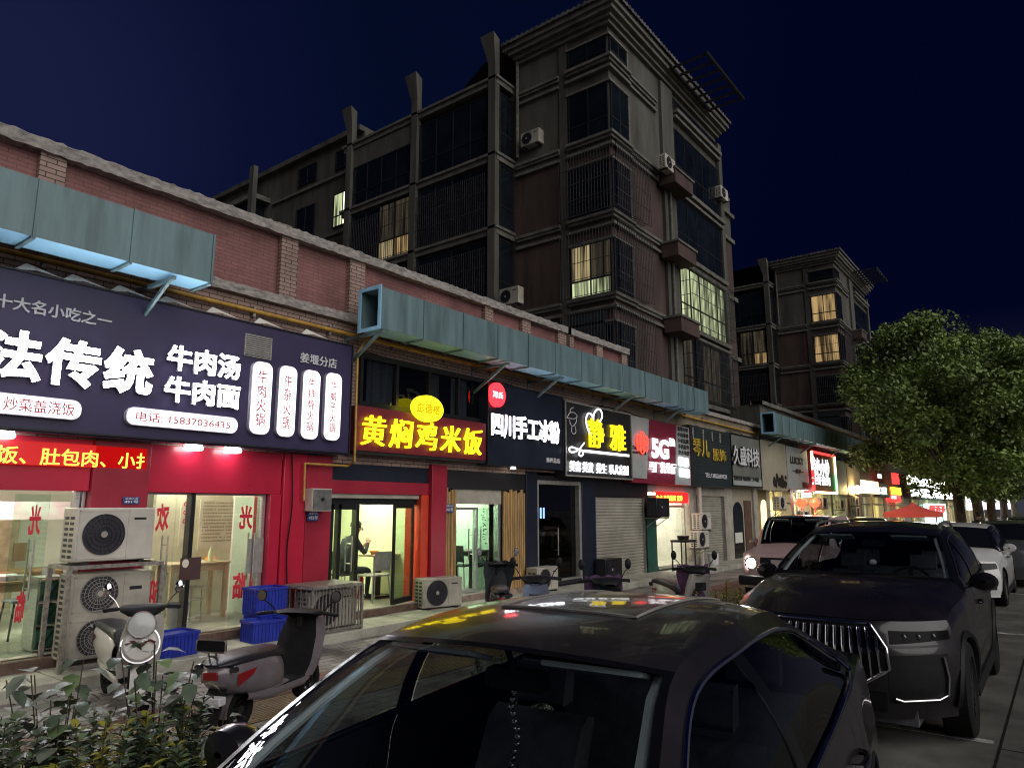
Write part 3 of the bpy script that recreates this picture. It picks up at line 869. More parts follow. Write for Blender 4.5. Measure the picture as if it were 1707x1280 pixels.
for f0, f1 in ((.06, .24), (.52, .60), (.70, .84)):
    rows = []
    for i in range(25):
        xx = lerp(wx0, wx1, lerp(f0, f1, i / 24)); yy = YW - .055 + .012 * math.sin(i * 1.7)
        rows.append([(xx, yy, zw0 + .1), (xx, yy, zw1 - .1)])
    MB().grid(rows).build('curtain', 'curtain', w, True)
b = MB()
for k in range(9):
    xx = lerp(wx0, wx1, rnd.uniform(.27, .42)); zz = zw0 + .12 + rnd.uniform(0, .3)
    b.box(xx, xx + rnd.uniform(.06, .2), YW - .066, YW - .045, zz, zz + rnd.uniform(.04, .12))
b.build('stored_boxes', pm('stored_box_mix', (.40, .36, .28), .7, var=.5, scale=6), w, True)

# 3 --- navy sign with tall white characters ----------------------------------------------------
z0, z1 = az(875, 779, YS), az(938, 662, YS)
xl, xr = SX(812, 720), SX(938, 720)
s = panel('shop_sign', 'plain navy sign with tall lit white characters and a red disc', 'shop sign', xl, xr, z0, z1, 'navy_panel')
border(s, xl, xr, z0, z1, .022, 'gunmetal')
ptext('四川手工冰粉', (820.5, 710), (934, 719), 40, YL, 'lit_mid', s, .07, bold=.03, side='letter_side', name='raised_lettering')
cx, cz = at(830.5, 658, YL); rr = (ax(843, 658, YL) - ax(818, 658, YL)) / 2
dk = MB().prism([(cx + rr * math.cos(R(a)), cz + rr * 1.02 * math.sin(R(a))) for a in range(0, 360, 10)], 'y', YL, YS).build('red_disc', em('lit_red_disc', (1, .02, .03), 1.3), s)
ptext('冯氏', (822, 657), (839, 659), 11, YL - .01, 'lit_soft', dk, .008, bold=.03, name='disc_lettering')
ptext('泰州总店', (911, 766), (934, 769), 8.5, YS - .02, 'white_text', s, .015, bold=.02, name='small_lettering')
lx, lz = at(862, 776, YS - .02)
tag(MB().lathe([(0, .03), (.05, .02), (.06, -.01), (0, -.02)], Matrix.Translation((lx, YS + .08, z0 - .03)), 16).build('small_lamp', em('tiny_lamp', (1, .95, .8), 3)), 'tiny lit lamp under the navy sign', 'lamp')

# 4 --- hair salon sign ---------------------------------------------------------------------------
z0, z1 = az(1000, 797, YS), az(1048, 690, YS)
xl, xr = SX(940, 720), SX(1051, 740)
s = panel('shop_sign', 'dark salon sign with lit heart, scissors and two yellow characters', 'shop sign', xl, xr, z0, z1, 'black_panel', y0=YS - .03)
border(s, xl, xr, z0, z1, .035, 'trim_light', y=YS - .03)
YB = YS - .03
ptext('静', (982, 721), (1008, 723), 48, YL - .02, 'lit_gold', s, .05, bold=.012, name='raised_lettering')
ptext('雅', (1018, 728), (1044, 731), 44, YL - .02, 'lit_gold', s, .05, bold=.012, name='raised_lettering')
ptext('美容 美发  养生  私人定制', (951, 776), (1048, 784.5), 17, YL - .02, 'lit_soft', s, .04, bold=.004, name='raised_lettering')
def tubes(parent, polys, r, mat, y, name):
    b = MB()
    for pl in polys:
        pts = spline([(ax(px, py, y), y, az(px, py, y)) for px, py in pl], max(8, 6 * len(pl))) if len(pl) > 2 else [(ax(px, py, y), y, az(px, py, y)) for px, py in pl]
        b.tube(pts, r, 6)
    return b.build(name, mat, parent)
tubes(s, [[(985, 727), (979, 712), (977, 698), (981, 689), (987, 692), (989, 700), (990, 690), (996, 682), (1002, 685), (1003.5, 695), (1000, 703)]], .022, 'lit_soft', YL - .0, 'heart_outline')
tubes(s, [[(972, 751), (962, 748), (953, 745), (949, 748), (951, 753), (958, 753), (966, 748), (974, 738)], [(968, 750), (965, 757), (969, 760), (972, 756), (970, 750)]], .020, 'lit_soft', YL - .02, 'scissors_outline')
xa_, za_ = at(973, 751.5, YL); xb_, zb_ = at(1047, 759.5, YL)
MB().bar((xa_, YL - .02, za_), (xb_, YL - .02, zb_), .03, .06).build('scissors_blade', 'lit_soft', s)
tubes(s, [[(945, 696), (950, 688), (957, 688), (962, 694), (957, 698), (949, 697), (945, 696)], [(950, 689), (951, 682), (956, 679)], [(949, 699), (951, 707), (955, 710), (960, 704), (961, 698)], [(953, 711), (953, 720), (957, 723), (960, 719), (958, 709)]], .010, 'white_text', YB - .015, 'hat_lady_outline')

# 5 --- phone shop sign ---------------------------------------------------------------------------------
z0, z1 = az(1090, 806, YS), az(1090, 700, YS)
xl, xr = SX(1052, 740), SX(1151, 760)
s = panel('shop_sign', 'crimson phone shop sign with lit 5G letters and a looped red emblem', 'shop sign', xl, xr, z0, z1, 'crimson')
q = [(1047.5, 683), (1081.5, 692), (1078.5, 798), (1053.5, 796)]
p = [(max(xl + .01, ax(a, c, YS - .02)), min(z1 - .01, az(a, c, YS - .02))) for a, c in q]
gp = MB().prism(p, 'y', YS - .02, YS).build('grey_panel', 'grey_panel', s)
p = [(ax(a, c, YS - .02), az(a, c, YS - .02)) for a, c in ((1128, 705), (1148, 709), (1152, 812), (1126, 808))]
p = [(min(xr - .01, x), max(z0 + .01, min(z1 - .02, z))) for x, z in p]
gp2 = MB().prism(p, 'y', YS - .02, YS).build('grey_panel', 'grey_panel', s)
ptext('5G', (1088, 745), (1116, 751), 33, YL, 'lit_soft', s, .05, bold=.04, name='raised_lettering')
ptext('n', (1117.5, 736), (1126, 738), 13, YL, 'lit_soft', s, .05, bold=.04, name='raised_lettering')
ptext('马厂营业厅', (1084, 776), (1128, 782.5), 18, YL, 'lit_soft', s, .05, bold=.006, name='raised_lettering')
b = MB()
for a, c in ((1071, 728), (1071, 748), (1065, 733), (1077, 735), (1065, 742), (1077, 744), (1071, 738)):
    x, z = at(a, c, YL)
    b.tube([(x + .11 * math.cos(R(t)), YL, z + .13 * math.sin(R(t))) for t in range(0, 360, 30)], .020, 6, closed=True)
b.build('knot_emblem', em('lit_emblem_red', (1, .05, .03), .8), s)
ptext('China', (1054, 745), (1063, 746), 6, YS - .03, 'black_text', s, .008, bold=.02, name='small_lettering')
ptext('unicom中国联通', (1054, 752.5), (1077.5, 755), 6.5, YS - .03, 'black_text', s, .008, bold=.02, name='small_lettering')
for k, w in enumerate(('宽带办理', '手机维修', '手机贴膜', '手机配件', '交水电费')):
    ptext(w, (1129 + .5 * k, 714 + 9.7 * k), (1147 + .7 * k, 717.5 + 9.7 * k), 8, YS - .03, 'black_text', s, .008, bold=.03, name='small_lettering')
for a, c, d, e_ in ((1133, 761, 1140.5, 777), (1142, 763, 1149, 779), (1134.5, 780, 1142, 795), (1143.5, 781.5, 1150.5, 796.5)):
    x0, zz1 = at(a, c, YL); x1, zz0 = at(d, e_, YL)
    MB().prism(rrect(x0, x1, zz0, zz1, .05), 'y', YL, YS - .02).build('lit_square', 'lit_soft', s, bev=.004)
# its running text board
x0, x1 = F(1091, 830), F(1141, 830)
led = tag(MB().box(x0, x1, YW - .12, YW - .03, az(1115, 838, YW - .1), az(1115, 820, YW - .1)).build('led_board', pm('led_board_red', (.35, .01, .01), .4, var=.0, emit=(1, .01, .01), es=.9)),
          'small red running text board over the phone shop door', 'led board', 'glowing text boards')
ptext('办卡 充值缴费 宽带', (1094, 828), (1138, 832), 10, YW - .128, 'led_orange', led, .006, bold=.03, name='led_lettering')

# 6 --- clothes shop ------------------------------------------------------------------------------------
z0, z1 = az(1190, 812, YS), az(1216, 722, YS)
xl, xr = SX(1152, 760), SX(1217, 760)
s = panel('shop_sign', 'dark teal corrugated sign with dull gold characters and phone number', 'shop sign', xl, xr, z0, z1, 'teal_panel')
b = MB()
for k in range(int((z1 - z0) / .09)): b.box(xl, xr, YS - .016, YS, z0 + .09 * k, z0 + .09 * k + .045)
b.build('corrugation', 'teal_panel', s)
ptext('琴儿', (1156, 744), (1183, 750), 30, YL + .02, 'gold_text', s, .04, bold=.02, name='raised_lettering')
ptext('服饰', (1189, 757), (1211, 761), 22, YL + .02, 'gold_text', s, .04, bold=.02, name='raised_lettering')
ptext('TEL:13852669128', (1176, 791.5), (1212, 795), 7.5, YS - .03, 'white_text', s, .012, bold=.02, name='small_lettering')
for a, c, d in ((1155, 712, 17), (1172, 716, 17), (1187, 720, 15), (1200, 722, 16)):  # narrow pale upright streaks near the top of the sign
    x, z = at(a, c, YS - .02); MB().box(x - .05, x + .05, YS - .022, YS - .017, az(a, c + d, YS - .02), z).build('pale_streak', 'trim_light', s)

# 7 --- tech shop -----------------------------------------------------------------------------------------
z0, z1 = az(1240, 812, YS), az(1268, 732, YS)
xl, xr = SX(1218.5, 760), SX(1268, 770)
s = panel('shop_sign', 'grey unlit sign with shadowed white characters', 'shop sign', xl, xr, z0, z1, 'drab_panel')
border(s, xl, xr, z0, z1, .05, 'black_frame')
MB().box(xl + .06, xr - .06, YS - .012, YS, z0 + .06, z0 + .30).build('pale_strip', 'grey_panel', s)
ptext('久盛科技', (1223, 757), (1266, 765), 32, YL - .03, 'white_text', s, .10, bold=.02, side='black_text', name='raised_lettering')
ptext('监控安装 电脑维修 二手电脑', (1224, 796), (1265, 799.5), 8, YS - .03, 'black_text', s, .012, bold=.025, name='small_lettering')

# 8-12 --- beyond the gap -----------------------------------------------------------------------------------
def far_panel(l, r, top, bot, label, mat, **k):
    xl, xr = SX(l, 780), SX(r, 780)
    z1_, z0_ = az((l + r) / 2, top, YS), az((l + r) / 2, bot, YS)
    return panel('shop_sign', label, 'shop sign', xl, xr, z0_, z1_, mat, **k), xl, xr, z0_, z1_
s, *_ = far_panel(1270, 1311.5, 737, 817, 'blank beige sign with a dark plant emblem in its corner', 'beige_panel')
b = MB()
for k in range(26):
    x, z = at(1290 + rnd.uniform(0, 20), 795 + rnd.uniform(0, 14), YS - .01)
    b.lathe([(0, -.004), (.16, 0), (0, .004)], Matrix.Translation((x, YS - .012, z)) @ Matrix.Rotation(R(90), 4, 'X') @ Matrix.Diagonal((rnd.uniform(.5, 1.3), rnd.uniform(.5, 1.3), 1, 1)), 7)
b.build('plant_emblem', 'black_text', s)
s, *_ = far_panel(1312.5, 1347, 747, 816, 'pale grey green sign with small dark letters LUCKY', 'drab_panel')
s.data.materials[0] = M['grey_panel']
ptext('LUCKY', (1318, 766), (1340, 769.5), 12, YS - .03, 'black_text', s, .012, bold=.03, name='small_lettering')
ptext('一美甲一', (1322, 784.5), (1340, 786.5), 8, YS - .03, 'black_text', s, .012, bold=.03, name='small_lettering')
x0, zz = at(1338.5, 808, YS - .02); MB().box(x0, SX(1346, 780), YS - .02, YS, zz - .12, zz + .12).build('dark_tag', 'black_text', s)
s, xl, xr, z0, z1 = far_panel(1349.5, 1387, 757, 821, 'red edged sign crowded with glaring white characters', 'maroon', y0=YS - .12)
YN = YS - .13
for (a, c, d, e_), m in (((xl, z1, xr, z1), 'lit_red'), ((xr, z1, xr, lerp(z0, z1, .5)), 'lit_warm'), ((xr, lerp(z0, z1, .5), xr, z0), 'lit_green'), ((xl, z1, xl, lerp(z0, z1, .55)), 'lit_warm'), ((xl, lerp(z0, z1, .55), xl, z0), 'lit_red'), ((xl, z0, xr, z0), 'lit_warm')):
    if m not in M: M[m] = em(m, {'lit_warm': (1, .75, .35), 'lit_green': (.2, 1, .3)}[m], 2.2)
    MB().tube([(a, YN, c), (d, YN, e_)], .055, 6).build('neon_border', m, s)
ptext('特色小炒', (1354, 777), (1383, 781), 30, YN - .02, 'lit_soft', s, .05, bold=.015, name='raised_lettering')
ptext('龙虾烧烤', (1355, 799), (1385, 803), 15, YN - .02, 'lit_soft', s, .05, bold=.01, name='raised_lettering')
s, *_ = far_panel(1388.5, 1410, 768, 824, 'plain pale grey sign beside the glaring red one', 'grey_panel')
s, *_ = far_panel(1411, 1432, 775, 825, 'plain beige sign with a bright lamp at its corner', 'beige_panel')
lx, lz = at(1428, 816, YS - .2)
tag(MB().lathe([(0, -.22), (.2, -.14), (.25, 0), (.2, .14), (0, .22)], Matrix.Translation((lx, YS - .25, lz)), 14).build('wall_lamp', em('warm_wall_lamp', (1, .72, .30), 14)), 'glaring warm lamp at the corner of the beige sign', 'lamp')
s, xl, xr, z0, z1 = far_panel(1434, 1462, 801, 822, 'cream lit sign with pale characters below dark windows', 'beige_panel')
s.data.materials[0] = em('cream_lit_panel', (1, .85, .5), .55)
ptext('便民超市', (1437, 809), (1460, 813), 16, YL, 'lit_box', s, .04, bold=.04, name='raised_lettering')
s, xl, xr, z0, z1 = far_panel(1463.5, 1480, 806, 829, 'dark sign with blue white characters beyond the cream one', 'navy_panel')
ptext('口腔', (1466, 817), (1479, 818.5), 13, YL, 'lit_soft', s, .04, bold=.04, name='raised_lettering')
s, xl, xr, z0, z1 = far_panel(1481.5, 1497, 812, 836, 'yellow over red lit sign far down the row', 'led_red')
MB().box(xl, xr, YS - .05, YS - .01, lerp(z0, z1, .5), z1).build('yellow_band', em('lit_yellow_band', (1, .75, .02), 1.5), s)
ptext('水果', (1486, 828), (1495, 829), 6, YS - .06, 'lit_soft', s, .02, bold=.04, name='raised_lettering')
o = panel('shop_sign', 'small red hanging banner sign with white characters by the tree', 'shop sign', SX(1461, 790), SX(1471, 790), az(1466, 803, YS - .8), az(1466, 784, YS - .8), 'led_red', y0=YS - .9, y1=YS - .8)
ptext('烟酒', (1463, 793), (1470, 794), 8, YS - .92, 'lit_soft', o, .02, bold=.05, name='raised_lettering')
# ---------------------------------------------------------------- ducts, pipes, brackets
YD0, YD1 = 8.15, 8.62
def duct(label, x0, x1, seams, z0, z1, open_left=False, studs=True):
    t = thing('duct', label, 'duct', (x0, YD0, z0), 0, 'sheet metal ducts along the row')
    e = .012
    b = MB()
    b.box(x0, x1, YD0, YD0 + e, z0, z1); b.box(x0, x1, YD1 - e, YD1, z0, z1); b.box(x0, x1, YD0 + e, YD1 - e, z1 - e, z1)
    if not open_left: b.box(x0, x0 + e, YD0 + e, YD1 - e, z0 + e, z1 - e)
    b.box(x1 - e, x1, YD0 + e, YD1 - e, z0 + e, z1 - e)
    b.build('duct_side', 'duct', t, True)
    MB().box(x0, x1, YD0 + e, YD1 - e, z0, z0 + e).build('duct_underside', 'duct_under', t, True)
    for sx in seams:
        b = MB(); b.box(sx - .012, sx + .012, YD0 - .018, YD0, z0 - .01, z1); b.box(sx - .02, sx + .02, YD0 - .01, YD1, z0 - .028, z0)
        b.build('flange', 'duct', t, True)
    if open_left:
        b = MB(); w = .03
        b.box(x0 - .01, x0 + .01, YD0 - w, YD0 + w, z0 - w, z1 + w); b.box(x0 - .01, x0 + .01, YD1 - w, YD1 + w, z0 - w, z1 + w)
        b.box(x0 - .01, x0 + .01, YD0 + w, YD1 - w, z0 - w, z0 + w); b.box(x0 - .01, x0 + .01, YD0 + w, YD1 - w, z1 - w, z1 + w)
        b.build('open_flange', 'duct_under', t, True)
    return t
def bracket(x, z, label='angle iron bracket under the teal duct'):
    b = MB()
    b.bar((x, YW - .03, z - .55), (x, YD0 + .05, z - .035), .035, .05); b.bar((x, YW - .03, z - .055), (x, YD0 - .02, z - .055), .045, .045)
    b.box(x - .025, x + .025, YW - .05, YW - .03, z - .75, z)
    return tag(b.build('duct_bracket', 'duct'), label, 'bracket', 'brackets carrying the ducts')
zd0, zd1 = 4.61, 5.24
dx = [ax(p, q, YD0) for p, q in ((54, 405), (216, 445), (354, 471))]
duct('teal sheet duct above the purple sign with underside coloured blue as lit by the sign', -4, dx[2], [dx[0] - 1.35, dx[0], dx[1], dx[2] - .02], zd0, zd1)
bracket(ax(290, 460, YD0), zd0)
bracket(dx[0] - 1.6, zd0)
d2a, d2b = ax(633, 510, YD0), ax(1181, 672, YD0)
sm = [ax(p, q, YD0) for p, q in ((706, 560), (772, 580), (830, 598), (881, 612), (926, 626), (970, 638), (1005, 647), (1039, 655), (1076, 664), (1104, 672), (1132, 680), (1158, 686))]
duct('long teal duct with an open end running over the middle shops', d2a, d2b, sm, zd0, zd1 + .03, True)
for px, py in ((640, 540), (848, 604), (938, 632), (1058, 655), (1140, 680)): bracket(ax(px, py, YD0), zd0)
d3a, d3b = ax(1291, 705, YD0), 46.
duct('farther green teal duct above the beige signs', d3a, d3b, [d3a + .9 * k for k in range(1, 22)], 4.56, 5.3, True)
for k in range(5): bracket(d3a + 1.2 + 4.2 * k, 4.56, 'angle iron bracket under the farther duct')
# gas pipe along the wall
b = MB()
yp = YW - .10
b.tube([(-4, yp, 4.66), (ax(1205, 705, yp), yp, 4.62), (X3, yp, 4.6)], .034, 10)
xs = ax(592, 650, YW - .42)
pipe = b.build('gas_pipe', 'yellow_pipe')
tag(pipe, 'ochre gas pipe running along the wall under the ducts', 'pipe')
b = MB()
b.tube([(ax(594, 570, yp), yp, 4.66), (ax(594, 570, yp), YS - .03, 4.55), (ax(594, 650, YS - .03), YS - .03, 4.3), (ax(591, 764, YS - .03), YS - .03, 2.56), (ax(591, 764, YS - .03), YW - .16, 2.5), (ax(508, 776, YW - .16), YW - .16, 2.5), (ax(506, 850, YW - .16), YW - .16, 1.95)], .020, 8)
b.build('drop_pipe', 'yellow_pipe', pipe)
for k in range(16):
    xx = 1.5 + 1.35 * k
    MB().box(xx - .02, xx + .02, yp - .01, YW, 4.56, 4.72).build('pipe_clip', 'rusty_steel', pipe)
gb = ax(530, 830, YW - .30), az(530, 848, YW - .3), az(530, 815, YW - .3)
mx0, mx1 = ax(515, 835, YW - .28), ax(553, 835, YW - .28)
t = tag(MB().box(mx0 + .06, mx1, YW - .28, YW - .10, az(535, 852, YW - .28), az(535, 814, YW - .28)).build('meter_box', 'ac_white', None, bev=.006), 'small pale metal meter box on the dark red pier', 'meter box')
MB().box(mx0 + .07, mx1 - .01, YW - .288, YW - .281, az(535, 850, YW - .28), az(535, 816, YW - .28)).build('meter_door', 'steel', t)
MB().lathe([(0, -.012), (.03, -.012), (.03, 0)], Matrix.Translation(((mx0 + mx1) / 2 + .03, YW - .29, az(535, 832, YW - .28))) @ Matrix.Rotation(R(-90), 4, 'X'), 12).build('meter_lock', 'gunmetal', t)
def plate(px0, px1, py0, py1, y, words, label, mat='blue_plate'):
    x0, x1 = ax(px0, (py0 + py1) / 2, y), ax(px1, (py0 + py1) / 2, y)
    z1, z0 = az(px0, py0, y), az(px0, py1, y)
    t = tag(MB().box(x0, x1, y, y + .012, z0, z1).build('house_number', mat, None, bev=.003), label, 'number plate', 'house number plates')
    text(words, lerp(x0, x1, .08), lerp(x0, x1, .92), lerp(z0, z1, .12), lerp(z0, z1, .55), y - .006, .005, 'white_text', 'plate_lettering', t, .02)
    text('姜堰大道', lerp(x0, x1, .12), lerp(x0, x1, .88), lerp(z0, z1, .66), lerp(z0, z1, .9), y - .006, .005, 'white_text', 'plate_lettering', t, .01)
plate(513, 531, 852, 868, YW - .13, '492号', 'blue enamel plate numbered 492 on the dark red pier')
plate(205, 233, 828, 840, YW - .13, '491号', 'blue plate just above the big fan unit on the red pier')
plate(742, 756, 840, 854, YW - .10, '493号', 'blue plate on the left bamboo column')

# loose black cables slung along the brick band
for pts, lab in ((((7.55, 4.42), (9.3, 4.30), (11.2, 4.40), (13.4, 4.26), (15.9, 4.38), (18.6, 4.24), (21.2, 4.36)), 'loose black cable slung along the wall above the middle signs'), (((21.2, 4.40), (22.6, 4.18), (24.4, 4.52), (26.2, 4.28), (27.6, 4.44)), 'tangled black cable above the clothes and tech shop signs')):
    tag(MB().tube(spline([(x_, YW - .12, z_) for x_, z_ in pts], 60), .012, 5).build('cable', 'rubber'), lab, 'cable')
tag(MB().tube(spline([(6.3, YW - .12, 2.62), (6.34, YW - .13, 1.9), (6.3, YW - .12, 1.2), (6.36, YW - .14, .4)], 24), .010, 5).build('cable', 'rubber'), 'thin black cable hanging down the red pier by the crates', 'cable')

# ---------------------------------------------------------------- far part of the row
X4 = 150.
far = thing('shop_row', 'farther beige shop row stretching down the street behind the tree', 'building', (X3 + .3, YW, 0))
b = MB(); b.box(X3 + .35, X4, YW, YW + .3, 2.5, 5.85); b.box(X3 + .35, X3 + .65, YW + .3, 14, 0, 5.85)
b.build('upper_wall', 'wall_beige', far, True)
ragged(X3 + .3, X4, YW - .14, YW + .34, 5.83, 6.0, .02, .25).build('coping', 'moulding', far, True)
MB().box(X3 + .65, X4, YW + .3, 14, 4.6, 4.8).build('flat_roof', 'concrete', far, True)
MB().box(X3 + .65, X4, YW + 3.2, YW + 3.3, 0, 4.6).build('back_wall', pm('warm_plaster', (.62, .52, .34), .8, var=.2, scale=.6), far, True)
MB().box(X3 + .35, X4, YW, YW + 3.3, .05, .20).build('shop_floor', 'slab', far, True)
fr = random.Random(3)
x = X3 + .35
k = 0
fronts = [pm('shopfront_mix_%d' % i, c, .5, var=.2, scale=2) for i, c in enumerate(((.36, .32, .26), (.30, .28, .27), (.42, .36, .22), (.20, .22, .22)))]
while x < 118:
    w = fr.uniform(2.9, 3.5)
    MB().box(x, x + .38, YW - .05, YW + .3, .1, 2.62).build('pier', fronts[k % 4], far, True)
    if k in (4, 9):
        MB().box(x + .38, x + w, YW + .02, YW + .08, .2, 2.5).build('roller_shutter', 'shutter', far, True)
    else:
        MB().box(x + w * .35, x + w * .35 + .5, YW + 1.0, YW + 1.6, 2.46, 2.5).build('ceiling_lamp', ('lamp_warm', 'lamp', 'lamp_warm', 'lamp_green')[k % 4], far, True)
        b = MB()
        for q in range(3): b.box(x + .38 + q * (w - .38) / 3, x + .43 + q * (w - .38) / 3, YW + .05, YW + .12, .2, 2.5)
        b.box(x + .38, x + w, YW + .05, YW + .12, 2.0, 2.08)
        b.build('shopfront_frame', 'alu', far, True)
        b = MB()
        for q in range(4):
            xx = x + .5 + q * (w - .6) / 4; b.box(xx, xx + (w - .6) / 5, YW + 1.4 + .5 * (q % 2), YW + 1.9 + .5 * (q % 2), .2, fr.uniform(.7, 1.7))
        b.build('shop_goods', fronts[(k + 1) % 4], far, True)
        MB().box(x + w, x + w + .04, YW + .3, YW + 3.2, .2, 2.5).build('partition', 'cream_wall', far, True)
        MB().box(x, x + w, YW + .3, YW + 3.2, 2.52, 2.56).build('ceiling', 'white_paint', far, True)
    x += w; k += 1
# two arched yellow doorways and shop awning lamps
for l, r in ((1268, 1278), (1280, 1290)):
    x0, x1 = ax(l, 850, YW), ax(r, 850, YW)
    arch(x0, x1, .2, 2.15, YW - .02, YW).build('lit_arch', em('lit_arch_panel', (1, .82, .38), .62), far, True)
tag(MB().box(SX(1341, 822), SX(1353, 824), YS + .02, YS + .12, az(1347, 828, YS), az(1347, 822, YS)).build('tube_lamp', 'lamp'), 'bright white tube lamp under the pale sign beside the glaring one', 'lamp')
for px in (1336, 1358):
    x, z = at(px, 838, YW - .3)
    t = tag(MB().lathe([(0, -.2), (.14, -.17), (.24, 0), (.14, .17), (0, .2)], Matrix.Translation((x, YW - .3, z)), 14).build('lantern', em('lit_lantern_red', (1, .10, .04), .9)),
            'red lantern hanging left of the grey doorway' if px == 1336 else 'red lantern hanging right of the grey doorway', 'lantern', 'pair of red lanterns')
    MB().tube([(x, YW - .3, z - .2), (x, YW - .3, z - .42)], .03, 6).build('tassel', 'lit_red', t)
    MB().tube([(x, YW - .3, z + .2), (x, YW - .3, 2.62)], .008, 5).build('cord', 'gunmetal', t)
# big lit signs on the block beyond the tree
for (l, r, c, h, w, lab) in ((1515, 1602, 806, 13, '满庭芳购物广场', 'upper row of big white lit roof letters behind the tree'), (1521, 1600, 822, 13, '大润生活超市', 'lower row of big white lit roof letters behind the tree')):
    y = YS - .3
    x0, x1 = ax(l, c, y), ax(r, c + 4, y)
    z = (az(l, c, y) + az(r, c + 4, y)) / 2
    hh = az((l + r) / 2, c - h / 2, y) - az((l + r) / 2, c + h / 2, y)
    t = MB().box(x0, x1, y + .1, YW - .01, z - hh * .55, z + hh * .55).build('sign_board', 'gunmetal')
    tag(t, lab, 'sign', 'big lit letters far down the street')
    text(w, x0, x1, z - hh / 2, z + hh / 2, y, .08, 'lit_white', 'raised_lettering', t, .05)
x0, z = at(1622, 838, YS - .4); x1, _ = at(1690, 842, YS - .4)
t = tag(MB().box(x0, x1, YS - .3, YW - .01, z - .8, z + .8).build('sign_board', 'lit_box'), 'long glowing white shop fascia farthest down the row', 'sign', 'big lit letters far down the street')
x0, z = at(1548, 858, YS); x1, _ = at(1578, 858, YS)
t = tag(MB().box(x0, x1, YS, YW - .01, z - .9, z + .9).build('sign_board', em('cyan_lit_panel', (.55, 1, .85), .8)), 'pale lit poster board with red letters behind the trunk', 'sign', 'big lit letters far down the street')
text('烟酒茶', x0 + .3, x1 - .3, z + .1, z + .8, YS - .05, .04, 'lit_red', 'raised_lettering', t, .05)
# red tent
tx0, _ = at(1503, 862, 6.6); tx1, _ = at(1541, 862, 6.6)
t = thing('market_tent', 'red pop up canopy tent standing on the far pavement', 'tent', ((tx0 + tx1) / 2, 6.6, 0))
cx, cy, hw = (tx0 + tx1) / 2, 6.6, 1.25
rows = []
for i in range(9):
    u = i / 8
    rr = hw * u; zz = 2.15 - .55 * u ** .6
    rows.append([(cx + rr * max(-1, min(1, 1.42 * math.cos(R(a + 45)))), cy + rr * max(-1, min(1, 1.42 * math.sin(R(a + 45)))), zz) for a in range(0, 361, 15)])
rows.append([(x_, y_, z_ - .25) for x_, y_, z_ in rows[-1]])
MB().grid(rows).build('canopy', pm('red_tent_cloth', (.75, .10, .09), .7, var=.08, emit=(1, .15, .12), es=.06), t, True)  # faint red glow added to the cloth
for a in (-1, 1):
    for c in (-1, 1): MB().tube([(cx + a * hw * .97, cy + c * hw * .97, 0), (cx + a * hw * .97, cy + c * hw * .97, 1.6)], .03, 6).build('leg', 'alu', t, True)

# ---------------------------------------------------------------- outdoor air conditioner units
def ac_unit(label, w, h, d, loc, rz=0, fans=1, mat='ac_white', brand=False, vents=True, dark=True):
    """Outdoor unit, front towards local -y, base centre at loc."""
    t = thing('air_conditioner', label, 'air conditioner', loc, rz, 'outdoor air conditioner units')
    MB().box(-w / 2, w / 2, -d / 2, d / 2, .03, h).build('casing', mat, t, bev=.015)
    fw = w * .62
    for k in range(fans):
        r = min(fw, (h / fans)) * .42
        c = Matrix.Translation((-w / 2 + fw * .5 + .03, -d / 2 - .004, h * (k + .5) / fans + .015)) @ Matrix.Rotation(R(90), 4, 'X')
        b = MB().disc(c, r, 36, 0)
        g = b.build('fan_opening', 'ac_dark', t)
        b = MB()
        for q in range(1, 6): b.tube([c @ Vector((r * q / 5 * math.cos(R(a)), r * q / 5 * math.sin(R(a)), .012)) for a in range(0, 360, 15)], .004, 4, closed=True)
        for a in range(0, 360, 15): b.bar(c @ Vector((r * .2 * math.cos(R(a)), r * .2 * math.sin(R(a)), .012)), c @ Vector((r * math.cos(R(a + 25)), r * math.sin(R(a + 25)), .012)), .004)
        b.build('fan_grille', 'fan_grey' if not dark else 'ac_dark', g)
        MB().disc(c @ Matrix.Translation((0, 0, .018)), r * .16, 16).build('fan_hub', 'ac_grey', g)
        z0_, z1_ = h * k / fans + .06, h * (k + 1) / fans - .03
        b = MB()
        for x0_, x1_ in ((-w / 2 + .03, -w / 2 + .04), (-w / 2 + .02 + fw, -w / 2 + .03 + fw)): b.box(x0_, x1_, -d / 2 - .006, -d / 2, z0_, z1_)
        b.box(-w / 2 + .03, -w / 2 + .03 + fw, -d / 2 - .006, -d / 2, z1_ - .01, z1_); b.box(-w / 2 + .03, -w / 2 + .03 + fw, -d / 2 - .006, -d / 2, z0_, z0_ + .01)
        b.build('grille_frame', mat, g)
    MB().box(w / 2 - .28 * w, w / 2 - .12 * w, -d / 2 - .003, -d / 2, h * .78, h * .82).build('maker_badge', 'gunmetal', t)
    if vents:
        b = MB()
        n = int((h - .1) / .06)
        for k in range(n):
            for q in range(2): b.box(-w / 2 - .003, -w / 2, -d / 2 + .05 + q * (d - .08) / 2, -d / 2 + .05 + q * (d - .08) / 2 + (d - .12) / 2.4, .07 + k * .06, .07 + k * .06 + .032)
        b.build('side_vent', 'ac_dark', t)
    b = MB()
    for x_ in (-w * .35, w * .35): b.box(x_ - .03, x_ + .03, -d / 2 - .02, d / 2 + .02, 0, .03)
    b.build('foot', 'gunmetal', t)
    return t
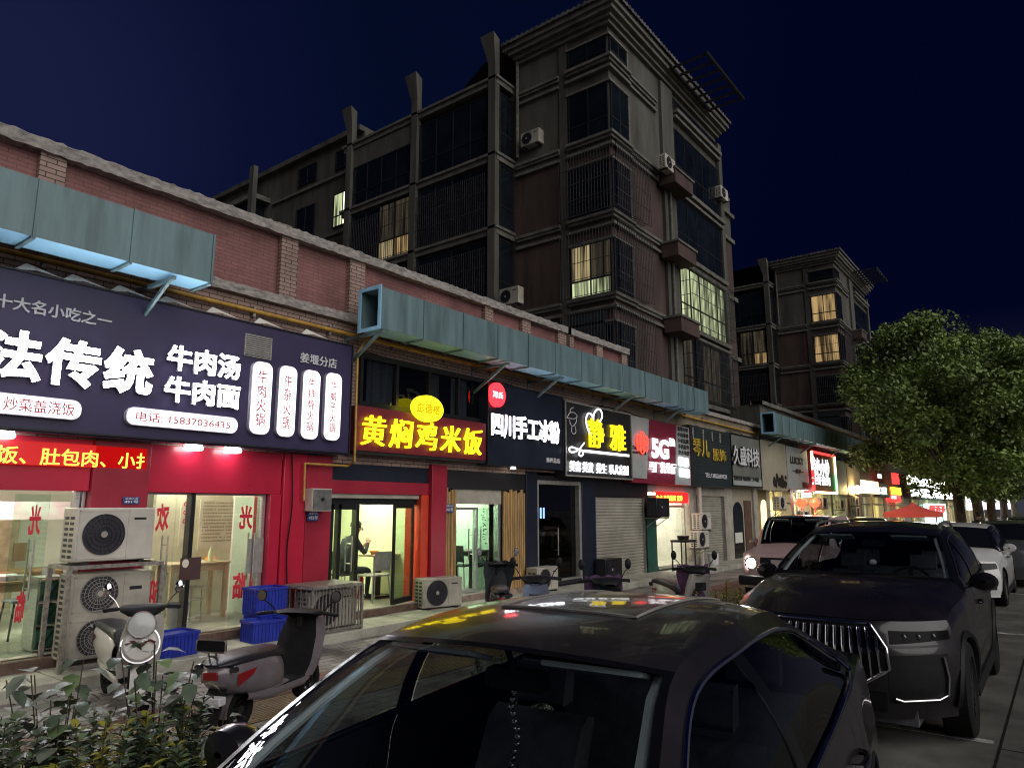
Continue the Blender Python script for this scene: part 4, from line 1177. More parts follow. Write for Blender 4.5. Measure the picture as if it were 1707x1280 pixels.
# rack with two units in front of the red pier
xl_, xr_ = ax(118, 935, 8.55), ax(255, 932, 8.55)
xc = (xl_ + xr_) / 2 + .05
rack = thing('steel_rack', 'welded steel rack on the step holding two fan units by the red pier', 'rack', (xc, 8.80, .13))
b = MB()
hw, dp, rh = .50, .26, 1.06
for a in (-hw, hw):
    for c in (-dp, dp): b.box(a - .022, a + .022, c - .022, c + .022, 0, rh)
for c in (-dp, dp): b.box(-hw, hw, c - .022, c + .022, rh, rh + .04); b.box(-hw, hw, c - .018, c + .018, .03, .06)
for a in (-hw, hw): b.box(a - .022, a + .022, -dp, dp, rh, rh + .04)
b.build('rack_frame', 'rusty_steel', rack)
ac_unit('big single fan unit standing on top of the steel rack', .86, .62, .36, (xc - .02, 8.80, .13 + 1.10), 0, 1, 'ac_white')
ac_unit('tall double fan unit inside the steel rack below the big one', .86, .94, .34, (xc, 8.80, .13 + .06), 0, 2, 'ac_grey', dark=False)
# caged one and others
cgx0, cgx1 = ax(515, 1000, 8.35), ax(598, 1000, 8.35)
cg = thing('railing_cage', 'low grey steel railing cage around a fan unit on the step', 'railing cage', ((cgx0 + cgx1) / 2, 8.6, .13))
b = MB()
hw, dp, rh = (cgx1 - cgx0) / 2, .32, .62
for c in (-dp, dp):
    for z_ in (.04, rh): b.bar((-hw, c, z_), (hw, c, z_), .03)
    n = 15
    for k in range(n + 1): b.bar((-hw + 2 * hw * k / n, c, .04), (-hw + 2 * hw * k / n, c, rh), .014)
for a in (-hw, hw):
    for z_ in (.04, rh): b.bar((a, -dp, z_), (a, dp, z_), .03)
    for k in range(1, 5): b.bar((a, -dp + 2 * dp * k / 5, .04), (a, -dp + 2 * dp * k / 5, rh), .014)
    for c in (-dp, dp): b.box(a - .018, a + .018, c - .018, c + .018, 0, rh)
b.build('railing', 'rusty_steel', cg)
MB().box(-hw, hw, -dp, dp, rh + .015, rh + .03).build('sheet_top', 'rusty_steel', cg)
ac_unit('fan unit shut inside the low railing cage', .82, .55, .32, ((cgx0 + cgx1) / 2 + .05, 8.6, .14), 0, 1, 'ac_grey')
x, y = gz(741, 1014, .13)
ac_unit('squat beige unit on the step beside the bright red jamb', .80, .52, .32, (x, y + .16, .13), R(-14), 1, 'ac_grey', dark=True)
x, y = gz(888, 985, .13)
ac_unit('small beige unit on the step in front of the dark barber shop', .76, .50, .3, (x + .1, 8.85, .13), 0, 1, 'ac_grey')
x, _ = at(1018, 950, 8.8)
ac_unit('dark unit on the step by the wide roller shutter', .78, .52, .3, (x, 8.85, .13), R(0), 1, 'gunmetal')
def wall_ac(px, py, y, label, mat='ac_white', rz=0, w=.78, h=.52):
    x, z = at(px, py, y)
    t = ac_unit(label, w, h, .30, (x, y, z), rz, 1, mat)
    for a in (-w * .35, w * .35): MB().bar((a, .3, -.02), (a, -.17, -.02), .03).bar((a, .3, -.3), (a, -.12, -.03), .025).build('wall_bracket', 'rusty_steel', t)
    return t
wall_ac(1098, 862, YW - .3, 'dark wall mounted unit left of the phone shop door', 'gunmetal')
wall_ac(1170, 884, YW - .3, 'upper pale wall unit on the pier right of the phone shop', 'ac_white')
wall_ac(1166, 914, YW - .35, 'lower pale wall unit on the pier right of the phone shop', 'ac_white')
for px, py, lab in ((1300, 850, 'pale wall unit by the lit arches'), (1320, 888, 'pale unit below the left red lantern'), (1340, 872, 'low pale unit under the grey doorway'), (1371, 848, 'pale wall unit right of the right red lantern'), (1400, 850, 'yellow lit wall unit beyond the lanterns'), (1425, 844, 'upper unit on the dark far pier'), (1427, 862, 'lower unit on the dark far pier')):
    wall_ac(px, py, YW - .3, lab)
# ---------------------------------------------------------------- apartment blocks
LV = [5.71, 8.46, 11.19, 13.93, 16.69]
ZE = 18.15
def cage(bd, x0, x1, y0, y1, z0, z1, parent, corner=False, step=.11):
    """Window security cage: bars on its three outer faces, floor grid."""
    b = MB()
    def face(a, c):
        n = max(2, int((Vector(c) - Vector(a)).length / step))
        for k in range(n + 1):
            p = Vector(a).lerp(Vector(c), k / n)
            b.bar((p.x, p.y, z0), (p.x, p.y, z1), .014)
        for q in range(5): b.bar((a[0], a[1], lerp(z0, z1, q / 4)), (c[0], c[1], lerp(z0, z1, q / 4)), .018)
    face((x0, y0, 0), (x1, y0, 0)); face((x0, y0, 0), (x0, y1, 0))
    if not corner: face((x1, y0, 0), (x1, y1, 0))
    n = int((x1 - x0) / .14)
    for k in range(n): b.bar((x0 + k * .14, y0, z0), (x0 + k * .14, y0 + .45, z0), .014)
    return b.build('security_cage', 'cage', parent, True, fix=False)
def wframe(parent, a, c, z0, z1, n, axis, pos, mats='win_dark', lit=None, mid=.32, dep=.05):
    """A glazed opening on plane axis = pos spanning a..c: frame mesh with panes as its sub-parts."""
    b = MB(); w = .05
    def bx(u0, u1, v0, v1, d0, d1, bb):
        if axis == 'y': bb.box(u0, u1, pos + d0, pos + d1, v0, v1)
        else: bb.box(pos + d0, pos + d1, u0, u1, v0, v1)
    bx(a, c, z0, z0 + w, -dep, .02, b); bx(a, c, z1 - w, z1, -dep, .02, b)
    for k in range(n + 1):
        u = lerp(a + w / 2, c - w / 2, k / n); bx(u - w / 2, u + w / 2, z0 + w, z1 - w, -dep, .02, b)
    if mid: zz = lerp(z0, z1, mid); bx(a + w, c - w, zz - .03, zz + .03, -dep + .004, .016, b)
    f = b.build('window_frame', 'gunmetal', parent, True)
    for k in range(n):
        m = lit[k] if lit and k in lit else mats
        u0, u1 = lerp(a, c, k / n) + w / 2, lerp(a, c, (k + 1) / n) - w / 2
        if isinstance(m, tuple):
            zz = lerp(z0, z1, mid)
            p = MB(); bx(u0, u1, zz, z1 - w, -.03, -.022, p); p.build('window_pane', m[0], f)
            p = MB(); bx(u0, u1, z0 + w, zz, -.03, -.022, p); p.build('window_pane', m[1], f)
        else:
            p = MB(); bx(u0, u1, z0 + w, z1 - w, -.03, -.022, p); p.build('window_pane', m, f)
    return f
def apartment(dx, label, lit, group='apartment blocks behind the shops'):
    X0, Y0 = 18.9 + dx, 10.55
    t = thing('apartment_block', label, 'apartment block', (X0, Y0, 0), 0, group)
    B = lambda b, n, m, **k: b.build(n, m, t, True, **k)
    XR, YB = X0 + 11.4, 44.
    XM = X0 + 9.4
    zs = 13.62
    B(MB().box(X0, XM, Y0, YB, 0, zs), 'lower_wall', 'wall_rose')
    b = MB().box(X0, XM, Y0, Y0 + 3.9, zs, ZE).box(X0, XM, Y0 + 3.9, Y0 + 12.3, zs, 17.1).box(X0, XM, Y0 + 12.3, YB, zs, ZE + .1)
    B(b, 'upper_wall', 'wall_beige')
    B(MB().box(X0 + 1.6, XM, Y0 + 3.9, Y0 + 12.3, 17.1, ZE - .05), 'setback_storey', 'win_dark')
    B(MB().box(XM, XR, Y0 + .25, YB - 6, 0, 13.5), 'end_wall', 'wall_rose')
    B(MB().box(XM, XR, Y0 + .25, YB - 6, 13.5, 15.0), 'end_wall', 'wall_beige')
    # mouldings at every floor: along the bay, the left wall and the street wall
    for z in LV:
        for za, zb, d in ((-.06, .04, .20), (-.16, -.06, .12), (-.44, -.34, .16)):
            b = MB()
            b.box(X0 - d, X0, Y0 - d, Y0 + 1.62, z + za, z + zb); b.box(X0, X0 + 1.3, Y0 - d, Y0, z + za, z + zb)
            b.box(X0 - d * .7, X0, Y0 + 1.95, Y0 + 3.8, z + za, z + zb)
            b.box(X0 + 1.3, X0 + 3.4, Y0 - d * .7, Y0, z + za, z + zb)
            B(b, 'cornice', 'moulding')
        if z < 14: B(MB().box(XM, XR + .12, Y0 + .13, Y0 + .25, z - .30, z - .12), 'cornice', 'moulding')
    # pilasters
    B(MB().box(X0 - .05, X0, Y0 + 1.62, Y0 + 1.95, 4.6, ZE - .02), 'pilaster', 'wall_beige')
    B(MB().box(X0 + 3.75, X0 + 4.75, Y0 - .12, Y0, 4.6, ZE - .4), 'pilaster', 'wall_beige')
    # corner windows
    for i, z in enumerate(LV):
        z0, z1 = z + .06, (z + 1.86 if i < 4 else z + .80)
        L = lit.get(('c', i))
        wframe(t, Y0 + .02, Y0 + 1.58, z0, z1, 2, 'x', X0 - .02, lit=L)
        wframe(t, X0 + .02, X0 + 1.2, z0, z1, 2, 'y', Y0 - .02)
        b = MB(); b.box(X0 - .10, X0, Y0 - .10, Y0 + 1.62, z1, z1 + .08); b.box(X0, X0 + 1.28, Y0 - .10, Y0, z1, z1 + .08); b.box(X0 + 1.2, X0 + 1.28, Y0 - .08, Y0, z0, z1)
        B(b, 'window_surround', 'moulding')
        if i in (0, 1, 2): cage('c', X0 - .42, X0 + 1.95, Y0 - .42, Y0 + 1.75, z + .02, z + 2.25, t, True)
    # AC ledges with a downpipe between them
    for z in LV[:4]:
        B(MB().box(X0 + 3.3, X0 + 4.85, Y0 - .75, Y0 - .12, z - .62, z - .12), 'ac_ledge', 'wall_rose')
        B(MB().box(X0 + 3.25, X0 + 4.9, Y0 - .80, Y0 - .12, z - .12, z - .04), 'ac_ledge_top', 'moulding')
        B(MB().tube([(X0 + 4.05, Y0 - .2, z - .64), (X0 + 4.05, Y0 - .2, z - 2.8)], .05, 8), 'downpipe', 'moulding')
    # enclosed balconies on the street side
    bx0, bx1 = X0 + 4.85, X0 + 9.25
    for i, z in enumerate(LV):
        z1 = z + 2.62 if i < 4 else ZE - .35
        z0 = z + .06 if i < 4 else z + .45
        L = lit.get(('b', i))
        wframe(t, bx0, bx1, z0, z1 - .25, 5, 'y', Y0 - .05, lit=L, mid=.36)
        b = MB(); b.box(bx0, bx1 + .1, Y0 - .28, Y0, z0 - .22, z0 - .06); b.box(bx0, bx1 + .1, Y0 - .20, Y0, z0 - .42, z0 - .30)
        B(b, 'balcony_slab', 'moulding')
        if i in (0, 1): cage('b', bx0 + .02, bx1 - .1, Y0 - .55, Y0 - .1, z + .05, z + 2.2, t)
    B(MB().box(bx1, bx1 + .35, Y0 - .16, Y0, 4.6, ZE - .6), 'pilaster', 'wall_beige')
    # roof: eave slab, tiled hip, gutter line
    ex0, ey0, ex1 = X0 - .42, Y0 - .42, XM + .25
    b = MB(); b.box(ex0, ex1, ey0, Y0 + 3.9, ZE, ZE + .16); b.box(ex0, X0 + 3.4, ey0, Y0 + .4, ZE + .16, ZE + .22)
    B(b, 'eave_soffit', 'moulding')
    for q, d in ((.28, .14), (.14, .26)):
        b = MB(); b.box(X0 - d, XM + d * .5, Y0 - d, Y0, ZE - q, ZE - q + .14); b.box(X0 - d, X0, Y0, Y0 + 3.8, ZE - q, ZE - q + .14)
        B(b, 'eave_cove', 'moulding')
    b = MB(); b.box(ex0 - .1, ex1 + .1, ey0 - .1, ey0 + .12, ZE + .16, ZE + .42); b.box(ex0 - .1, ex0 + .12, ey0 + .12, Y0 + 4.1, ZE + .16, ZE + .42); b.box(ex1 - .1, ex1 + .1, ey0 + .12, Y0 + 4.1, ZE + .16, ZE + .42)
    B(b, 'gutter', 'moulding')
    zr = ZE + .42
    a_ = [(ex0 - .2, ey0 - .2, zr), (ex1 + .2, ey0 - .2, zr), (ex1 + .2, Y0 + 12, zr), (ex0 - .2, Y0 + 4.2, zr), (X0 + 3.6, Y0 + 3.8, zr + 1.5), (XM - 3.2, Y0 + 3.8, zr + 1.5), (X0 + 3.6, Y0 + 12, zr + 1.2)]
    b = MB().add(a_, [(0, 1, 5, 4), (1, 2, 6, 5), (0, 4, 6, 3), (4, 5, 6)])
    B(b, 'hip_roof', 'roof_tile')
    path = [(ex0 - .2, Y0 + 4.1 - .055 * k) for k in range(int((Y0 + 4.1 - ey0 + .2) / .055))] + [(ex0 - .2 + .055 * k, ey0 - .2) for k in range(int((ex1 - ex0 + .4) / .055))]
    rows = [[(x_, y_, zr - .07 - .03 * (k % 4 in (0, 1))), (x_, y_, zr + .02 + .05 * (k % 4 in (1, 2))), (x_ + .25, y_ + .25, zr + .06)] for k, (x_, y_) in enumerate(path)]
    B(MB().grid(rows, smooth=False), 'tile_edge', 'roof_tile', fix=False)
    # roof trellis
    b = MB()
    for y in (Y0 - 1.9, Y0 - .5): b.bar((X0 + 3.9, y, ZE + .06), (X0 + 7.7, y, ZE + .06), .09, .12)
    for k in range(7): b.bar((X0 + 4.0 + k * .60, Y0 - 1.9, ZE + .06), (X0 + 4.0 + k * .60, Y0 - .5, ZE + .06), .06, .09)
    B(b, 'roof_trellis', 'gunmetal')
    # terrace railing at the lower end
    b = MB()
    for k in range(16): b.tube([(XM + .25 + k * .13, Y0 + .35, 15.0), (XM + .25 + k * .13, Y0 + .35, 15.75)], .035, 6)
    b.box(XM + .1, XR + .1, Y0 + .25, Y0 + .5, 15.75, 15.88)
    B(b, 'terrace_railing', 'moulding')
    B(MB().box(XM, XR + .15, Y0 + .1, YB - 6, 14.86, 15.02), 'cornice', 'moulding')
    # rain pipe at the end of the corner bay
    B(MB().tube([(X0 - .12, Y0 + 3.72, ZE), (X0 - .12, Y0 + 3.72, 14.2)], .06, 8), 'downpipe', 'moulding')
    # long side: balcony block with tall flared pillars
    by0, by1, bX = Y0 + 3.95, Y0 + 12.0, X0 - .95
    for y in (by0 + .02, by0 + 3.95, by0 + 7.85):
        B(MB().box(bX - .14, bX + .10, y, y + .32, 4.6, 17.6), 'pillar', 'wall_beige')
        b = MB().add([(bX - .14, y, 17.6), (bX + .10, y, 17.6), (bX + .10, y + .32, 17.6), (bX - .14, y + .32, 17.6), (bX - .26, y - .01, 18.75), (bX + .08, y - .01, 18.6), (bX + .08, y + .62, 18.6), (bX - .26, y + .62, 18.75)],
                     [(0, 1, 5, 4), (1, 2, 6, 5), (2, 3, 7, 6), (3, 0, 4, 7), (4, 5, 6, 7)])
        B(b, 'pillar_head', 'wall_beige')
    for i, z in enumerate((5.9, 8.62, 11.38, 14.12, 17.05)):
        b = MB(); b.box(bX - .06, X0, by0, by1 + .4, z - .24, z); b.box(bX - .14, X0, by0 - .06, by1 + .46, z - .05, z + .05)
        B(b, 'balcony_slab', 'moulding')
        if i < 4:
            for q in range(2):
                y0, y1 = by0 + .44 + 3.92 * q, by0 + 3.93 + 3.92 * q
                top = z + 2.42
                if i == 3 and q == 1:
                    B(MB().box(bX, bX + .1, y0, y1, z + 1.85, z + 2.66), 'balcony_fascia', 'wall_beige'); top = z + 1.85
                wframe(t, y0, y1, z + .06, top, 4, 'x', bX + .05, lit=lit.get(('l', i, q)), mid=.34)
            wframe(t, bX + .1, X0 - .02, z + .06, z + 2.4, 1, 'y', by0 + .04, mid=.34)
            if i in (0, 1, 2):
                b = MB()
                for k in range(72): b.bar((bX - .12, by0 + .5 + k * .105, z + .06), (bX - .12, by0 + .5 + k * .105, z + 2.1), .013)
                for q in range(4): b.bar((bX - .12, by0 + .5, z + .1 + q * .66), (bX - .12, by0 + 8., z + .1 + q * .66), .016)
                B(b, 'security_cage', 'cage', fix=False)
    # recessed windows further back and a second balcony stack
    for i, z in enumerate(LV):
        for q, (y0, y1) in enumerate(((Y0 + 12.9, Y0 + 14.2), (Y0 + 15.6, Y0 + 17.0))):
            wframe(t, y0, y1, z + .25, min(z + 1.85, ZE - .3), 2, 'x', X0 - .02, lit=lit.get(('r', i, q)))
        b = MB(); b.box(X0 - .12, X0, Y0 + 12.4, Y0 + 19., z - .10, z + .02)
        B(b, 'cornice', 'moulding')
    for y in (Y0 + 19.2, Y0 + 27.): B(MB().box(bX - .14, bX + .10, y, y + .34, 4.6, 18.4), 'pillar', 'wall_beige')
    for z in (5.9, 8.62, 11.38, 14.12, 17.05): B(MB().box(bX - .06, X0, Y0 + 19.3, Y0 + 27.3, z - .24, z), 'balcony_slab', 'moulding')
    B(MB().box(bX + .1, X0 - .01, Y0 + 19.8, Y0 + 26.9, 5., 17.), 'balcony_glazing', 'win_dark')
    B(MB().box(X0 - .3, XM, Y0 + 12.3, YB, ZE + .1, ZE + .34), 'roof_slab', 'wall_beige')
    # dark sheet standing in for the shaded recess over the shop roof, teal panel beside it
    B(MB().box(X0 - .04, X0 - .005, Y0 + 1.95, Y0 + 3.9, 4.9, 7.9), 'recess_shade_sheet', 'win_dark')
    B(MB().box(X0 - .10, X0 - .04, Y0 + .3, Y0 + 1.6, 4.9, 7.98), 'sheet_panel', 'teal_panel')
    return t
W_, C_, K_ = 'lit_window_warm', 'lit_window_cool', 'lit_window_cream'
def litp(name, col, s, freq, dark=.08):
    """A lit room seen through its curtains: soft vertical folds of brighter and duller cloth."""
    m = em(name, col, s)
    m.node_tree.nodes['Principled BSDF'].inputs['Base Color'].default_value = (.03, .03, .03, 1)
    n = m.node_tree
    t = n.nodes.new('ShaderNodeTexCoord')
    mp = n.nodes.new('ShaderNodeMapping'); mp.inputs['Scale'].default_value = (freq, freq, .35)
    no = n.nodes.new('ShaderNodeTexNoise'); no.inputs['Scale'].default_value = 1.0; no.inputs['Detail'].default_value = 3
    r = n.nodes.new('ShaderNodeValToRGB')
    r.color_ramp.elements[0].position = .38; r.color_ramp.elements[1].position = .62
    r.color_ramp.elements[0].color = (*[c * dark for c in col], 1); r.color_ramp.elements[1].color = (*col, 1)
    n.links.new(t.outputs['Object'], mp.inputs[0]); n.links.new(mp.outputs[0], no.inputs[0]); n.links.new(no.outputs[0], r.inputs[0])
    n.links.new(r.outputs[0], n.nodes['Principled BSDF'].inputs['Emission Color'])
    M[name] = m
    return name
cur1 = litp('lit_curtain_greenish', (.88, 1, .55), .27, 5.5)
cur2 = litp('lit_curtain_warm', (1, .66, .28), .16, 4.)
cur3 = litp('lit_curtain_dim', (1, .80, .45), .018, 6., .02)
cur4 = litp('lit_curtain_low', (1, .80, .40), .14, 5., .04)
apartment(0, 'nearer tall apartment block with beige and rose walls and caged windows', {('c', 1): {0: (cur3, cur1), 1: (cur4, cur1)}, ('b', 1): {0: cur1, 1: cur1, 2: cur1, 3: cur1, 4: cur1}, ('b', 0): {0: cur3, 2: cur3, 3: cur3}, ('r', 3, 0): {1: cur1, 0: K_}, ('l', 2, 1): {0: (cur3, cur2), 1: (cur3, cur4)}})
apartment(29.6, 'farther apartment block with two orange lit corner windows', {('c', 3): {0: cur2, 1: cur2}, ('c', 2): {0: cur2, 1: cur2}, ('l', 2, 0): {0: (cur3, cur2), 1: cur3}})
for px, py, y, rz, lab in ((1112, 288, 10.0, 0, 'unit on the upper ledge of the nearer apartment block'), (1203, 335, 10.35, 0, 'unit hung near the right end of the nearer apartment block')):
    x, z = at(px, py, y); ac_unit(lab, .8, .55, .3, (x, y, z), 0, 1, 'ac_white')
o = Vector(ray(887, 245)); k = 18.72 / o.x
ac_unit('round shadowed unit high on the left wall of the nearer block', .8, .55, .3, (18.72, o.y * k, CAM_H + o.z * k), R(-90), 1, 'ac_grey')
o = Vector(ray(857, 512)); k = 17.9 / o.x
ac_unit('unit low on the nearer block just above the parapet', .8, .6, .3, (17.75, o.y * k, CAM_H + o.z * k), R(-90), 1, 'ac_grey')
# ---------------------------------------------------------------- cars
M['paint_black'] = pm('dusty_black_paint', (.022, .020, .024), .30, .2, var=.22, scale=2.5, coat=.6, bump=.0)
M['paint_suv'] = pm('deep_black_paint', (.014, .012, .015), .28, .2, var=.25, scale=2.5, coat=.5)
M['paint_white'] = pm('white_car_paint', (.70, .70, .68), .3, .0, var=.05, scale=3, coat=.8)
M['paint_pink'] = pm('dusty_pink_car_paint', (.52, .36, .36), .35, .0, var=.06, scale=3, coat=.6)
M['paint_grey'] = pm('grey_car_paint', (.10, .105, .11), .3, .3, var=.1, scale=3, coat=.8)
M['cabin'] = pm('dark_cabin', (.10, .105, .12), .7, var=.2, scale=9)
M['pillar_cloth'] = pm('pale_pillar_cloth', (.42, .44, .46), .8, var=.1)
M['windscreen'] = glass('windscreen_glass', (.72, .78, .78), .0)
M['side_glass'] = pm('tinted_side_glass', (.008, .009, .010), .04, var=.0, spec=.6)
M['black_gloss'] = pm('gloss_black_trim', (.006, .006, .008), .12, var=.1, scale=6, spec=.3)
M['lamp_black'] = pm('smoked_lamp_cover', (.006, .006, .007), .22, var=.1, scale=6, spec=.08)
M['tint'] = glass('tinted_window_glass', (.26, .28, .29), .01)
M['lamp_off'] = pm('headlamp_lens', (.05, .05, .055), .08, .3, var=.3, scale=14, coat=1.)
M['tail_lens'] = pm('red_tail_lens', (.28, .01, .015), .12, var=.1, scale=9, coat=1.)
def coons(c0, c1, d0, d1):
    """Grid of a patch bounded by polylines: c0, c1 along u; d0 joins their starts, d1 their ends, along v."""
    n, m = len(c0), len(d0)
    rows = []
    for j in range(m):
        v = j / (m - 1); r = []
        for i in range(n):
            u = i / (n - 1)
            p = c0[i] * (1 - v) + c1[i] * v + d0[j] * (1 - u) + d1[j] * u - (c0[0] * (1 - u) * (1 - v) + c0[-1] * u * (1 - v) + c1[0] * (1 - u) * v + c1[-1] * u * v)
            r.append(p)
        rows.append(r)
    return rows
def make_car(name, label, cat, loc, rz, c, paint, group='cars parked and driving along the street'):
    t = thing(name, label, cat, loc, rz, group)
    L, hw, wr = c['L'], c['hw'], c['wr']
    w1, w2 = c['axles']; sill = c.get('sill', .24)
    A, B_, C, D = (Vector(c[k]) for k in 'ABCD')
    tx, tz = [p[0] for p in c['top']], [p[1] for p in c['top']]
    ztop = lambda x: interp(tx, tz, x)
    xs, xe = c.get('nose', .42), L - c.get('tail', .40)
    plan = lambda x: hw * interp([0, xs, 1.2, L - 1.1, xe, L], [.90, .945, 1, 1, .95, .90], x)
    def yb(x, z):
        zn = max(0, min(1, (z - sill) / (ztop(x) - sill)))
        return plan(x) * interp([0, .15, .42, .66, .72, .90, 1.], c.get('prof', [.95, .985, 1.0, .992, .978, .962, .925]), zn)
    ar = wr + .055
    def zbot(x):
        z = sill
        for w in (w1, w2):
            if abs(x - w) < ar: z = max(z, wr + math.sqrt(ar * ar - (x - w) ** 2))
        return z
    def side(x0, x1, sgn, n=None):
        cols = []
        xv = sorted(set([x0, x1] + [x0 + (x1 - x0) * i / (n or 26) for i in range((n or 26) + 1)] + [w + ar * math.cos(R(a)) for w in (w1, w2) for a in range(0, 181, 9) if x0 < w + ar * math.cos(R(a)) < x1]))
        for x in xv:
            z0, z1 = zbot(x), ztop(x)
            cols.append([(x, sgn * yb(x, lerp(z0, z1, k / 14)), lerp(z0, z1, k / 14)) for k in range(15)])
        return cols
    dr = c['doors']
    g = .004
    segs = [('fender', xs, dr[0] - g), ('front_door', dr[0], dr[1] - g), ('rear_door', dr[1], dr[2] - g), ('quarter_panel', dr[2], xe)]
    for sg in (-1, 1):
        for nm, x0, x1 in segs:
            o = MB().grid(side(x0, x1, sg)).build(nm, paint, t, fix=False)
            if 'door' in nm:
                hx = x1 - .24; hz = ztop(hx) - c.get('handle', .14)
                b = MB(); y = yb(hx, hz)
                b.tube(spline([(hx - .11, sg * (y - .005), hz), (hx - .08, sg * (y + .032), hz), (hx + .08, sg * (y + .034), hz), (hx + .11, sg * (y - .005), hz)], 12), .013, 8)
                b.build('door_handle', 'black_gloss', o)
        # wheel arch lips and sill
        for w in (w1, w2):
            pts = [(w + ar * math.cos(R(a)), sg * (yb(w + ar * math.cos(R(a)), max(sill, wr + ar * math.sin(R(a)))) - .004), max(sill - .04, wr + ar * math.sin(R(a)))) for a in range(-12, 193, 8)]
            MB().tube(pts, c.get('lip', .014), 6).build('wheel_arch', c.get('lipmat', 'plastic_black'), t)
        MB().box(w1 + ar, w2 - ar, sg * (hw * .93), sg * (hw * .99), sill - .07, sill + .05).build('side_skirt', 'plastic_black', t, bev=.01)
    # nose and tail skins
    zl = c.get('low', .20)
    nx = c['nosez']                     # (z, x) centre profile of the nose
    tl = c['tailz']
    def fas(u, z, front=True):
        if front:
            x0 = interp([p[0] for p in nx], [p[1] for p in nx], z); s = abs(u) ** c.get('round', 2.6)
            return Vector((x0 + (xs - x0) * s, u * yb(xs, z), z))
        x0 = interp([p[0] for p in tl], [p[1] for p in tl], z); s = abs(u) ** 3.0
        return Vector((x0 + (xe - x0) * s, u * yb(xe, z), z))
    zfc, zrc = c['hoodz'], c['deckz']
    ftop = lambda u: lerp(zfc, ztop(xs), abs(u) ** 2)
    rtop = lambda u: lerp(zrc, ztop(xe), abs(u) ** 2)
    U = [i / 16 - 1 for i in range(33)]
    MB().grid([[fas(u, lerp(zl, ftop(u), k / 16)) for u in U] for k in range(17)]).build('front_bumper', paint, t, fix=False)
    MB().grid([[fas(u, lerp(zl + .05, rtop(u), k / 14), False) for u in U] for k in range(15)]).build('rear_bumper', paint, t, fix=False)
    # hood
    bowA, bowB = c.get('bowA', .16), c.get('bowB', .07)
    crA, crB = c.get('crA', .03), c.get('crB', .035)
    def cowl(u):
        y = u * yb(A.x, ztop(A.x))
        k = min(1, abs(y) / A.y)
        z = lerp(A.z + crA * (1 - k * k), ztop(A.x), max(0, (abs(y) - A.y) / (yb(A.x, ztop(A.x)) - A.y)))
        return Vector((A.x - bowA * (1 - k * k), y, z - .015))
    sd = lambda sg: [Vector((x, sg * yb(x, ztop(x)), ztop(x))) for x in [lerp(xs, A.x, k / 14) for k in range(15)]]
    rows = coons([fas(u, ftop(u)) for u in U], [cowl(u) for u in U], sd(-1), sd(1))
    for j, r in enumerate(rows):
        for i, p in enumerate(r):
            u, v = U[i], j / 14
            p.z += c.get('crown', .035) * (1 - u ** 4) * math.sin(math.pi * min(1, v * .9 + .05)) + c.get('crease', .010) * (1 if abs(u) < .62 else max(0, 1 - (abs(u) - .62) / .1)) * min(1, v * 4) * min(1, (1 - v) * 6)
    MB().grid(rows).build('hood', paint, t, fix=False)
    # greenhouse
    up = spline([A, A.lerp(B_, .5) + Vector((-.02, .012, .012)), B_] + [Vector(p) for p in c['rail']] + [C, C.lerp(D, .5) + Vector((.02, .01, .012)), D], 90)
    up = sorted(up, key=lambda p: p.x)
    ux = [p.x for p in up]
    uy = lambda x: interp(ux, [p.y for p in up], x)
    uz = lambda x: interp(ux, [p.z for p in up], x)
    def gh(x, s, sg, off=0.):
        y0, z0, y1, z1 = yb(x, ztop(x)), ztop(x), uy(x), max(uz(x), ztop(x) + .004)
        h = z1 - z0
        return Vector((x, sg * (lerp(y0, y1, s) + .10 * h * math.sin(math.pi * s) + off), lerp(z0, z1, s)))
    pil = c.get('pillar', paint)
    gx = [lerp(A.x, D.x, k / 60) for k in range(61)]
    xa, xb = c['dlo']; bp = c['bpil']
    tops = c.get('topoff', [(0, .07)])
    def stop(x): return interp([p[0] for p in tops], [p[1] for p in tops], x)
    def srange(x):
        h = max(.004, uz(x) - ztop(x))
        a = min(.9, .025 / h); b = 1 - stop(x) / h
        return a, max(a + .0005, b)
    for sg in (-1, 1):
        # frame of the side windows, open where the glass is
        MB().grid([[gh(x, srange(x)[1] + (1 - srange(x)[1]) * k / 4, sg) for k in range(5)] for x in gx]).build('roof_rail', c.get('railmat', pil), t, fix=False)
        MB().grid([[gh(x, srange(x)[0] * k / 3, sg) for k in range(4)] for x in gx]).build('window_sill', pil, t, fix=False)
        MB().grid([[gh(x, lerp(*srange(x), k / 6), sg) for k in range(7)] for x in gx if x <= xa + .0] + [[gh(xa, lerp(*srange(xa), k / 6), sg) for k in range(7)]]).build('a_pillar_foot', pil, t, fix=False)
        MB().grid([[gh(xb, lerp(*srange(xb), k / 6), sg) for k in range(7)]] + [[gh(x, lerp(*srange(x), k / 6), sg) for k in range(7)] for x in gx if x > xb]).build('c_pillar', paint, t, fix=False)
        cuts = [xa] + [p for q in bp for p in q] + [xb]
        for k in range(0, len(cuts), 2):
            x0, x1 = cuts[k], cuts[k + 1]
            MB().grid([[gh(lerp(x0, x1, i / 18), lerp(*srange(lerp(x0, x1, i / 18)), q / 6), sg, -.004) for q in range(7)] for i in range(19)]).build('side_window', c.get('sg', 'side_glass'), t, fix=False)
        for x0, x1 in bp:
            MB().grid([[gh(lerp(x0, x1, i / 3), lerp(*srange(lerp(x0, x1, i / 3)), q / 6), sg, .002) for q in range(7)] for i in range(4)]).build('b_pillar', 'black_gloss', t, fix=False)
        if c.get('trim'):
            n = 40
            pts = [gh(lerp(xa, xb, i / n), srange(lerp(xa, xb, i / n))[0], sg, .006) for i in range(n + 1)] + [gh(lerp(xb, xa, i / n), srange(lerp(xb, xa, i / n))[1], sg, .006) for i in range(n + 1)]
            MB().tube(pts, .009, 6, closed=True).build('window_trim', c['trim'], t)
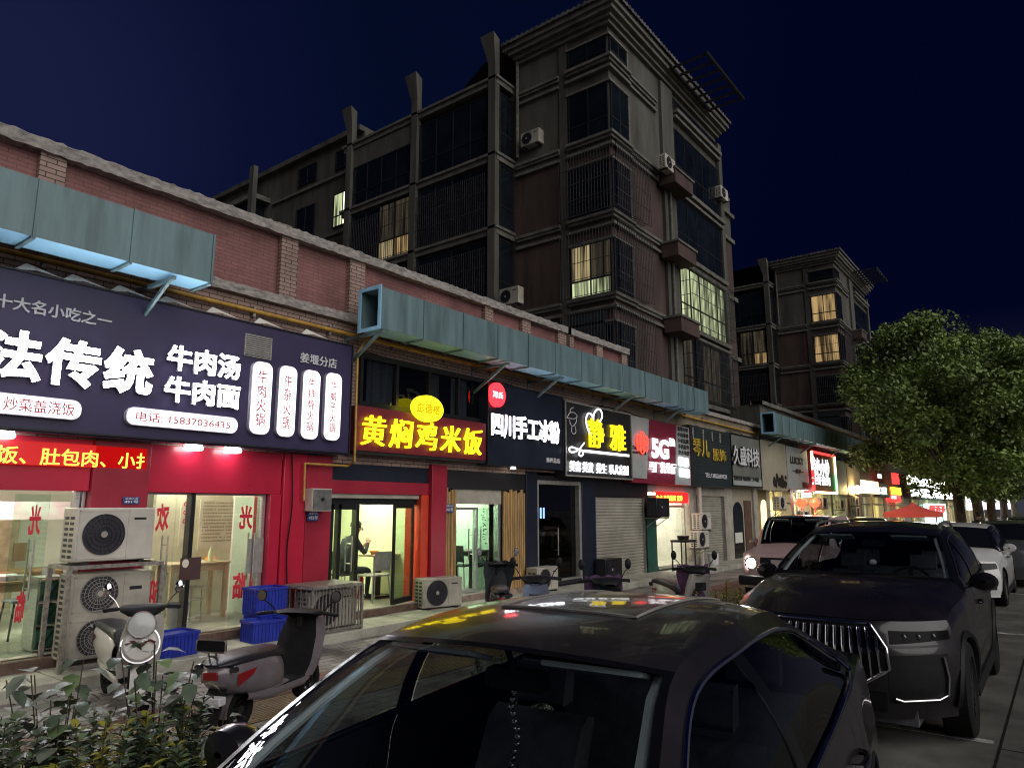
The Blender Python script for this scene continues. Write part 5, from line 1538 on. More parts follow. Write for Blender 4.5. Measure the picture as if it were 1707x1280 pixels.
    def band(P, Q, bp_, bq, cp, cq, n, back=False):
        """Glass between two corner points mirrored across the car: bowed across, P bottom to Q top."""
        rows = []
        for j in range(n + 1):
            v = j / n
            e = Vector((interp([0, 1], [P.x, Q.x], v), 0, 0))
            xx = P.x + (Q.x - P.x) * v
            yy, zz = (uy(xx), uz(xx))
            bow, cr = lerp(bp_, bq, v), lerp(cp, cq, v)
            rows.append([Vector((xx + (bow if back else -bow) * (1 - u * u), u * yy, zz + cr * (1 - u * u))) for u in U])
        return rows
    ws = band(A, B_, bowA, bowB, crA, crB, 16)
    MB().grid(ws).build('windscreen', c.get('ws', 'windscreen'), t, fix=False)
    b = MB()                             # dark printed border of the windscreen
    def edge(q): return [Vector(p) for p in q]
    for sg in (0, -1):
        b.grid([[r[sg] + Vector((-.003, 0, .003)), r[1 if sg == 0 else -2].lerp(r[sg], .35) + Vector((-.003, 0, .003))] for r in ws])
    b.grid([[p + Vector((-.003, 0, .003)) for p in ws[0]], [p.lerp(ws[0][i], .0) + Vector((-.003, 0, .003)) for i, p in enumerate(ws[1])]])
    b.grid([[p + Vector((-.003, 0, .003)) for p in ws[-1]], [p.lerp(ws[-1][i], .35) + Vector((-.003, 0, .003)) for i, p in enumerate(ws[-2])]])
    b.build('windscreen_border', 'black_gloss', t, fix=False)
    rw = band(D, C, c.get('bowD', .10), c.get('bowC', .06), .03, .035, 12, True)
    MB().grid(rw).build('rear_window', 'side_glass', t, fix=False)
    n = 30
    rows = []
    for j in range(n + 1):
        xx = lerp(B_.x, C.x, j / n); v = j / n
        bow = lerp(-bowB, c.get('bowC', .06), v)
        cr = interp([0, .25, .6, 1], [crB, c['roofcr'], c['roofcr'], .035], v)
        rows.append([Vector((xx + bow * (1 - u * u), u * uy(xx), uz(xx) + cr * (1 - abs(u) ** 2.4))) for u in U])
    MB().grid(rows).build('roof', c.get('roofmat', paint), t, fix=False)
    if c.get('sunroof'):
        j0, j1, i0, i1 = c['sunroof']
        sub = [[p + Vector((0, 0, .004)) for p in r[i0:33 - i0]] for r in rows[j0:j1]]
        sr = MB().grid(sub).build('sunroof', 'black_gloss' if c.get('sunglass') else paint, t, fix=False)
        loop = [r[0] for r in sub] + sub[-1][1:-1] + [r[-1] for r in sub[::-1]] + sub[0][1:-1][::-1]
        MB().tube([p + Vector((0, 0, .001)) for p in loop], .006, 5, closed=True).build('sunroof_seal', 'trim_light' if c.get('pale_seal') else 'rubber', sr)
    # deck
    dk0 = [fas(u, rtop(u), False) for u in U]
    yd = yb(D.x, ztop(D.x))
    def dline(u):
        y = u * yd; k = min(1, abs(y) / D.y)
        return Vector((D.x + c.get('bowD', .10) * (1 - k * k), y, lerp(D.z + .03 * (1 - k * k), ztop(D.x), max(0, (abs(y) - D.y) / max(.01, yd - D.y)))))
    sdr = lambda sg: [Vector((x, sg * yb(x, ztop(x)), ztop(x))) for x in [lerp(D.x, xe, k / 8) for k in range(9)]]
    MB().grid(coons([dline(u) for u in U], dk0, sdr(-1), sdr(1))).build('boot_lid', paint, t, fix=False)
    # underside, wheels
    MB().box(.25, L - .25, -hw + .34, hw - .34, .18, sill + .30).build('underbody', 'cabin', t)
    b = MB()
    b.box(xs + .08, xs + .4, -hw * .8, hw * .8, zl + .03, .60); b.box(w1 + ar + .03, w2 - ar - .03, -hw + .10, hw - .10, sill - .03, .62)
    b.build('floor_pan', 'cabin', t)
    for w in (w1, w2):
        for sg in (-1, 1):
            m = Matrix.Translation((w, sg * (hw - .125), wr)) @ Matrix.Rotation(R(90 if sg < 0 else -90), 4, 'X')
            wh = MB().lathe([(wr * .66, -.11), (wr * .92, -.11), (wr * .99, -.09), (wr, -.04), (wr, .04), (wr * .99, .09), (wr * .92, .11), (wr * .68, .112), (wr * .66, .10)], m, 40).build('wheel', 'rubber', t)
            b = MB().lathe([(wr * .67, -.1), (wr * .67, .10), (wr * .63, .095), (wr * .60, .04)], m, 40)
            for k in range(c.get('spokes', 5)):
                a = 2 * math.pi * k / c.get('spokes', 5)
                for da in (-.09, .09):
                    b.bar(m @ Vector((wr * .12 * math.cos(a), wr * .12 * math.sin(a), .085)), m @ Vector((wr * .64 * math.cos(a + da), wr * .64 * math.sin(a + da), .08)), .026, .03)
            b.lathe([(0, .10), (wr * .13, .098), (wr * .15, .07)], m, 16)
            b.build('rim', c.get('rimmat', 'steel'), wh)
            MB().disc(m @ Matrix.Translation((0, 0, .0)), wr * .62, 24).build('brake_disc', 'gunmetal', wh)
    # cabin
    if c.get('cabin', True):
        fl = .34
        MB().box(A.x - .1, D.x, -hw + .2, hw - .2, fl - .04, fl).build('cabin_floor', 'cabin', t)
        dz = A.z - .06
        rows = [[(A.x - bowA * (1 - u * u) * .7 + .02, u * A.y * .93, dz) for u in U], [(A.x + .36, u * A.y * .98, dz + .02) for u in U], [(A.x + .42, u * A.y * .98, dz - .10) for u in U], [(A.x + .36, u * A.y * .98, fl) for u in U]]
        MB().grid(rows).build('dashboard', 'cabin', t, fix=False)
        def seat(sx, sy, w):
            s = MB().prism([(sx, fl + .08), (sx + .5, fl + .05), (sx + .62, fl + .06), (sx + .55, fl + .22), (sx, fl + .24)], 'y', sy - w / 2, sy + w / 2).build('seat', 'grey_fabric', t, bev=.04, seg=3)
            hb = c.get('seatz', .98)
            MB().prism([(sx + .46, fl + .18), (sx + .62, fl + .14), (sx + .82, hb - .02), (sx + .76, hb), (sx + .68, hb - .04)], 'y', sy - w / 2 + .015, sy + w / 2 - .015).build('backrest', 'grey_fabric', s, bev=.045, seg=3)
            b = MB()
            for q in ([sy] if w < .7 else [sy - w * .3, sy + w * .3]): b.prism([(sx + .72, hb + .03), (sx + .82, hb + .04), (sx + .84, hb + .20), (sx + .76, hb + .19)], 'y', q - .13, q + .13)
            b.build('headrest', 'grey_fabric', s, bev=.03, seg=3)
        seat(A.x + .85, -.37, .5); seat(A.x + .85, .37, .5); seat(A.x + 1.72, 0, 1.25)
        m = Matrix.Translation((A.x + .62, -.37, A.z - .09)) @ Matrix.Rotation(R(-62), 4, 'Y')
        b = MB().tube([m @ Vector((.185 * math.cos(R(a)), .185 * math.sin(R(a)), 0)) for a in range(0, 360, 12)], .015, 8, closed=True)
        b.bar(m @ Vector((0, -.18, 0)), m @ Vector((0, .18, 0)), .04, .02); b.bar(m @ Vector((0, 0, 0)), m @ Vector((.17, 0, 0)), .04, .02)
        b.build('steering_wheel', 'plastic_black', t)
        for sg in (-1, 1):      # pale cloth trim on the inner pillars and along the header
            pts = [A.lerp(B_, v) + Vector((.05, 0, -.02)) for v in (.06, .3, .55, .8, .97)]
            MB().tube([Vector((p.x, sg * (uy(p.x) - .055), uz(p.x) - .035)) for p in pts], .016, 6).build('pillar_trim', 'pillar_cloth', t)
            MB().prism(rrect(-.17, .17, -.005, .012, .005), 'x', 0, .16).xf(Matrix.Translation((B_.x - .05, sg * B_.y * .55, B_.z - .01)) @ Matrix.Rotation(R(16), 4, 'Y')).build('sun_visor', 'pillar_cloth', t)
        for y0_, y1_ in ((-.08, -.62), (.50, -.04)):
            p0, p1 = Vector((A.x - bowA * (1 - (y0_ / A.y) ** 2) - .03, y0_, A.z + crA * (1 - (y0_ / A.y) ** 2) + .005)), Vector((A.x - bowA * (1 - (y1_ / A.y) ** 2) + .02, y1_, A.z + crA * (1 - (y1_ / A.y) ** 2) + .035))
            MB().bar(p0, p1, .014, .018).build('wiper', 'plastic_black', t)
        mx = B_.x + .02; mz = B_.z - .09
        mo = MB().prism(rrect(-.12, .12, -.035, .035, .03), 'x', mx, mx + .035).xf(Matrix.Translation((0, .0, mz))).build('rear_view_mirror', 'plastic_black', t)
        MB().tube([(mx, 0, mz + .02), (mx - .05, 0, B_.z + .03)], .012, 6).build('mirror_stem', 'plastic_black', mo)
    # wing mirrors
    for sg in (-1, 1):
        mx, mz = A.x + .40, ztop(A.x + .40) + .04
        y = yb(mx, ztop(mx))
        b = MB()
        prof = [(0, 0, .01), (.02, .05, .075), (.07, .06, .088), (.13, .05, .08), (.17, .02, .06)]
        rows = []
        for dx_, r1, r2 in prof:
            rows.append([(mx - .05 + dx_ * .9, sg * (y + .13 + max(r1, .01) * 2.0 * math.cos(R(a))), mz + .02 + r2 * math.sin(R(a))) for a in range(0, 361, 20)])
        b.grid(rows)
        mo = b.build('wing_mirror', c.get('mirrormat', paint), t, fix=False)
        MB().prism([(sg * (y + .13 + .10 * math.cos(R(a))), mz + .02 + .058 * math.sin(R(a))) for a in range(0, 360, 20)], 'x', mx + .100, mx + .104).build('mirror_glass', 'side_glass', mo)
        MB().bar((mx + .02, sg * (y - .01), mz - .03), (mx + .03, sg * (y + .08), mz - .01), .05, .03).build('mirror_arm', 'plastic_black', mo)
    return t, fas, ftop, yb, ztop, U, gh, (rows, ws)
def patch(fas, u0, u1, z0, z1, off, nu=14, nv=6, shape=None):
    """A piece lying on the nose of the car, off metres proud of it; shape(u01) -> (zlow01, zhigh01)."""
    r = []
    for j in range(nv + 1):
        q = []
        for i in range(nu + 1):
            u = lerp(u0, u1, i / nu)
            a, b_ = shape(i / nu) if shape else (0, 1)
            z = lerp(z0, z1, lerp(a, b_, j / nv))
            p = fas(u, z); q.append(p + Vector((-off, off * .5 * u, 0)))
        r.append(q)
    return MB().grid(r)
# near black saloon
sed = dict(L=4.85, hw=.905, wr=.335, axles=(.96, 3.82), A=(1.36, .70, .985), B=(2.10, .565, 1.372), C=(3.95, .50, 1.285), D=(4.50, .56, 1.07),
           rail=[(2.6, .575, 1.418), (3.1, .565, 1.412), (3.55, .54, 1.37)], top=[(.3, .70), (.9, .86), (1.36, .92), (2.2, .955), (3.2, .985), (4.0, 1.035), (4.5, 1.05), (4.85, 1.0)],
           nosez=[(.2, .10), (.45, .0), (.65, .02), (.75, .08)], tailz=[(.2, 4.75), (.5, 4.85), (.8, 4.83), (1.02, 4.75)], hoodz=.74, deckz=1.03, doors=(1.42, 2.52, 3.62), dlo=(1.62, 4.02), bpil=[(2.50, 2.60)],
           L2=0, topoff=[(1.6, .05), (2.2, .055), (3.2, .06), (3.6, .075), (3.85, .10), (4.02, .16)], roofcr=.045, trim='chrome', pillar='black_gloss', railmat='paint_black', seatz=.95, sg='tint', pale_seal=True, sunroof=(7, 26, 8, 0), spokes=5, handle=.16)
SED, fas, ftop, yb, ztop, U, gh, _ = make_car('sedan', 'near black saloon car reflecting the shop signs on its roof', 'car', (-.119, 1.294, 0), .110, sed, 'paint_black')
for sg in (-1, 1):
    patch(fas, sg * .45, sg * .93, .60, .70, .006).build('headlight', 'lamp_off', SED)
patch(fas, -.4, .4, .38, .60, .006).build('grille', 'black_gloss', SED)
b = MB()      # beads and charm hanging from the mirror
for k in range(16): b.lathe([(0, -.011), (.008, -.008), (.011, 0), (.008, .008), (0, .011)], Matrix.Translation((2.12 + .004 * (k % 2), .03 * math.sin(k * .8) * .4, 1.24 - .023 * k)), 8)
b.build('hanging_beads', 'chrome', SED)
# dark SUV
suv = dict(L=4.75, hw=.966, wr=.375, axles=(.95, 3.75), A=(1.60, .82, 1.165), B=(2.45, .66, 1.56), C=(4.25, .60, 1.53), D=(4.62, .66, 1.14), sill=.30, low=.24,
           rail=[(2.9, .655, 1.625), (3.4, .65, 1.635), (3.9, .63, 1.60)], top=[(.3, .90), (.8, 1.02), (1.6, 1.09), (2.5, 1.10), (3.6, 1.12), (4.4, 1.14), (4.75, 1.10)],
           nosez=[(.24, .12), (.45, .02), (.75, .0), (.92, .05), (.98, .12)], tailz=[(.2, 4.68), (.5, 4.75), (.9, 4.73), (1.15, 4.66)], hoodz=.965, deckz=1.13, doors=(1.50, 2.55, 3.55), sg='tint', dlo=(1.80, 4.42), bpil=[(2.56, 2.68), (3.62, 3.70)],
           topoff=[(1.6, .05), (4.0, .06), (4.42, .13)], roofcr=.06, trim='gunmetal', pillar='black_gloss', crown=.04, crease=.016, seatz=1.12, round=3.2, lip=.03, spokes=10, rimmat='gunmetal', handle=.16, nose=.55)
SUV, fas, ftop, yb, ztop, U, gh, _ = make_car('suv', 'dark sport utility car with a tall bar grille parked behind the saloon', 'car', (6.274, 1.70, 0), .012, suv, 'paint_suv')
hexs = lambda w: (max(0, abs(w - .5) * 2 - .62) * 1.25 * .55, 1 - max(0, abs(w - .5) * 2 - .80) * 1.9)
gr = patch(fas, -.53, .53, .50, .945, .006, 30, 8, hexs).build('grille', 'black_gloss', SUV)
lo = [fas(lerp(-.53, .53, i / 30), lerp(.50, .945, hexs(i / 30)[0])) + Vector((-.012, 0, 0)) for i in range(31)]
hi = [fas(lerp(-.53, .53, i / 30), lerp(.50, .945, hexs(i / 30)[1])) + Vector((-.012, 0, 0)) for i in range(31)]
MB().tube(lo + hi[::-1], .014, 8, closed=True).build('grille_surround', 'chrome', gr)
for k in range(15):
    w = (k + 1) / 16
    a, c_ = hexs(w)
    u = lerp(-.53, .53, w)
    MB().tube([fas(u, lerp(.50, .945, lerp(a, c_, q))) + Vector((-.022, 0, 0)) for q in (.06, .35, .65, .94)], [.010, .013, .013, .010], 6).build('grille_bar', 'chrome', gr)
for sg in (-1, 1):
    hl = patch(fas, sg * .56, sg * .97, .80, .90, .006, 14, 4, lambda w: (.25 * w, 1 - .1 * w)).build('headlight', 'lamp_black', SUV)
    for uu in (.66, .76, .86):
        MB().lathe([(0, .012), (.018, .009), (.026, 0)], Matrix.Translation(fas(sg * uu, .852) + Vector((-.006, 0, 0))) @ Matrix.Rotation(R(-90), 4, 'Y'), 14).build('lens', 'lamp_off', hl)
    patch(fas, sg * .50, sg * .96, .775, .79, .010, 14, 2).build('lamp_strip', 'gunmetal', SUV)
    patch(fas, sg * .52, sg * .93, .36, .72, .004, 12, 6).build('lower_intake', 'plastic_black', SUV)
    MB().tube([fas(sg * .90, .70) + Vector((-.02, sg * .01, 0)), fas(sg * .915, .55) + Vector((-.02, sg * .01, 0)), fas(sg * .91, .42) + Vector((-.02, sg * .01, 0)), fas(sg * .86, .385) + Vector((-.02, 0, 0)), fas(sg * .62, .38) + Vector((-.02, 0, 0)), fas(sg * .56, .40) + Vector((-.02, 0, 0))], .011, 8).build('bumper_blade', 'chrome', SUV)
    b = MB().tube(spline([(2.65, sg * .63, 1.62), (2.8, sg * .625, 1.672), (3.4, sg * .62, 1.69), (4.0, sg * .60, 1.655), (4.15, sg * .59, 1.60)], 20), .016, 8)
    b.build('roof_bar', 'steel', SUV)
patch(fas, -.50, .50, .28, .44, .005, 14, 4).build('lower_intake', 'plastic_black', SUV)
MB().tube([(2.50, .02, 1.40), (2.50, .02, 1.22)], .004, 5).build('charm_cord', 'rubber', SUV)
MB().lathe([(0, -.035), (.03, -.02), (.038, 0), (.03, .02), (0, .035)], Matrix.Translation((2.50, .02, 1.26)), 14).build('hanging_charm', 'white_text', SUV)
# white people carrier and other cars beyond
wht = dict(L=4.6, hw=.90, wr=.33, axles=(.9, 3.65), A=(1.15, .74, 1.05), B=(1.95, .60, 1.42), C=(4.05, .58, 1.42), D=(4.40, .64, 1.02), rail=[(2.6, .62, 1.48), (3.4, .61, 1.47)],
           top=[(.3, .82), (.8, .93), (1.2, 1.0), (2.5, 1.0), (4.4, 1.02), (4.6, .98)], nosez=[(.2, .08), (.5, 0), (.8, .06), (.9, .12)], tailz=[(.2, 4.55), (.6, 4.6), (1.0, 4.5)], hoodz=.88, deckz=1.0,
           doors=(1.25, 2.35, 3.4), dlo=(1.35, 4.2), bpil=[(2.34, 2.44)], topoff=[(1, .05), (4.2, .1)], roofcr=.045, trim='chrome', pillar='black_gloss', ws='side_glass', cabin=False, handle=.15)
x, y = gz(1690, 1003, .1)
WH, fas, *_ = make_car('white_car', 'white car parked behind the dark sport utility car', 'car', (x - .75, y + .98, 0), .0, wht, 'paint_white')
for sg in (-1, 1):
    patch(fas, sg * .45, sg * .98, .66, .82, .008, 14, 4, lambda w: (.4 * w, 1)).build('headlight', 'black_gloss', WH)
    patch(fas, sg * .62, sg * .92, .34, .46, .008, 10, 4).build('fog_lamp', 'lamp_off', WH)
patch(fas, -.4, .4, .45, .72, .008).build('grille', 'black_gloss', WH)
for (x, y, rz, p, nm, lab) in ((20.6, .35, 0, 'paint_grey', 'dark_car', 'dark car beyond the white one with a lit bonnet edge'), (31., .3, 0, 'paint_grey', 'grey_car', 'greyish car farther off under the trees'), (24.5, 4.3, R(8), 'paint_suv', 'dark_car', 'dark car standing on the pavement near the red tent')):
    c2 = dict(wht); c2['L'] = 4.6
    T_, fas, *_ = make_car(nm, lab, 'car', (x, y + .9, 0), rz, c2, p)
    for sg in (-1, 1): patch(fas, sg * .45, sg * .98, .66, .80, .008, 12, 3).build('headlight', 'lamp_off', T_)
# small boxy pink off-roader with a lit lamp
pk = dict(L=3.5, hw=.80, wr=.34, axles=(.6, 2.75), A=(1.05, .66, 1.12), B=(1.42, .60, 1.62), C=(3.30, .60, 1.62), D=(3.42, .66, 1.08), rail=[(1.9, .62, 1.66), (2.8, .62, 1.66)], sill=.36, low=.34, nose=.16, tail=.16, round=5.,
          top=[(.1, .98), (.5, 1.01), (1.05, 1.06), (2.0, 1.06), (3.42, 1.07), (3.5, 1.05)], nosez=[(.2, .03), (.5, 0), (.9, .02), (1.0, .05)], tailz=[(.2, 3.48), (.6, 3.5), (1.1, 3.47)], hoodz=1.0, deckz=1.06, crown=.015, crease=.0, bowA=.06, bowB=.04,
          prof=[.97, .99, 1, 1, 1, .99, .97], doors=(1.1, 2.1, 2.2), dlo=(1.22, 3.2), bpil=[(2.05, 2.18)], topoff=[(1, .06), (3.3, .08)], roofcr=.03, pillar='paint_pink', roofmat='paint_grey', seatz=1.12, lip=.03, handle=.2, windows=1)
x, y = gz(1247, 938, .80)
PK, fas, *_ = make_car('pink_car', 'small boxy pink off road car with one headlamp shining', 'car', (x - .02, y - .62, 0), R(2), pk, 'paint_pink')
for sg in (-1, 1):
    m = Matrix.Translation(fas(sg * .74, .80) + Vector((-.01, 0, 0))) @ Matrix.Rotation(R(-90), 4, 'Y')
    MB().lathe([(.115, -.02), (.125, 0), (.115, .025), (.095, .02)], m, 24).build('lamp_ring', 'chrome', PK)
    MB().lathe([(0, .022), (.06, .018), (.096, .0)], m, 24).build('headlight', em('headlamp_lit', (1, .97, .85), 45.) if sg > 0 else 'lamp_off', PK)
patch(fas, -.5, .5, .70, .92, .008).build('grille', 'plastic_black', PK)
MB().box(-.10, .05, -.78, .78, .40, .58).build('bumper_bar', 'plastic_black', PK, bev=.03)
MB().box(-.016, -.006, -.17, .17, .74, .88).build('number_plate', pm('blank_pale_plate', (.50, .40, .42), .5, var=.1), PK)
# ---------------------------------------------------------------- scooters
M['sc_grey'] = pm('mauve_grey_scooter_paint', (.20, .17, .19), .32, .1, var=.12, scale=5, coat=.6)
M['sc_white'] = pm('cream_white_scooter_paint', (.66, .64, .60), .3, .0, var=.06, scale=5, coat=.6)
M['sc_dark'] = pm('dark_green_black_scooter_paint', (.018, .026, .028), .35, .1, var=.12, scale=5, coat=.5)
M['sc_blue'] = pm('pale_blue_scooter_paint', (.30, .36, .52), .3, .0, var=.1, scale=5, coat=.6)
M['sc_purple'] = pm('purple_quilted_cover', (.11, .045, .13), .7, var=.3, scale=9, bump=.4)
M['vinyl'] = pm('black_seat_vinyl', (.020, .018, .026), .38, var=.15, scale=9, bump=.1)
def section_loft(secs, n=20):
    """Rounded box sections (x, zc, half height, half width, exponent) swept along x."""
    rows = []
    for x, zc, hh, hw_, e in secs:
        r = []
        for k in range(n + 1):
            a = 2 * math.pi * k / n
            ca, sa = math.cos(a), math.sin(a)
            r.append((x, hw_ * math.copysign(abs(ca) ** (2 / e), ca), zc + hh * math.copysign(abs(sa) ** (2 / e), sa)))
        rows.append(r)
    return rows
def scooter(label, loc, rz, paint, shield='plastic_black', retro=False, apron=None, steer=0., mud=False, backrest=False, group='electric scooters on the pavement'):
    t = thing('scooter', label, 'scooter', loc, rz, group)
    for x in (-.58, .66):
        m = Matrix.Translation((x, 0, .215)) @ Matrix.Rotation(R(90), 4, 'X')
        wh = MB().lathe([(.125, -.04), (.185, -.052), (.208, -.04), (.215, 0), (.208, .04), (.185, .052), (.125, .04)], m, 28).build('wheel', 'rubber', t)
        b = MB().lathe([(.13, -.035), (.12, 0), (.13, .035)], m, 24)
        for k in range(6): a = k * math.pi / 3; b.bar(m @ Vector((.03 * math.cos(a), .03 * math.sin(a), 0)), m @ Vector((.125 * math.cos(a), .125 * math.sin(a), 0)), .022)
        b.lathe([(0, -.05), (.04, -.05), (.045, .05), (0, .05)], m, 14)
        b.build('rim', 'gunmetal', wh)
    b = MB().grid(section_loft([(-.98, .66, .02, .04, 2.2), (-.93, .64, .10, .11, 2.6), (-.80, .60, .165, .155, 3), (-.55, .56, .20, .175, 3.2), (-.28, .53, .21, .17, 3.2), (-.10, .50, .20, .15, 3.2), (-.04, .48, .16, .13, 3)]))
    b.build('tail_body', paint, t, fix=False)
    MB().grid(section_loft([(-.97, .735, .012, .06, 2.4), (-.90, .745, .045, .13, 2.6), (-.60, .75, .06, .15, 2.8), (-.30, .735, .06, .15, 2.8), (-.06, .70, .075, .13, 2.6), (-.0, .62, .06, .11, 2.6), (.01, .58, .02, .08, 2.4)])).build('seat', 'vinyl', t, fix=False)
    MB().grid(section_loft([(-.62, .37, .05, .13, 3), (-.30, .32, .07, .16, 4), (.28, .30, .05, .17, 4), (.40, .34, .06, .16, 4)])).build('floorboard', paint, t, fix=False)
    MB().box(-.28, .32, -.155, .155, .352, .360).build('foot_mat', 'rubber', t)
    # leg shield: painted shell with a dark inner face towards the rider
    def sh(off, w): return [[(lerp(.30, .52, v) + off - .05 * (1 - u * u) * (1 if off > 0 else .4), u * w * interp([0, .25, .7, 1], [.9, 1.12, 1.08, .85], v), lerp(.34, .98, v)) for u in [k / 8 - 1 for k in range(17)]] for v in [q / 10 for q in range(11)]]
    o, i_ = sh(.12, .195), sh(.0, .165)
    MB().grid(o).build('leg_shield', paint, t, fix=False)
    b = MB()
    for e in (0, -1): b.grid([[r[e] for r in o], [r[e] for r in i_]])
    b.grid([o[-1], i_[-1]]); b.build('shield_edge', paint, t, fix=False)
    MB().grid(i_).build('inner_shield', shield, t, fix=False)
    # steering: fork, mudguard, bars, dashboard, mirrors
    S_ = Matrix.Translation((.50, 0, 0)) @ Matrix.Rotation(steer, 4, 'Z') @ Matrix.Translation((-.50, 0, 0))
    b = MB()
    for y in (-.075, .075): b.tube([(.66, y, .215), (.56, y, .55)], .018, 8)
    b.tube([(.54, 0, .55), (.47, 0, 1.0)], .028, 10)
    b.xf(S_).build('fork', 'gunmetal', t)
    rows = [[(.66 + .255 * math.cos(R(a)) * (1 - .05 * abs(u)), u * .075, .225 + .255 * math.sin(R(a)) * (1 - .12 * u * u)) for u in (-1, -.6, 0, .6, 1)] for a in range(-10, 150, 12)]
    MB().grid(rows).xf(S_).build('mudguard', paint, t, fix=False)
    b = MB().tube(spline([(.38, .36, 1.03), (.44, .22, 1.045), (.47, 0, 1.02), (.44, -.22, 1.045), (.38, -.36, 1.03)], 18), .016, 8)
    for sg in (-1, 1): b.tube([(.43, sg * .24, 1.045), (.375, sg * .37, 1.03)], .022, 8); b.tube([(.46, sg * .22, 1.045), (.42, sg * .36, 1.015)], .007, 5)
    hb = b.xf(S_).build('handlebar', 'plastic_black', t)
    MB().grid(section_loft([(.34, 1.045, .012, .16, 2.6), (.40, 1.05, .035, .23, 2.6), (.50, 1.04, .05, .22, 2.6), (.58, 1.01, .05, .15, 2.6), (.62, .99, .02, .08, 2.4)])).xf(S_).build('dashboard', 'plastic_black', hb, fix=False)
    for sg in (-1, 1):
        b = MB().tube(spline([(.45, sg * .23, 1.06), (.44, sg * .27, 1.13), (.42, sg * .33, 1.19)], 8), .007, 6).xf(S_)
        mi = b.build('mirror_stem', 'chrome' if retro else 'plastic_black', hb)
        m = S_ @ Matrix.Translation((.41, sg * .345, 1.245)) @ Matrix.Rotation(R(90), 4, 'Y')
        pr = [(0, .018), (.042, .014), (.056, 0), (.052, -.012)]
        MB().lathe(pr, m @ Matrix.Diagonal((1.25, .85, 1, 1)), 20).build('mirror_head', 'chrome' if retro else 'plastic_black', t)
        MB().disc(m @ Matrix.Diagonal((1.2, .8, 1, 1)) @ Matrix.Translation((0, 0, -.013)), .05, 20).build('mirror_glass', 'chrome', t)
    if retro:
        m = S_ @ Matrix.Translation((.66, 0, .90)) @ Matrix.Rotation(R(78), 4, 'Y')
        MB().lathe([(0, -.14), (.09, -.12), (.125, -.04), (.13, .0)], m, 28).build('headlight_bowl', paint, t)
        MB().lathe([(.122, .012), (.13, .02), (.138, .0), (.13, -.01)], m, 28).build('headlight_ring', 'chrome', t)
        MB().lathe([(0, .035), (.07, .028), (.122, .008)], m, 28).build('headlight', pm('pale_lamp_lens', (.55, .56, .55), .1, var=.05), t)
        MB().lathe([(.0, .0), (.15, -.01), (.19, -.05)], S_ @ Matrix.Translation((.63, 0, .70)) @ Matrix.Rotation(R(80), 4, 'Y'), 32).build('front_shell', paint, t)
        m2_ = S_ @ Matrix.Translation((.645, 0, .72)) @ Matrix.Rotation(R(80), 4, 'Y')
        MB().tube([m2_ @ Vector((.02 - .03 * abs(u) + .02 * math.cos(u * 6), u * .14, .006 - .012 * u * u)) for u in [k / 8 - 1 for k in range(17)]], .012, 5).build('brown_band', pm('brown_band', (.12, .03, .025), .4, var=.0), t)
        MB().lathe([(.175, -.03), (.19, -.03), (.195, -.05)], S_ @ Matrix.Translation((.635, 0, .70)) @ Matrix.Rotation(R(80), 4, 'Y'), 32).build('shell_ring', 'chrome', t)
    else:
        MB().grid([[(.66 - .03 * abs(u), u * .10, .86 - .12 * v) for u in (-1, -.5, 0, .5, 1)] for v in (0, .5, 1)]).build('headlight', 'lamp_off', t, fix=False)
    # lights at the back, mud flap, number bracket, stand
    for sg in (-1, 1):
        MB().add([(-.84, sg * .152, .64), (-.60, sg * .178, .66), (-.66, sg * .178, .60), (-.84, sg * .156, .52)], [(0, 1, 2, 3)]).build('side_light', 'tail_lens', t, fix=False)
        MB().lathe([(0, -.02), (.03, -.015), (.035, .01), (0, .02)], Matrix.Translation((-.90, sg * .15, .70)) @ Matrix.Rotation(R(90), 4, 'Y'), 12).build('indicator', 'lamp_off', t)
    MB().box(-.99, -.965, -.06, .06, .60, .68).build('tail_light', 'tail_lens', t, bev=.008)
    b = MB().tube([(-.58, .09, .215), (-.30, .10, .34)], .022, 8)
    for k in range(9): b.tube([(-.66 + .012 * k, .12 + .02 * math.cos(a_), .30 + .028 * k + .02 * math.sin(a_)) for a_ in [q * .8 for q in range(9)]], .005, 4)
    b.build('swing_arm', 'gunmetal', t)
    if mud:
        v = [(-.86, -.075, .52), (-.84, .075, .52), (-1.02, .11, .16), (-1.05, -.11, .16), (-.85, -.075, .52), (-.83, .075, .52), (-1.01, .11, .16), (-1.04, -.11, .16)]
        MB().add(v, [(0, 1, 2, 3), (4, 7, 6, 5), (0, 3, 7, 4), (1, 5, 6, 2), (3, 2, 6, 7)]).build('mud_flap', 'rubber', t)
        MB().grid([[(-.58 + .245 * math.cos(R(a)), u * .07, .225 + .245 * math.sin(R(a))) for u in (-1, 0, 1)] for a in range(20, 190, 12)]).build('mudguard', paint, t, fix=False)
        MB().box(-1.0, -.90, -.10, .10, .36, .44).build('reflector_box', 'white_text', t, bev=.01)
    if backrest:
        b = MB()
        for y in (-.03, .03): b.tube([(-.93, y, .72), (-.98, y, .88)], .008, 6)
        br = b.build('backrest_stalk', 'steel', t)
        MB().prism(rrect(-.12, .12, .88, .99, .02), 'x', -1.0, -.975).build('backrest_pad', 'plastic_black', br, bev=.004)
        MB().tube([(-1.0, y, z) for y, z in rrect(-.122, .122, .878, .992, .02)], .006, 5, closed=True).build('backrest_rim', 'steel', br)
    b = MB().tube([(-.25, .12, .30), (-.30, .26, .01)], .012, 6)
    b.build('side_stand', 'gunmetal', t)
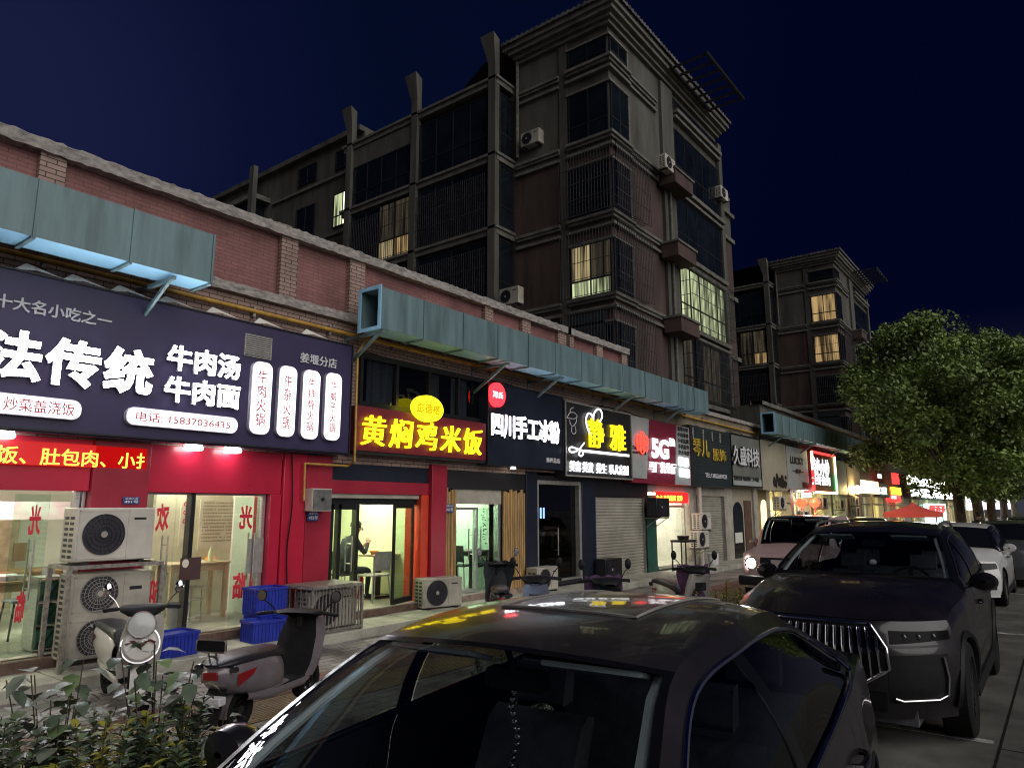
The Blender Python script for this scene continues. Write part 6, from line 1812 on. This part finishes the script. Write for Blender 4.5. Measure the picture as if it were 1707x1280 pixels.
    if apron:
        rows = []
        for v in range(9):
            w = v / 8
            rows.append([(lerp(.60, .44, w) + .05 * math.sin(u * 3 + w * 4) * .3 - .16 * u * u, u * interp([0, .4, .8, 1], [.14, .22, .30, .26], w), lerp(.40, 1.10, w) + .015 * math.sin(u * 9)) for u in [k / 8 - 1 for k in range(17)]])
        MB().grid(rows).xf(S_).build('wind_apron', apron, t, fix=False)
    return t
s1 = scooter('mauve grey scooter with black mud flap parked in the foreground', (4.08, 5.94, 0), R(23), 'sc_grey', 'plastic_black', mud=True, backrest=True, steer=R(8))
s1.scale = (.90, 1.12, .80)
s2 = scooter('cream white retro scooter with round headlamp before the steel rack', (3.42, 7.40, 0), R(-100), 'sc_white', 'plastic_black', retro=True, steer=R(-14))
s2.scale = (.88, .88, .88)
def scoot_at(px, py, z, lx, rz, *a, **k):
    """Stand a scooter so that its point (lx, 0, z) shows at that pixel."""
    x, y = gz(px, py, z)
    s_ = scooter(a[0], (x - lx * math.cos(R(rz)), y - lx * math.sin(R(rz)), 0), R(rz), *a[1:], **k)
    s_.scale = (.9, .85, .94)
    return s_
scoot_at(828, 938, 1.0, .45, 42, 'dark scooter with black wind apron and red tail light', 'sc_dark', apron='dark_cloth', steer=R(10))
scoot_at(896, 980, .72, -.9, 215, 'pale blue and white scooter beside the dark aproned one', 'sc_blue')
scoot_at(1012, 968, .98, .45, 215, 'scooter with purple quilted cover by the hedge', 'sc_dark', apron='sc_purple', steer=R(12))
scoot_at(1160, 946, 1.0, .45, 232, 'dark scooter with lilac leg cover standing near the driveway', 'sc_white', apron='sc_purple', steer=R(-15))

# ---------------------------------------------------------------- crates and shop clutter
def crate(label, x, y, z, rz=0, w=.46, d=.33, h=.27):
    t = thing('plastic_crate', label, 'crate', (x, y, z), rz, 'blue plastic crates')
    b = MB(); e = .012
    b.box(-w / 2, w / 2, -d / 2, -d / 2 + e, .0, h); b.box(-w / 2, w / 2, d / 2 - e, d / 2, 0, h); b.box(-w / 2, -w / 2 + e, -d / 2 + e, d / 2 - e, 0, h); b.box(w / 2 - e, w / 2, -d / 2 + e, d / 2 - e, 0, h); b.box(-w / 2 + e, w / 2 - e, -d / 2 + e, d / 2 - e, 0, .012)
    b.box(-w / 2 + e, w / 2 - e, -d / 2 + e, d / 2 - e, h - .03, h - .022)
    for k in range(9):
        x_ = lerp(-w / 2 + .03, w / 2 - .03, k / 8)
        for s in (-1, 1): b.box(x_ - .006, x_ + .006, s * d / 2, s * (d / 2 + .009), .01, h - .035)
    for k in range(6):
        y_ = lerp(-d / 2 + .03, d / 2 - .03, k / 5)
        for s in (-1, 1): b.box(s * w / 2, s * (w / 2 + .009), y_ - .006, y_ + .006, .01, h - .035)
    b.build('crate_body', 'plastic_blue', t)
    b = MB(); o = .014
    b.box(-w / 2 - o, w / 2 + o, -d / 2 - o, -d / 2 + .004, h - .035, h + .004); b.box(-w / 2 - o, w / 2 + o, d / 2 - .004, d / 2 + o, h - .035, h + .004)
    b.box(-w / 2 - o, -w / 2 + .004, -d / 2 + .004, d / 2 - .004, h - .035, h + .004); b.box(w / 2 - .004, w / 2 + o, -d / 2 + .004, d / 2 - .004, h - .035, h + .004)
    b.build('crate_rim', 'plastic_blue', t, bev=.004)
    return t
x, y = gz(286, 1098, .13); crate('single blue crate standing alone on the step by the white scooter', x + .1, y + .2, .13, R(6))
x, y = gz(441, 1072, .13); crate('blue crate standing on the step edge behind the mauve scooter', x + .1, y + .2, .13, R(-4))
x, y = cgx0 - .29, 8.62; crate('lower blue crate of the stack beside the railing cage', x, y + .25, .13, R(3), .50, .36, .32)
crate('upper blue crate on top of the stack beside the railing cage', x - .05, y + .25, .455, R(-3), .46, .36, .32)
def simple(name, label, cat, parts, group=None, loc=(0, 0, 0)):
    t = thing(name, label, cat, loc, 0, group)
    for n, b, m in parts: b.build(n, m, t, world=True)
    return t
def table(label, x, y, w, d, h, top, leg, pedestal=False):
    t = thing('table', label, 'table', (x, y, LZ), 0, 'tables inside the eateries')
    MB().box(-w / 2, w / 2, -d / 2, d / 2, h - .03, h).build('table_top', top, t, bev=.006)
    if pedestal:
        MB().box(-.05, .05, -.05, .05, .03, h - .03).build('pedestal', leg, t); MB().box(-.22, .22, -.22, .22, 0, .03).build('foot', leg, t)
    else:
        for a in (-1, 1):
            for c in (-1, 1): MB().box(a * (w / 2 - .05) - .025, a * (w / 2 - .05) + .025, c * (d / 2 - .05) - .025, c * (d / 2 - .05) + .025, 0, h - .03).build('leg', leg, t)
        MB().box(-w / 2 + .08, w / 2 - .08, -d / 2 + .05, d / 2 - .05, h - .12, h - .032).build('apron', leg, t)
    return t
def chair(label, x, y, rz, mat='fan_grey', legm='steel'):
    t = thing('chair', label, 'chair', (x, y, LZ), rz, 'chairs inside the eateries')
    MB().box(-.2, .2, -.2, .2, .43, .46).build('seat', mat, t, bev=.012)
    rows = [[(-.19 - .04 * v + .03 * (1 - u * u), u * .19, .52 + .32 * v) for u in (-1, -.5, 0, .5, 1)] for v in (0, .5, 1)]
    b = MB().grid(rows); b.tube([(-.19, -.17, .45), (-.20, -.17, .6)], .01, 6); b.tube([(-.19, .17, .45), (-.20, .17, .6)], .01, 6)
    b.build('backrest', mat, t, fix=False)
    for a in (-1, 1):
        for c in (-1, 1): MB().tube([(a * .17, c * .17, .44), (a * .21, c * .21, 0)], .012, 6).build('leg', legm, t)
    return t
# shop two: table, chairs, diner
tx = F(630); table('pale table with black pedestal in the yellow lit rice shop', ax(628, 965, YW + .95), YW + .95, .62, .6, .75, 'pale_wood', 'black_frame', True)
chair('grey chair facing away at the pale table', ax(622, 1000, YW + .45), YW + .45, R(90)); chair('grey chair the diner sits on', ax(572, 970, YW + .95), YW + .95, 0, 'black_frame')
chair('grey chair beyond the pale table', ax(655, 960, YW + 1.5), YW + 1.5, R(-90))
x = tx + .05
tag(MB().lathe([(0, .75), (.05, .75), (.08, .80), (.085, .81)], Matrix.Translation((ax(622, 965, YW + .9), YW + .9, LZ)), 16).build('bowl', 'orange_plastic'), 'orange bowl on the pale table', 'bowl')
t = tag(MB().lathe([(0, .0), (.07, .0), (.075, .02), (.075, .34), (.04, .40), (.02, .42), (0, .42)], Matrix.Translation((F(668), YW + 1.0, LZ)), 16).build('fire_extinguisher', pm('extinguisher_red', (.40, .02, .02), .35, var=.1)), 'red fire extinguisher on the rice shop floor', 'fire extinguisher')
MB().bar((F(668) - .05, YW + 1.0, LZ + .45), (F(668) + .07, YW + 1.0, LZ + .47), .02).build('valve_lever', 'gunmetal', t)
# shop three
tx = F(785); table('dark legged table in the mint walled shop', ax(786, 970, YW + .6), YW + .6, .62, .5, .74, 'fan_grey', 'gunmetal')
chair('dark chair left of the mint shop table', ax(768, 985, YW + .6), YW + .6, R(10), 'gunmetal'); chair('dark chair right of the mint shop table', ax(805, 985, YW + .5), YW + .5, R(170), 'gunmetal')
# shop one
tx = 4.95; table('long pale serving table behind the red shop glass', (ax(272, 990, YW + 1) + ax(372, 990, YW + 1)) / 2, YW + 1.1, ax(372, 990, YW + 1) - ax(272, 990, YW + 1), .5, .80, 'pale_wood', 'pale_wood')
for k, xx in enumerate((ax(349, 950, YW + 1), ax(353, 950, YW + 1), ax(357, 950, YW + 1))):
    tag(MB().lathe([(0, 0), (.03, 0), (.032, .14), (.014, .18), (.012, .22), (0, .22)], Matrix.Translation((xx, YW + 1.0 + .05 * k, LZ + .80)), 12).build('bottle', 'cream_wall'), 'pale sauce bottle on the serving table', 'bottle', 'sauce bottles on the serving table')
b = MB(); cx, cy = F(388), YW + .9
for a in range(0, 360, 60): b.tube([(cx + .16 * math.cos(R(a)), cy + .16 * math.sin(R(a)), LZ), (cx + .15 * math.cos(R(a)), cy + .15 * math.sin(R(a)), LZ + .46)], .008, 5)
for z in (.05, .30, .46): b.tube([(cx + .16 * math.cos(R(a)), cy + .16 * math.sin(R(a)), LZ + z) for a in range(0, 360, 24)], .008, 5, closed=True)
t = tag(b.build('wire_stool', 'steel'), 'thin wire stool behind the red shop glass', 'stool')
MB().lathe([(0, .46), (.16, .465), (.17, .475), (0, .485)], Matrix.Translation((cx, cy, LZ)), 18).build('stool_seat', 'steel', t)
x = F(343); t = tag(MB().lathe([(0, .0), (.11, 0), (.14, .30), (.15, .30), (.15, .32), (.135, .32), (.11, .02)], Matrix.Translation((x, YW + .5, LZ)), 22).build('bucket', pm('grey_bucket', (.22, .22, .24), .5, var=.1)), 'grey bucket on the floor behind the red shop glass', 'bucket')
MB().tube([(x + .15 * math.cos(R(a)), YW + .5, LZ + .30 - .12 * math.sin(R(a))) for a in range(0, 181, 20)], .005, 5).build('bucket_handle', 'steel', t)
b = MB().box(F(304, 900), F(338, 900), YW + .0, YW + .012, az(320, 966, YW), az(320, 929, YW))
t = tag(b.build('notice_board', pm('dark_brown_board', (.075, .035, .035), .5, var=.15)), 'dark brown board hanging on the black mullion', 'notice board')
MB().prism([(F(312, 900) + .045 * math.cos(R(a)), az(312, 938, YW) + .05 * math.sin(R(a)) * (1.2 if a > 180 else 1)) for a in range(0, 360, 30)], 'y', YW - .004, YW).build('board_badge', 'paper', t)
tag(MB().box(ax(340, 933, YP), ax(356, 933, YP), YP - .045, YP - .032, az(348, 939, YP), az(348, 928, YP)).build('orange_label', em('orange_label_lit', (.9, .32, .06), .35)), 'small orange label on the wall behind the glass', 'label')
# dark tables and diners' clutter on the far left
table('brown table behind the left glass doors', ax(8, 985, YW + .9), YW + .9, .9, .6, .74, 'wood', 'wood'); table('second brown table farther inside the left doors', ax(28, 950, YW + 2.4), YW + 2.4, 1.1, .6, .74, 'wood', 'wood')
chair('dark chair tucked at the brown table behind the left doors', ax(44, 985, YW + 1.3), YW + 1.3, R(180), 'grey_fabric', 'gunmetal')
MB().box(ax(-30, 900, YW + 3.9), ax(30, 900, YW + 3.9), YW + 3.9, YW + 3.94, LZ, az(0, 858, YW + 3.9)).build('serving_hatch', pm('tan_hatch_board', (.45, .36, .24), .7, var=.2), row, True)
MB().box(ax(20, 940, YW + 3.7), ax(42, 940, YW + 3.7), YW + 3.7, YW + 3.74, az(30, 935, YW + 3.7), az(30, 905, YW + 3.7)).build('brown_cabinet', 'wood', row, True)
for k in range(7):
    xx = ax(-4 + 5 * k, 965, YW + .9)
    tag(MB().lathe([(0, 0), (.035, 0), (.06, .05), (.065, .06), (.05, .05)], Matrix.Translation((xx, YW + .75 + .12 * (k % 3), LZ + .74)), 14).build('bowl', 'white_text'), 'white bowl on the brown table behind the left doors', 'bowl', 'white bowls on the brown table')
sx0, sx1 = F(80, 1040), F(106, 1040)
t = thing('crate_shelf', 'three tier shelf of green crates behind the left glass door', 'shelf', ((sx0 + sx1) / 2, YW + .35, LZ))
hw = max(.14, (sx1 - sx0) / 2)
b = MB()
for k in range(4): b.box(-hw, hw, -.16, .16, .26 * k, .26 * k + .02)
for a in (-hw, hw): b.box(a - .012, a + .012, -.16, .16, .02, .80)
b.build('shelf_frame', 'alu', t)
for k in range(3):
    b = MB().box(-hw + .02, hw - .02, -.14, .14, .26 * k + .03, .26 * k + .22)
    c = b.build('green_crate', pm('green_crate_plastic', (.05, .16, .12), .5, var=.25, scale=9) if k == 0 else 'green_board', t)
    b = MB()
    for q in range(3): b.bar((-hw + .04 + .07 * q, -.145, .26 * k + .05), (-hw + .12 + .07 * q, -.145, .26 * k + .20), .012)
    b.build('crate_slats', 'black_frame', c)
# umbrella base, phone shop stand, pails
x, y = gz(690, 1012, .13)
t = tag(MB().lathe([(0, 0), (.17, 0), (.17, .04), (.03, .08), (.022, .10), (.022, .55), (0, .55)], Matrix.Translation((x, y + .1, .13)), 20).build('parasol_base', 'plastic_black'), 'black parasol base standing on the step by the open door', 'parasol base')
x = F(1106); t = thing('metal_stand', 'dark metal stand with a tray outside the phone shop', 'stand', (x, YW - .55, .13))
b = MB()
for a in (-.3, .3):
    for c in (-.2, .2): b.box(a - .015, a + .015, c - .015, c + .015, 0, .78)
b.build('stand_frame', 'gunmetal', t); MB().box(-.33, .33, -.23, .23, .78, .84).build('tray', 'gunmetal', t)
MB().lathe([(0, .84), (.15, .84), (.17, .95), (0, .96)], None, 18).build('pan', 'black_frame', t)
x = F(1164); tag(MB().lathe([(0, 0), (.14, 0), (.17, .34), (.16, .34), (.13, .03)], Matrix.Translation((x, YW - .4, .13)), 18).build('bucket', 'white_text'), 'white pail under the wall units by the phone shop', 'bucket')
b = MB()
x = F(1157, 860)
b.tube([(x, YW - .2, .1), (x, YW - .2, 2.6)], .05, 8); b.tube([(x + .16, YW - .18, .1), (x + .16, YW - .18, 2.6)], .025, 8)
tag(b.build('rain_pipe', 'ac_white'), 'pale rain pipe on the pier right of the phone shop', 'pipe')

# ---------------------------------------------------------------- people
def person(label, J, loc, rz, cloth='dark_cloth', trouser='dark_cloth', group=None, holding=None):
    """J: joint name -> position. One continuous skinned body; clothing colours follow the body, hair is its child."""
    t = thing('person', label, 'person', loc, rz, group)
    ch = [('pelvis', 'waist', .13, .12), ('waist', 'chest', .12, .15), ('chest', 'neck', .15, .055), ('neck', 'chin', .052, .06), ('chin', 'head', .062, .098), ('head', 'crown', .098, .06)]
    for s in 'LR':
        ch += [('chest', 'sh' + s, .15, .062), ('sh' + s, 'el' + s, .058, .045), ('el' + s, 'wr' + s, .045, .030), ('wr' + s, 'ha' + s, .030, .036)]
        ch += [('pelvis', 'hi' + s, .13, .092), ('hi' + s, 'kn' + s, .090, .060), ('kn' + s, 'an' + s, .058, .038), ('an' + s, 'to' + s, .045, .035)]
    names = [n for n in J if n != 'face']; idx = {n: i for i, n in enumerate(names)}
    me = bpy.data.meshes.new('body')
    ed = [(idx[a], idx[b]) for a, b, _, _ in ch]
    me.from_pydata([J[n] for n in names], ed, [])
    o = bpy.data.objects.new('body', me); COL.objects.link(o)
    md = o.modifiers.new('skin', 'SKIN'); sub = o.modifiers.new('sub', 'SUBSURF'); sub.levels = sub.render_levels = 1
    rad = {}
    for a, b, ra, rb in ch: rad[a] = rad.get(a, ra); rad[b] = rad.get(b, rb) if b in rad else rb
    for n in names:
        me.skin_vertices[0].data[idx[n]].radius = (rad[n], rad[n])
    me.skin_vertices[0].data[idx['pelvis']].use_root = True
    dg = bpy.context.evaluated_depsgraph_get()
    m2 = bpy.data.meshes.new_from_object(o.evaluated_get(dg))
    bpy.data.objects.remove(o)
    b = MB(); b.add([v.co[:] for v in m2.vertices], [tuple(p.vertices) for p in m2.polygons], 0, True)
    V = {n: Vector(J[n]) for n in names}
    for s in 'LR':       # four curled fingers of unequal length and a thumb from the side of the palm
        w, h = V['wr' + s], V['ha' + s]
        d = (h - w).normalized(); sd = d.cross(Vector((0, 0, 1))); sd = sd.normalized() if sd.length > .1 else Vector((0, 1, 0)); up_ = sd.cross(d)
        for k, l in enumerate((.065, .075, .07, .055)):
            r0 = h + sd * (.022 * (k - 1.5)); b.tube([r0 - d * .02, r0 + d * l * .5 - up_ * .008, r0 + d * l * .8 - up_ * .03], [.009, .0085, .007], 6)
        b.tube([w + sd * .02 + d * .03, w + sd * .05 + d * .055, w + sd * .055 + d * .085], [.011, .010, .008], 6)
    hd = V['head']
    fwd = Vector(J['face']) if 'face' in J else Vector((1, 0, 0))
    sdv = Vector((0, 0, 1)).cross(fwd).normalized()
    b.tube([hd + fwd * .085 + Vector((0, 0, .015)), hd + fwd * .118 - Vector((0, 0, .012))], [.010, .016], 6)
    for s in (-1, 1):
        b.lathe([(0, -.02), (.02, -.01), (.028, 0), (.02, .01), (0, .02)], Matrix.Translation(hd + sdv * s * .095) @ Matrix.Diagonal((.6, .6, 1.2, 1)), 8)
    for i, fc in enumerate(b.f):
        c = sum((Vector(b.v[q]) for q in fc), Vector()) / len(fc)
        if c.z > V['neck'].z + .01 and (c - hd).length < .26: b.m[i] = 1
        elif min((c - V['haL']).length, (c - V['haR']).length) < .10: b.m[i] = 1
        elif min((c - V[k]).length for k in ('knL', 'knR', 'anL', 'anR')) < .3: b.m[i] = 2
    bo = b.build('body', [cloth, 'skin', trouser], t, fix=False, angle=70)
    hb = MB()
    rows = []
    for q in range(8):
        th = q / 7 * 1.75
        rows.append([tuple(hd + Vector((0, 0, .03)) - fwd * .012 + (fwd * math.cos(a) + sdv * math.sin(a)) * .112 * math.sin(th) * (.80 if math.cos(a) > .35 and th > 1.0 else 1) + Vector((0, 0, 1)) * .118 * math.cos(th)) for a in [2 * math.pi * k / 20 for k in range(21)]])
    hb.grid(rows).build('hair', 'hair', bo, fix=False)
    for s in (-1, 1): MB().lathe([(0, -.006), (.009, 0), (0, .006)], Matrix.Translation(hd + fwd * .092 + sdv * s * .034 + Vector((0, 0, .022))), 8).build('eye', 'hair', bo)
    MB().bar(hd + fwd * .092 + sdv * -.022 - Vector((0, 0, .045)), hd + fwd * .092 + sdv * .022 - Vector((0, 0, .045)), .006).build('mouth', pm('lips', (.35, .12, .10), .5, var=.0), bo)
    return t
sit = {'pelvis': (0, 0, .52), 'waist': (.04, 0, .72), 'chest': (.13, 0, .93), 'neck': (.19, 0, 1.09), 'chin': (.22, 0, 1.15), 'head': (.245, 0, 1.22), 'crown': (.245, 0, 1.31), 'face': (.96, -.2, -.2),
       'shL': (.12, .19, 1.0), 'elL': (.28, .23, .80), 'wrL': (.46, .10, .90), 'haL': (.50, .05, .96), 'shR': (.12, -.19, 1.0), 'elR': (.26, -.24, .79), 'wrR': (.42, -.10, .95), 'haR': (.45, -.05, 1.02),
       'hiL': (.06, .11, .50), 'knL': (.44, .13, .50), 'anL': (.42, .13, .08), 'toL': (.55, .14, .03), 'hiR': (.06, -.11, .50), 'knR': (.44, -.13, .50), 'anR': (.40, -.13, .08), 'toR': (.53, -.14, .03)}
person('person in a dark jacket eating at the pale table in the rice shop', sit, (ax(572, 970, YW + .95), YW + .95, LZ), R(-6))
ride = dict(sit)
x, y = ax(1622, 870, 3.0), 2.9
person('person in dark clothes riding a scooter beside the tree trunks', ride, (x, y, .28), R(-150), group=None)
scooter('scooter ridden by the person near the tree trunks', (x - .2, y - .1, 0), R(-150), 'sc_dark')
# ---------------------------------------------------------------- hedge plants and trees
M['leaf_dark'] = pm('dark_glossy_leaf', (.12, .165, .11), .34, var=.35, scale=5)
M['leaf_mid'] = pm('mid_green_leaf', (.18, .26, .11), .45, var=.3, scale=5)
M['leaf_yel'] = pm('yellow_green_leaf', (.38, .36, .05), .5, var=.2, scale=5)
M['leaf_grey'] = pm('grey_green_leaf', (.25, .28, .22), .5, var=.3, scale=5)
M['leaf_edge'] = pm('cream_edged_leaf', (.34, .38, .20), .5, var=.25, scale=9)
M['twig'] = pm('brown_twig', (.09, .065, .04), .8, var=.3)
gr_ = random.Random(11)
def leaf(b, p, d, up, l, w, m, fold=.25, curl=.2):
    """One folded, slightly drooping leaf from p along d."""
    d = d.normalized(); s = d.cross(up)
    s = s.normalized() if s.length > .01 else d.orthogonal().normalized()
    n = s.cross(d)
    pt = lambda a, c, h: p + d * (l * a) + s * (w * c) + n * (l * h)
    v = [pt(0, 0, 0), pt(.3, .8, fold * .4), pt(.65, .85, fold * .3 - curl * .3), pt(1, 0, -curl), pt(.65, -.85, fold * .3 - curl * .3), pt(.3, -.8, fold * .4), pt(.35, 0, .0), pt(.7, 0, -curl * .45)]
    b.add(v, [(0, 1, 6), (1, 2, 7, 6), (2, 3, 7), (0, 6, 5), (6, 7, 4, 5), (7, 3, 4)], m, True)
def shrub(label, x, y, h, r, ns, seed, ll=.045, tips=.25, group='hedge shrubs in the kerbside bed', z=.05):
    g = random.Random(seed)
    t = thing('hedge_shrub', label, 'shrub', (x, y, z), 0, group)
    st, lf = MB(), MB()
    for k in range(ns):
        a = g.uniform(0, 6.28); q = r * math.sqrt(g.random())
        hh = h * g.uniform(.55, 1.0) * (1 - .35 * (q / r) ** 2)
        base = Vector((.35 * q * math.cos(a), .35 * q * math.sin(a), 0)); top = Vector((q * math.cos(a), q * math.sin(a), hh))
        mid = base.lerp(top, .5) + Vector((g.uniform(-.05, .05), g.uniform(-.05, .05), 0))
        pts = spline([base, mid, top], 7)
        st.tube(pts, [.006, .0055, .005, .0045, .004, .003, .002], 4)
        yel = g.random() < tips
        n = int(hh / .026)
        for i in range(n):
            u = .22 + .78 * i / n
            p = Vector(pts[min(6, int(u * 6))]).lerp(Vector(pts[min(6, int(u * 6) + 1)]), u * 6 - int(u * 6)) if u < 1 else Vector(pts[-1])
            for s in (0, 1):
                b_ = i * 1.57 + s * math.pi + g.uniform(-.4, .4)
                d = Vector((math.cos(b_), math.sin(b_), g.uniform(.15, 1.1 if u > .8 else .7)))
                m = 0
                if u > .70 and yel: m = g.choice((2, 2, 4))
                else: m = g.choice((0, 0, 0, 1, 1, 3))
                leaf(lf, p, d, Vector((0, 0, 1)), ll * g.uniform(.7, 1.25), ll * .30 * g.uniform(.8, 1.2), m)
    st.build('stems', 'twig', t, fix=False)
    lf.build('leaves', ['leaf_dark', 'leaf_mid', 'leaf_yel', 'leaf_grey', 'leaf_edge'], t, fix=False, angle=180)
    return t
for k, (x, y, h, r, ns, tp, lab) in enumerate(((.62, 3.50, .95, .36, 46, .12, 'dense shrub at the extreme lower left edge'), (1.10, 3.42, .97, .36, 50, .30, 'shrub with yellow green shoots near the left edge'), (1.52, 3.45, .96, .36, 50, .35, 'tallest foreground shrub with variegated upright shoots'), (1.84, 3.46, .98, .32, 44, .15, 'rightmost foreground shrub beside the saloon'), (1.30, 3.75, 1.0, .34, 36, .1, 'darker shrub behind the variegated one'), (2.45, 3.5, .55, .25, 24, .1, 'low shrub hidden by the saloon wing mirror'))):
    shrub(lab, x, y, h, r, int(ns * 1.9), 20 + k, .058, tp)
def weed(label, x, y, h, seed, n=9):
    g = random.Random(seed)
    t = thing('broadleaf_weed', label, 'plant', (x, y, .05), 0, 'broad leaved weeds growing through the hedge')
    st, lf = MB(), MB()
    for k in range(n):
        a = g.uniform(0, 6.28); hh = h * g.uniform(.7, 1)
        top = Vector((.26 * math.cos(a) * g.random(), .26 * math.sin(a) * g.random(), hh))
        pts = spline([Vector((0, 0, 0)), top * .5 + Vector((0, 0, .05)), top], 6)
        st.tube(pts, .003, 4)
        for q in range(11):
            u = .50 + .50 * q / 10
            p = Vector((0, 0, 0)).lerp(top, u); p.z = top.z * u
            b_ = g.uniform(0, 6.28)
            leaf(lf, p + Vector((.03 * math.cos(b_), .03 * math.sin(b_), .01)), Vector((math.cos(b_), math.sin(b_), g.uniform(-.4, .35))), Vector((0, 0, 1)), g.uniform(.075, .125), g.uniform(.03, .048), g.choice((0, 0, 1, 3)), .15, .35)
    st.build('stems', 'twig', t, fix=False)
    lf.build('leaves', ['leaf_dark', 'leaf_mid', 'leaf_yel', 'leaf_grey'], t, fix=False, angle=180)
weed('tall broad leaved weed in front of the white scooter', 1.86, 3.62, 1.16, 41, 12)
weed('broad leaved weed spreading at the left edge', 1.02, 3.68, 1.12, 42, 14)
weed('broad leaved weed leaning over the middle shrub', 1.50, 3.80, 1.12, 43, 14)
weed('low broad leaved weed beside the rightmost shrub', 2.02, 3.5, .84, 44, 6)
hx = [4.6 + .62 * k for k in range(10)]
proto = shrub('shrub of the low hedge beyond the saloon roof', hx[0], 3.55, 1.0, .34, 26, 60, .055, .3, 'hedge row beyond the saloon')
for k, x in enumerate(hx[1:]):
    c_ = dup(proto, (x, 3.5 + gr_.uniform(-.1, .1), .05), gr_.uniform(0, 6), None)
    c_.scale = (1, 1, gr_.uniform(.85, 1.08))
for k in range(12):
    c_ = dup(proto, (19.5 + .8 * k, 3.5, .05), gr_.uniform(0, 6), 'shrub of the far hedge beyond the driveway')
    c_['group'] = 'far hedge row beyond the driveway'
x, y = gz(640, 1052, .13)
for px, py, lab in ((632, 1056, 'small weed growing at the platform edge by the saloon roof'), (675, 1037, 'tiny weed at the platform edge farther along')):
    x, y = gz(px, py, .0)
    g = random.Random(px); t = thing('edge_weed', lab, 'plant', (x, y, 0)); b = MB()
    for k in range(16):
        a = g.uniform(0, 6.28); leaf(b, Vector((0, 0, .02)), Vector((math.cos(a), math.sin(a), g.uniform(.4, 1.6))), Vector((0, 0, 1)), g.uniform(.10, .18), .022, g.choice((0, 1)))
    b.build('leaves', ['leaf_edge', 'leaf_grey'], t, fix=False, angle=180)
M['crown'] = pm('camphor_leaf', (.22, .32, .08), .50, var=.45, scale=.9, detail=2)
M['crown2'] = pm('camphor_leaf_bright', (.28, .38, .09), .50, var=.3, scale=.9, detail=2)
M['crown3'] = pm('camphor_leaf_dark', (.14, .21, .06), .55, var=.3, scale=.9, detail=2)
def tree(label, x, y, h, rx, z0, seed, nleaf=30000, rt=.22):
    g = random.Random(seed)
    t = thing('camphor_tree', label, 'tree', (x, y, 0), 0, 'street trees along the kerb')
    tr = MB()
    fork = Vector((g.uniform(-.1, .1), g.uniform(-.1, .1), z0 + .5))
    tr.tube(spline([(0, 0, -.1), (.02, .03, .4), (g.uniform(-.08, .08), .02, z0 * .6), fork], 12), [rt * 1.5, rt * 1.15, rt * 1.05, rt, rt * .97, rt * .95, rt * .93, rt * .92, rt * .9, rt * .88, rt * .85, rt * .8], 12)
    cz = (h + z0) / 2; rz_ = (h - z0) / 2
    cl = []
    for k in range(96):
        while True:
            v = Vector((g.uniform(-1, 1), g.uniform(-1, 1), g.uniform(-1, 1)))
            if .30 < v.length < 1: break
        v = v.normalized() * (.45 + .5 * g.random() ** .6)
        w = 1.0 if v.z > -.2 else 1.05
        c = Vector((v.x * rx * w, v.y * rx * w, cz + v.z * rz_))
        cl.append((c, g.uniform(.65, 1.25)))
    for c, r in cl[:26]:
        m1 = fork.lerp(c, .45) + Vector((g.uniform(-.3, .3), g.uniform(-.3, .3), g.uniform(.1, .5)))
        tr.tube(spline([fork - Vector((0, 0, .2)), m1, c], 8), [rt * .55, rt * .45, rt * .36, rt * .3, rt * .22, rt * .15, rt * .1, .015], 6)
    tr.build('trunk', 'bark', t, fix=False)
    cr = MB(); per = nleaf // len(cl)
    for c, r in cl:
        tone = g.random()
        for k in range(per):
            v = Vector((g.gauss(0, 1), g.gauss(0, 1), g.gauss(0, 1))).normalized() * (r * g.random() ** .38)
            v.z *= .72
            p = c + v
            d = Vector((g.uniform(-1, 1), g.uniform(-1, 1), g.uniform(-.9, .5))).normalized()
            s = d.cross(Vector((g.uniform(-1, 1), g.uniform(-1, 1), g.uniform(-.2, 1)))).normalized()
            l, w = g.uniform(.11, .26), g.uniform(.04, .075)
            m = 0 if g.random() < .6 else (1 if tone > .45 else 2)
            cr.add([p, p + d * l * .5 + s * w, p + d * l, p + d * l * .5 - s * w], [(0, 1, 2, 3)], m)
    cr.build('crown', ['crown', 'crown2', 'crown3'], t, fix=False)
    return t
tx, ty = ax(1604, 880, 3.5), 3.5
T1 = tree('nearest big round crowned street tree with its trunk behind the dark car', tx, ty, 10.2, 4.05, 2.2, 5, 62000)
T2 = tree('second street tree with a leaning trunk behind the nearest one', ax(1634, 870, 3.5), 3.5, 11.6, 4.6, 2.4, 8, 26000, .26)
for px, lab in ((1656, 'third street tree farther along the kerb'), (1674, 'fourth street tree farther along the kerb'), (1692, 'fifth street tree at the right edge of the view')):
    c_ = dup(T2, (ax(px, 868, 3.5), 3.5, 0), gr_.uniform(0, 6), lab)
# low leafy branch with gaps hanging before the far lit letters
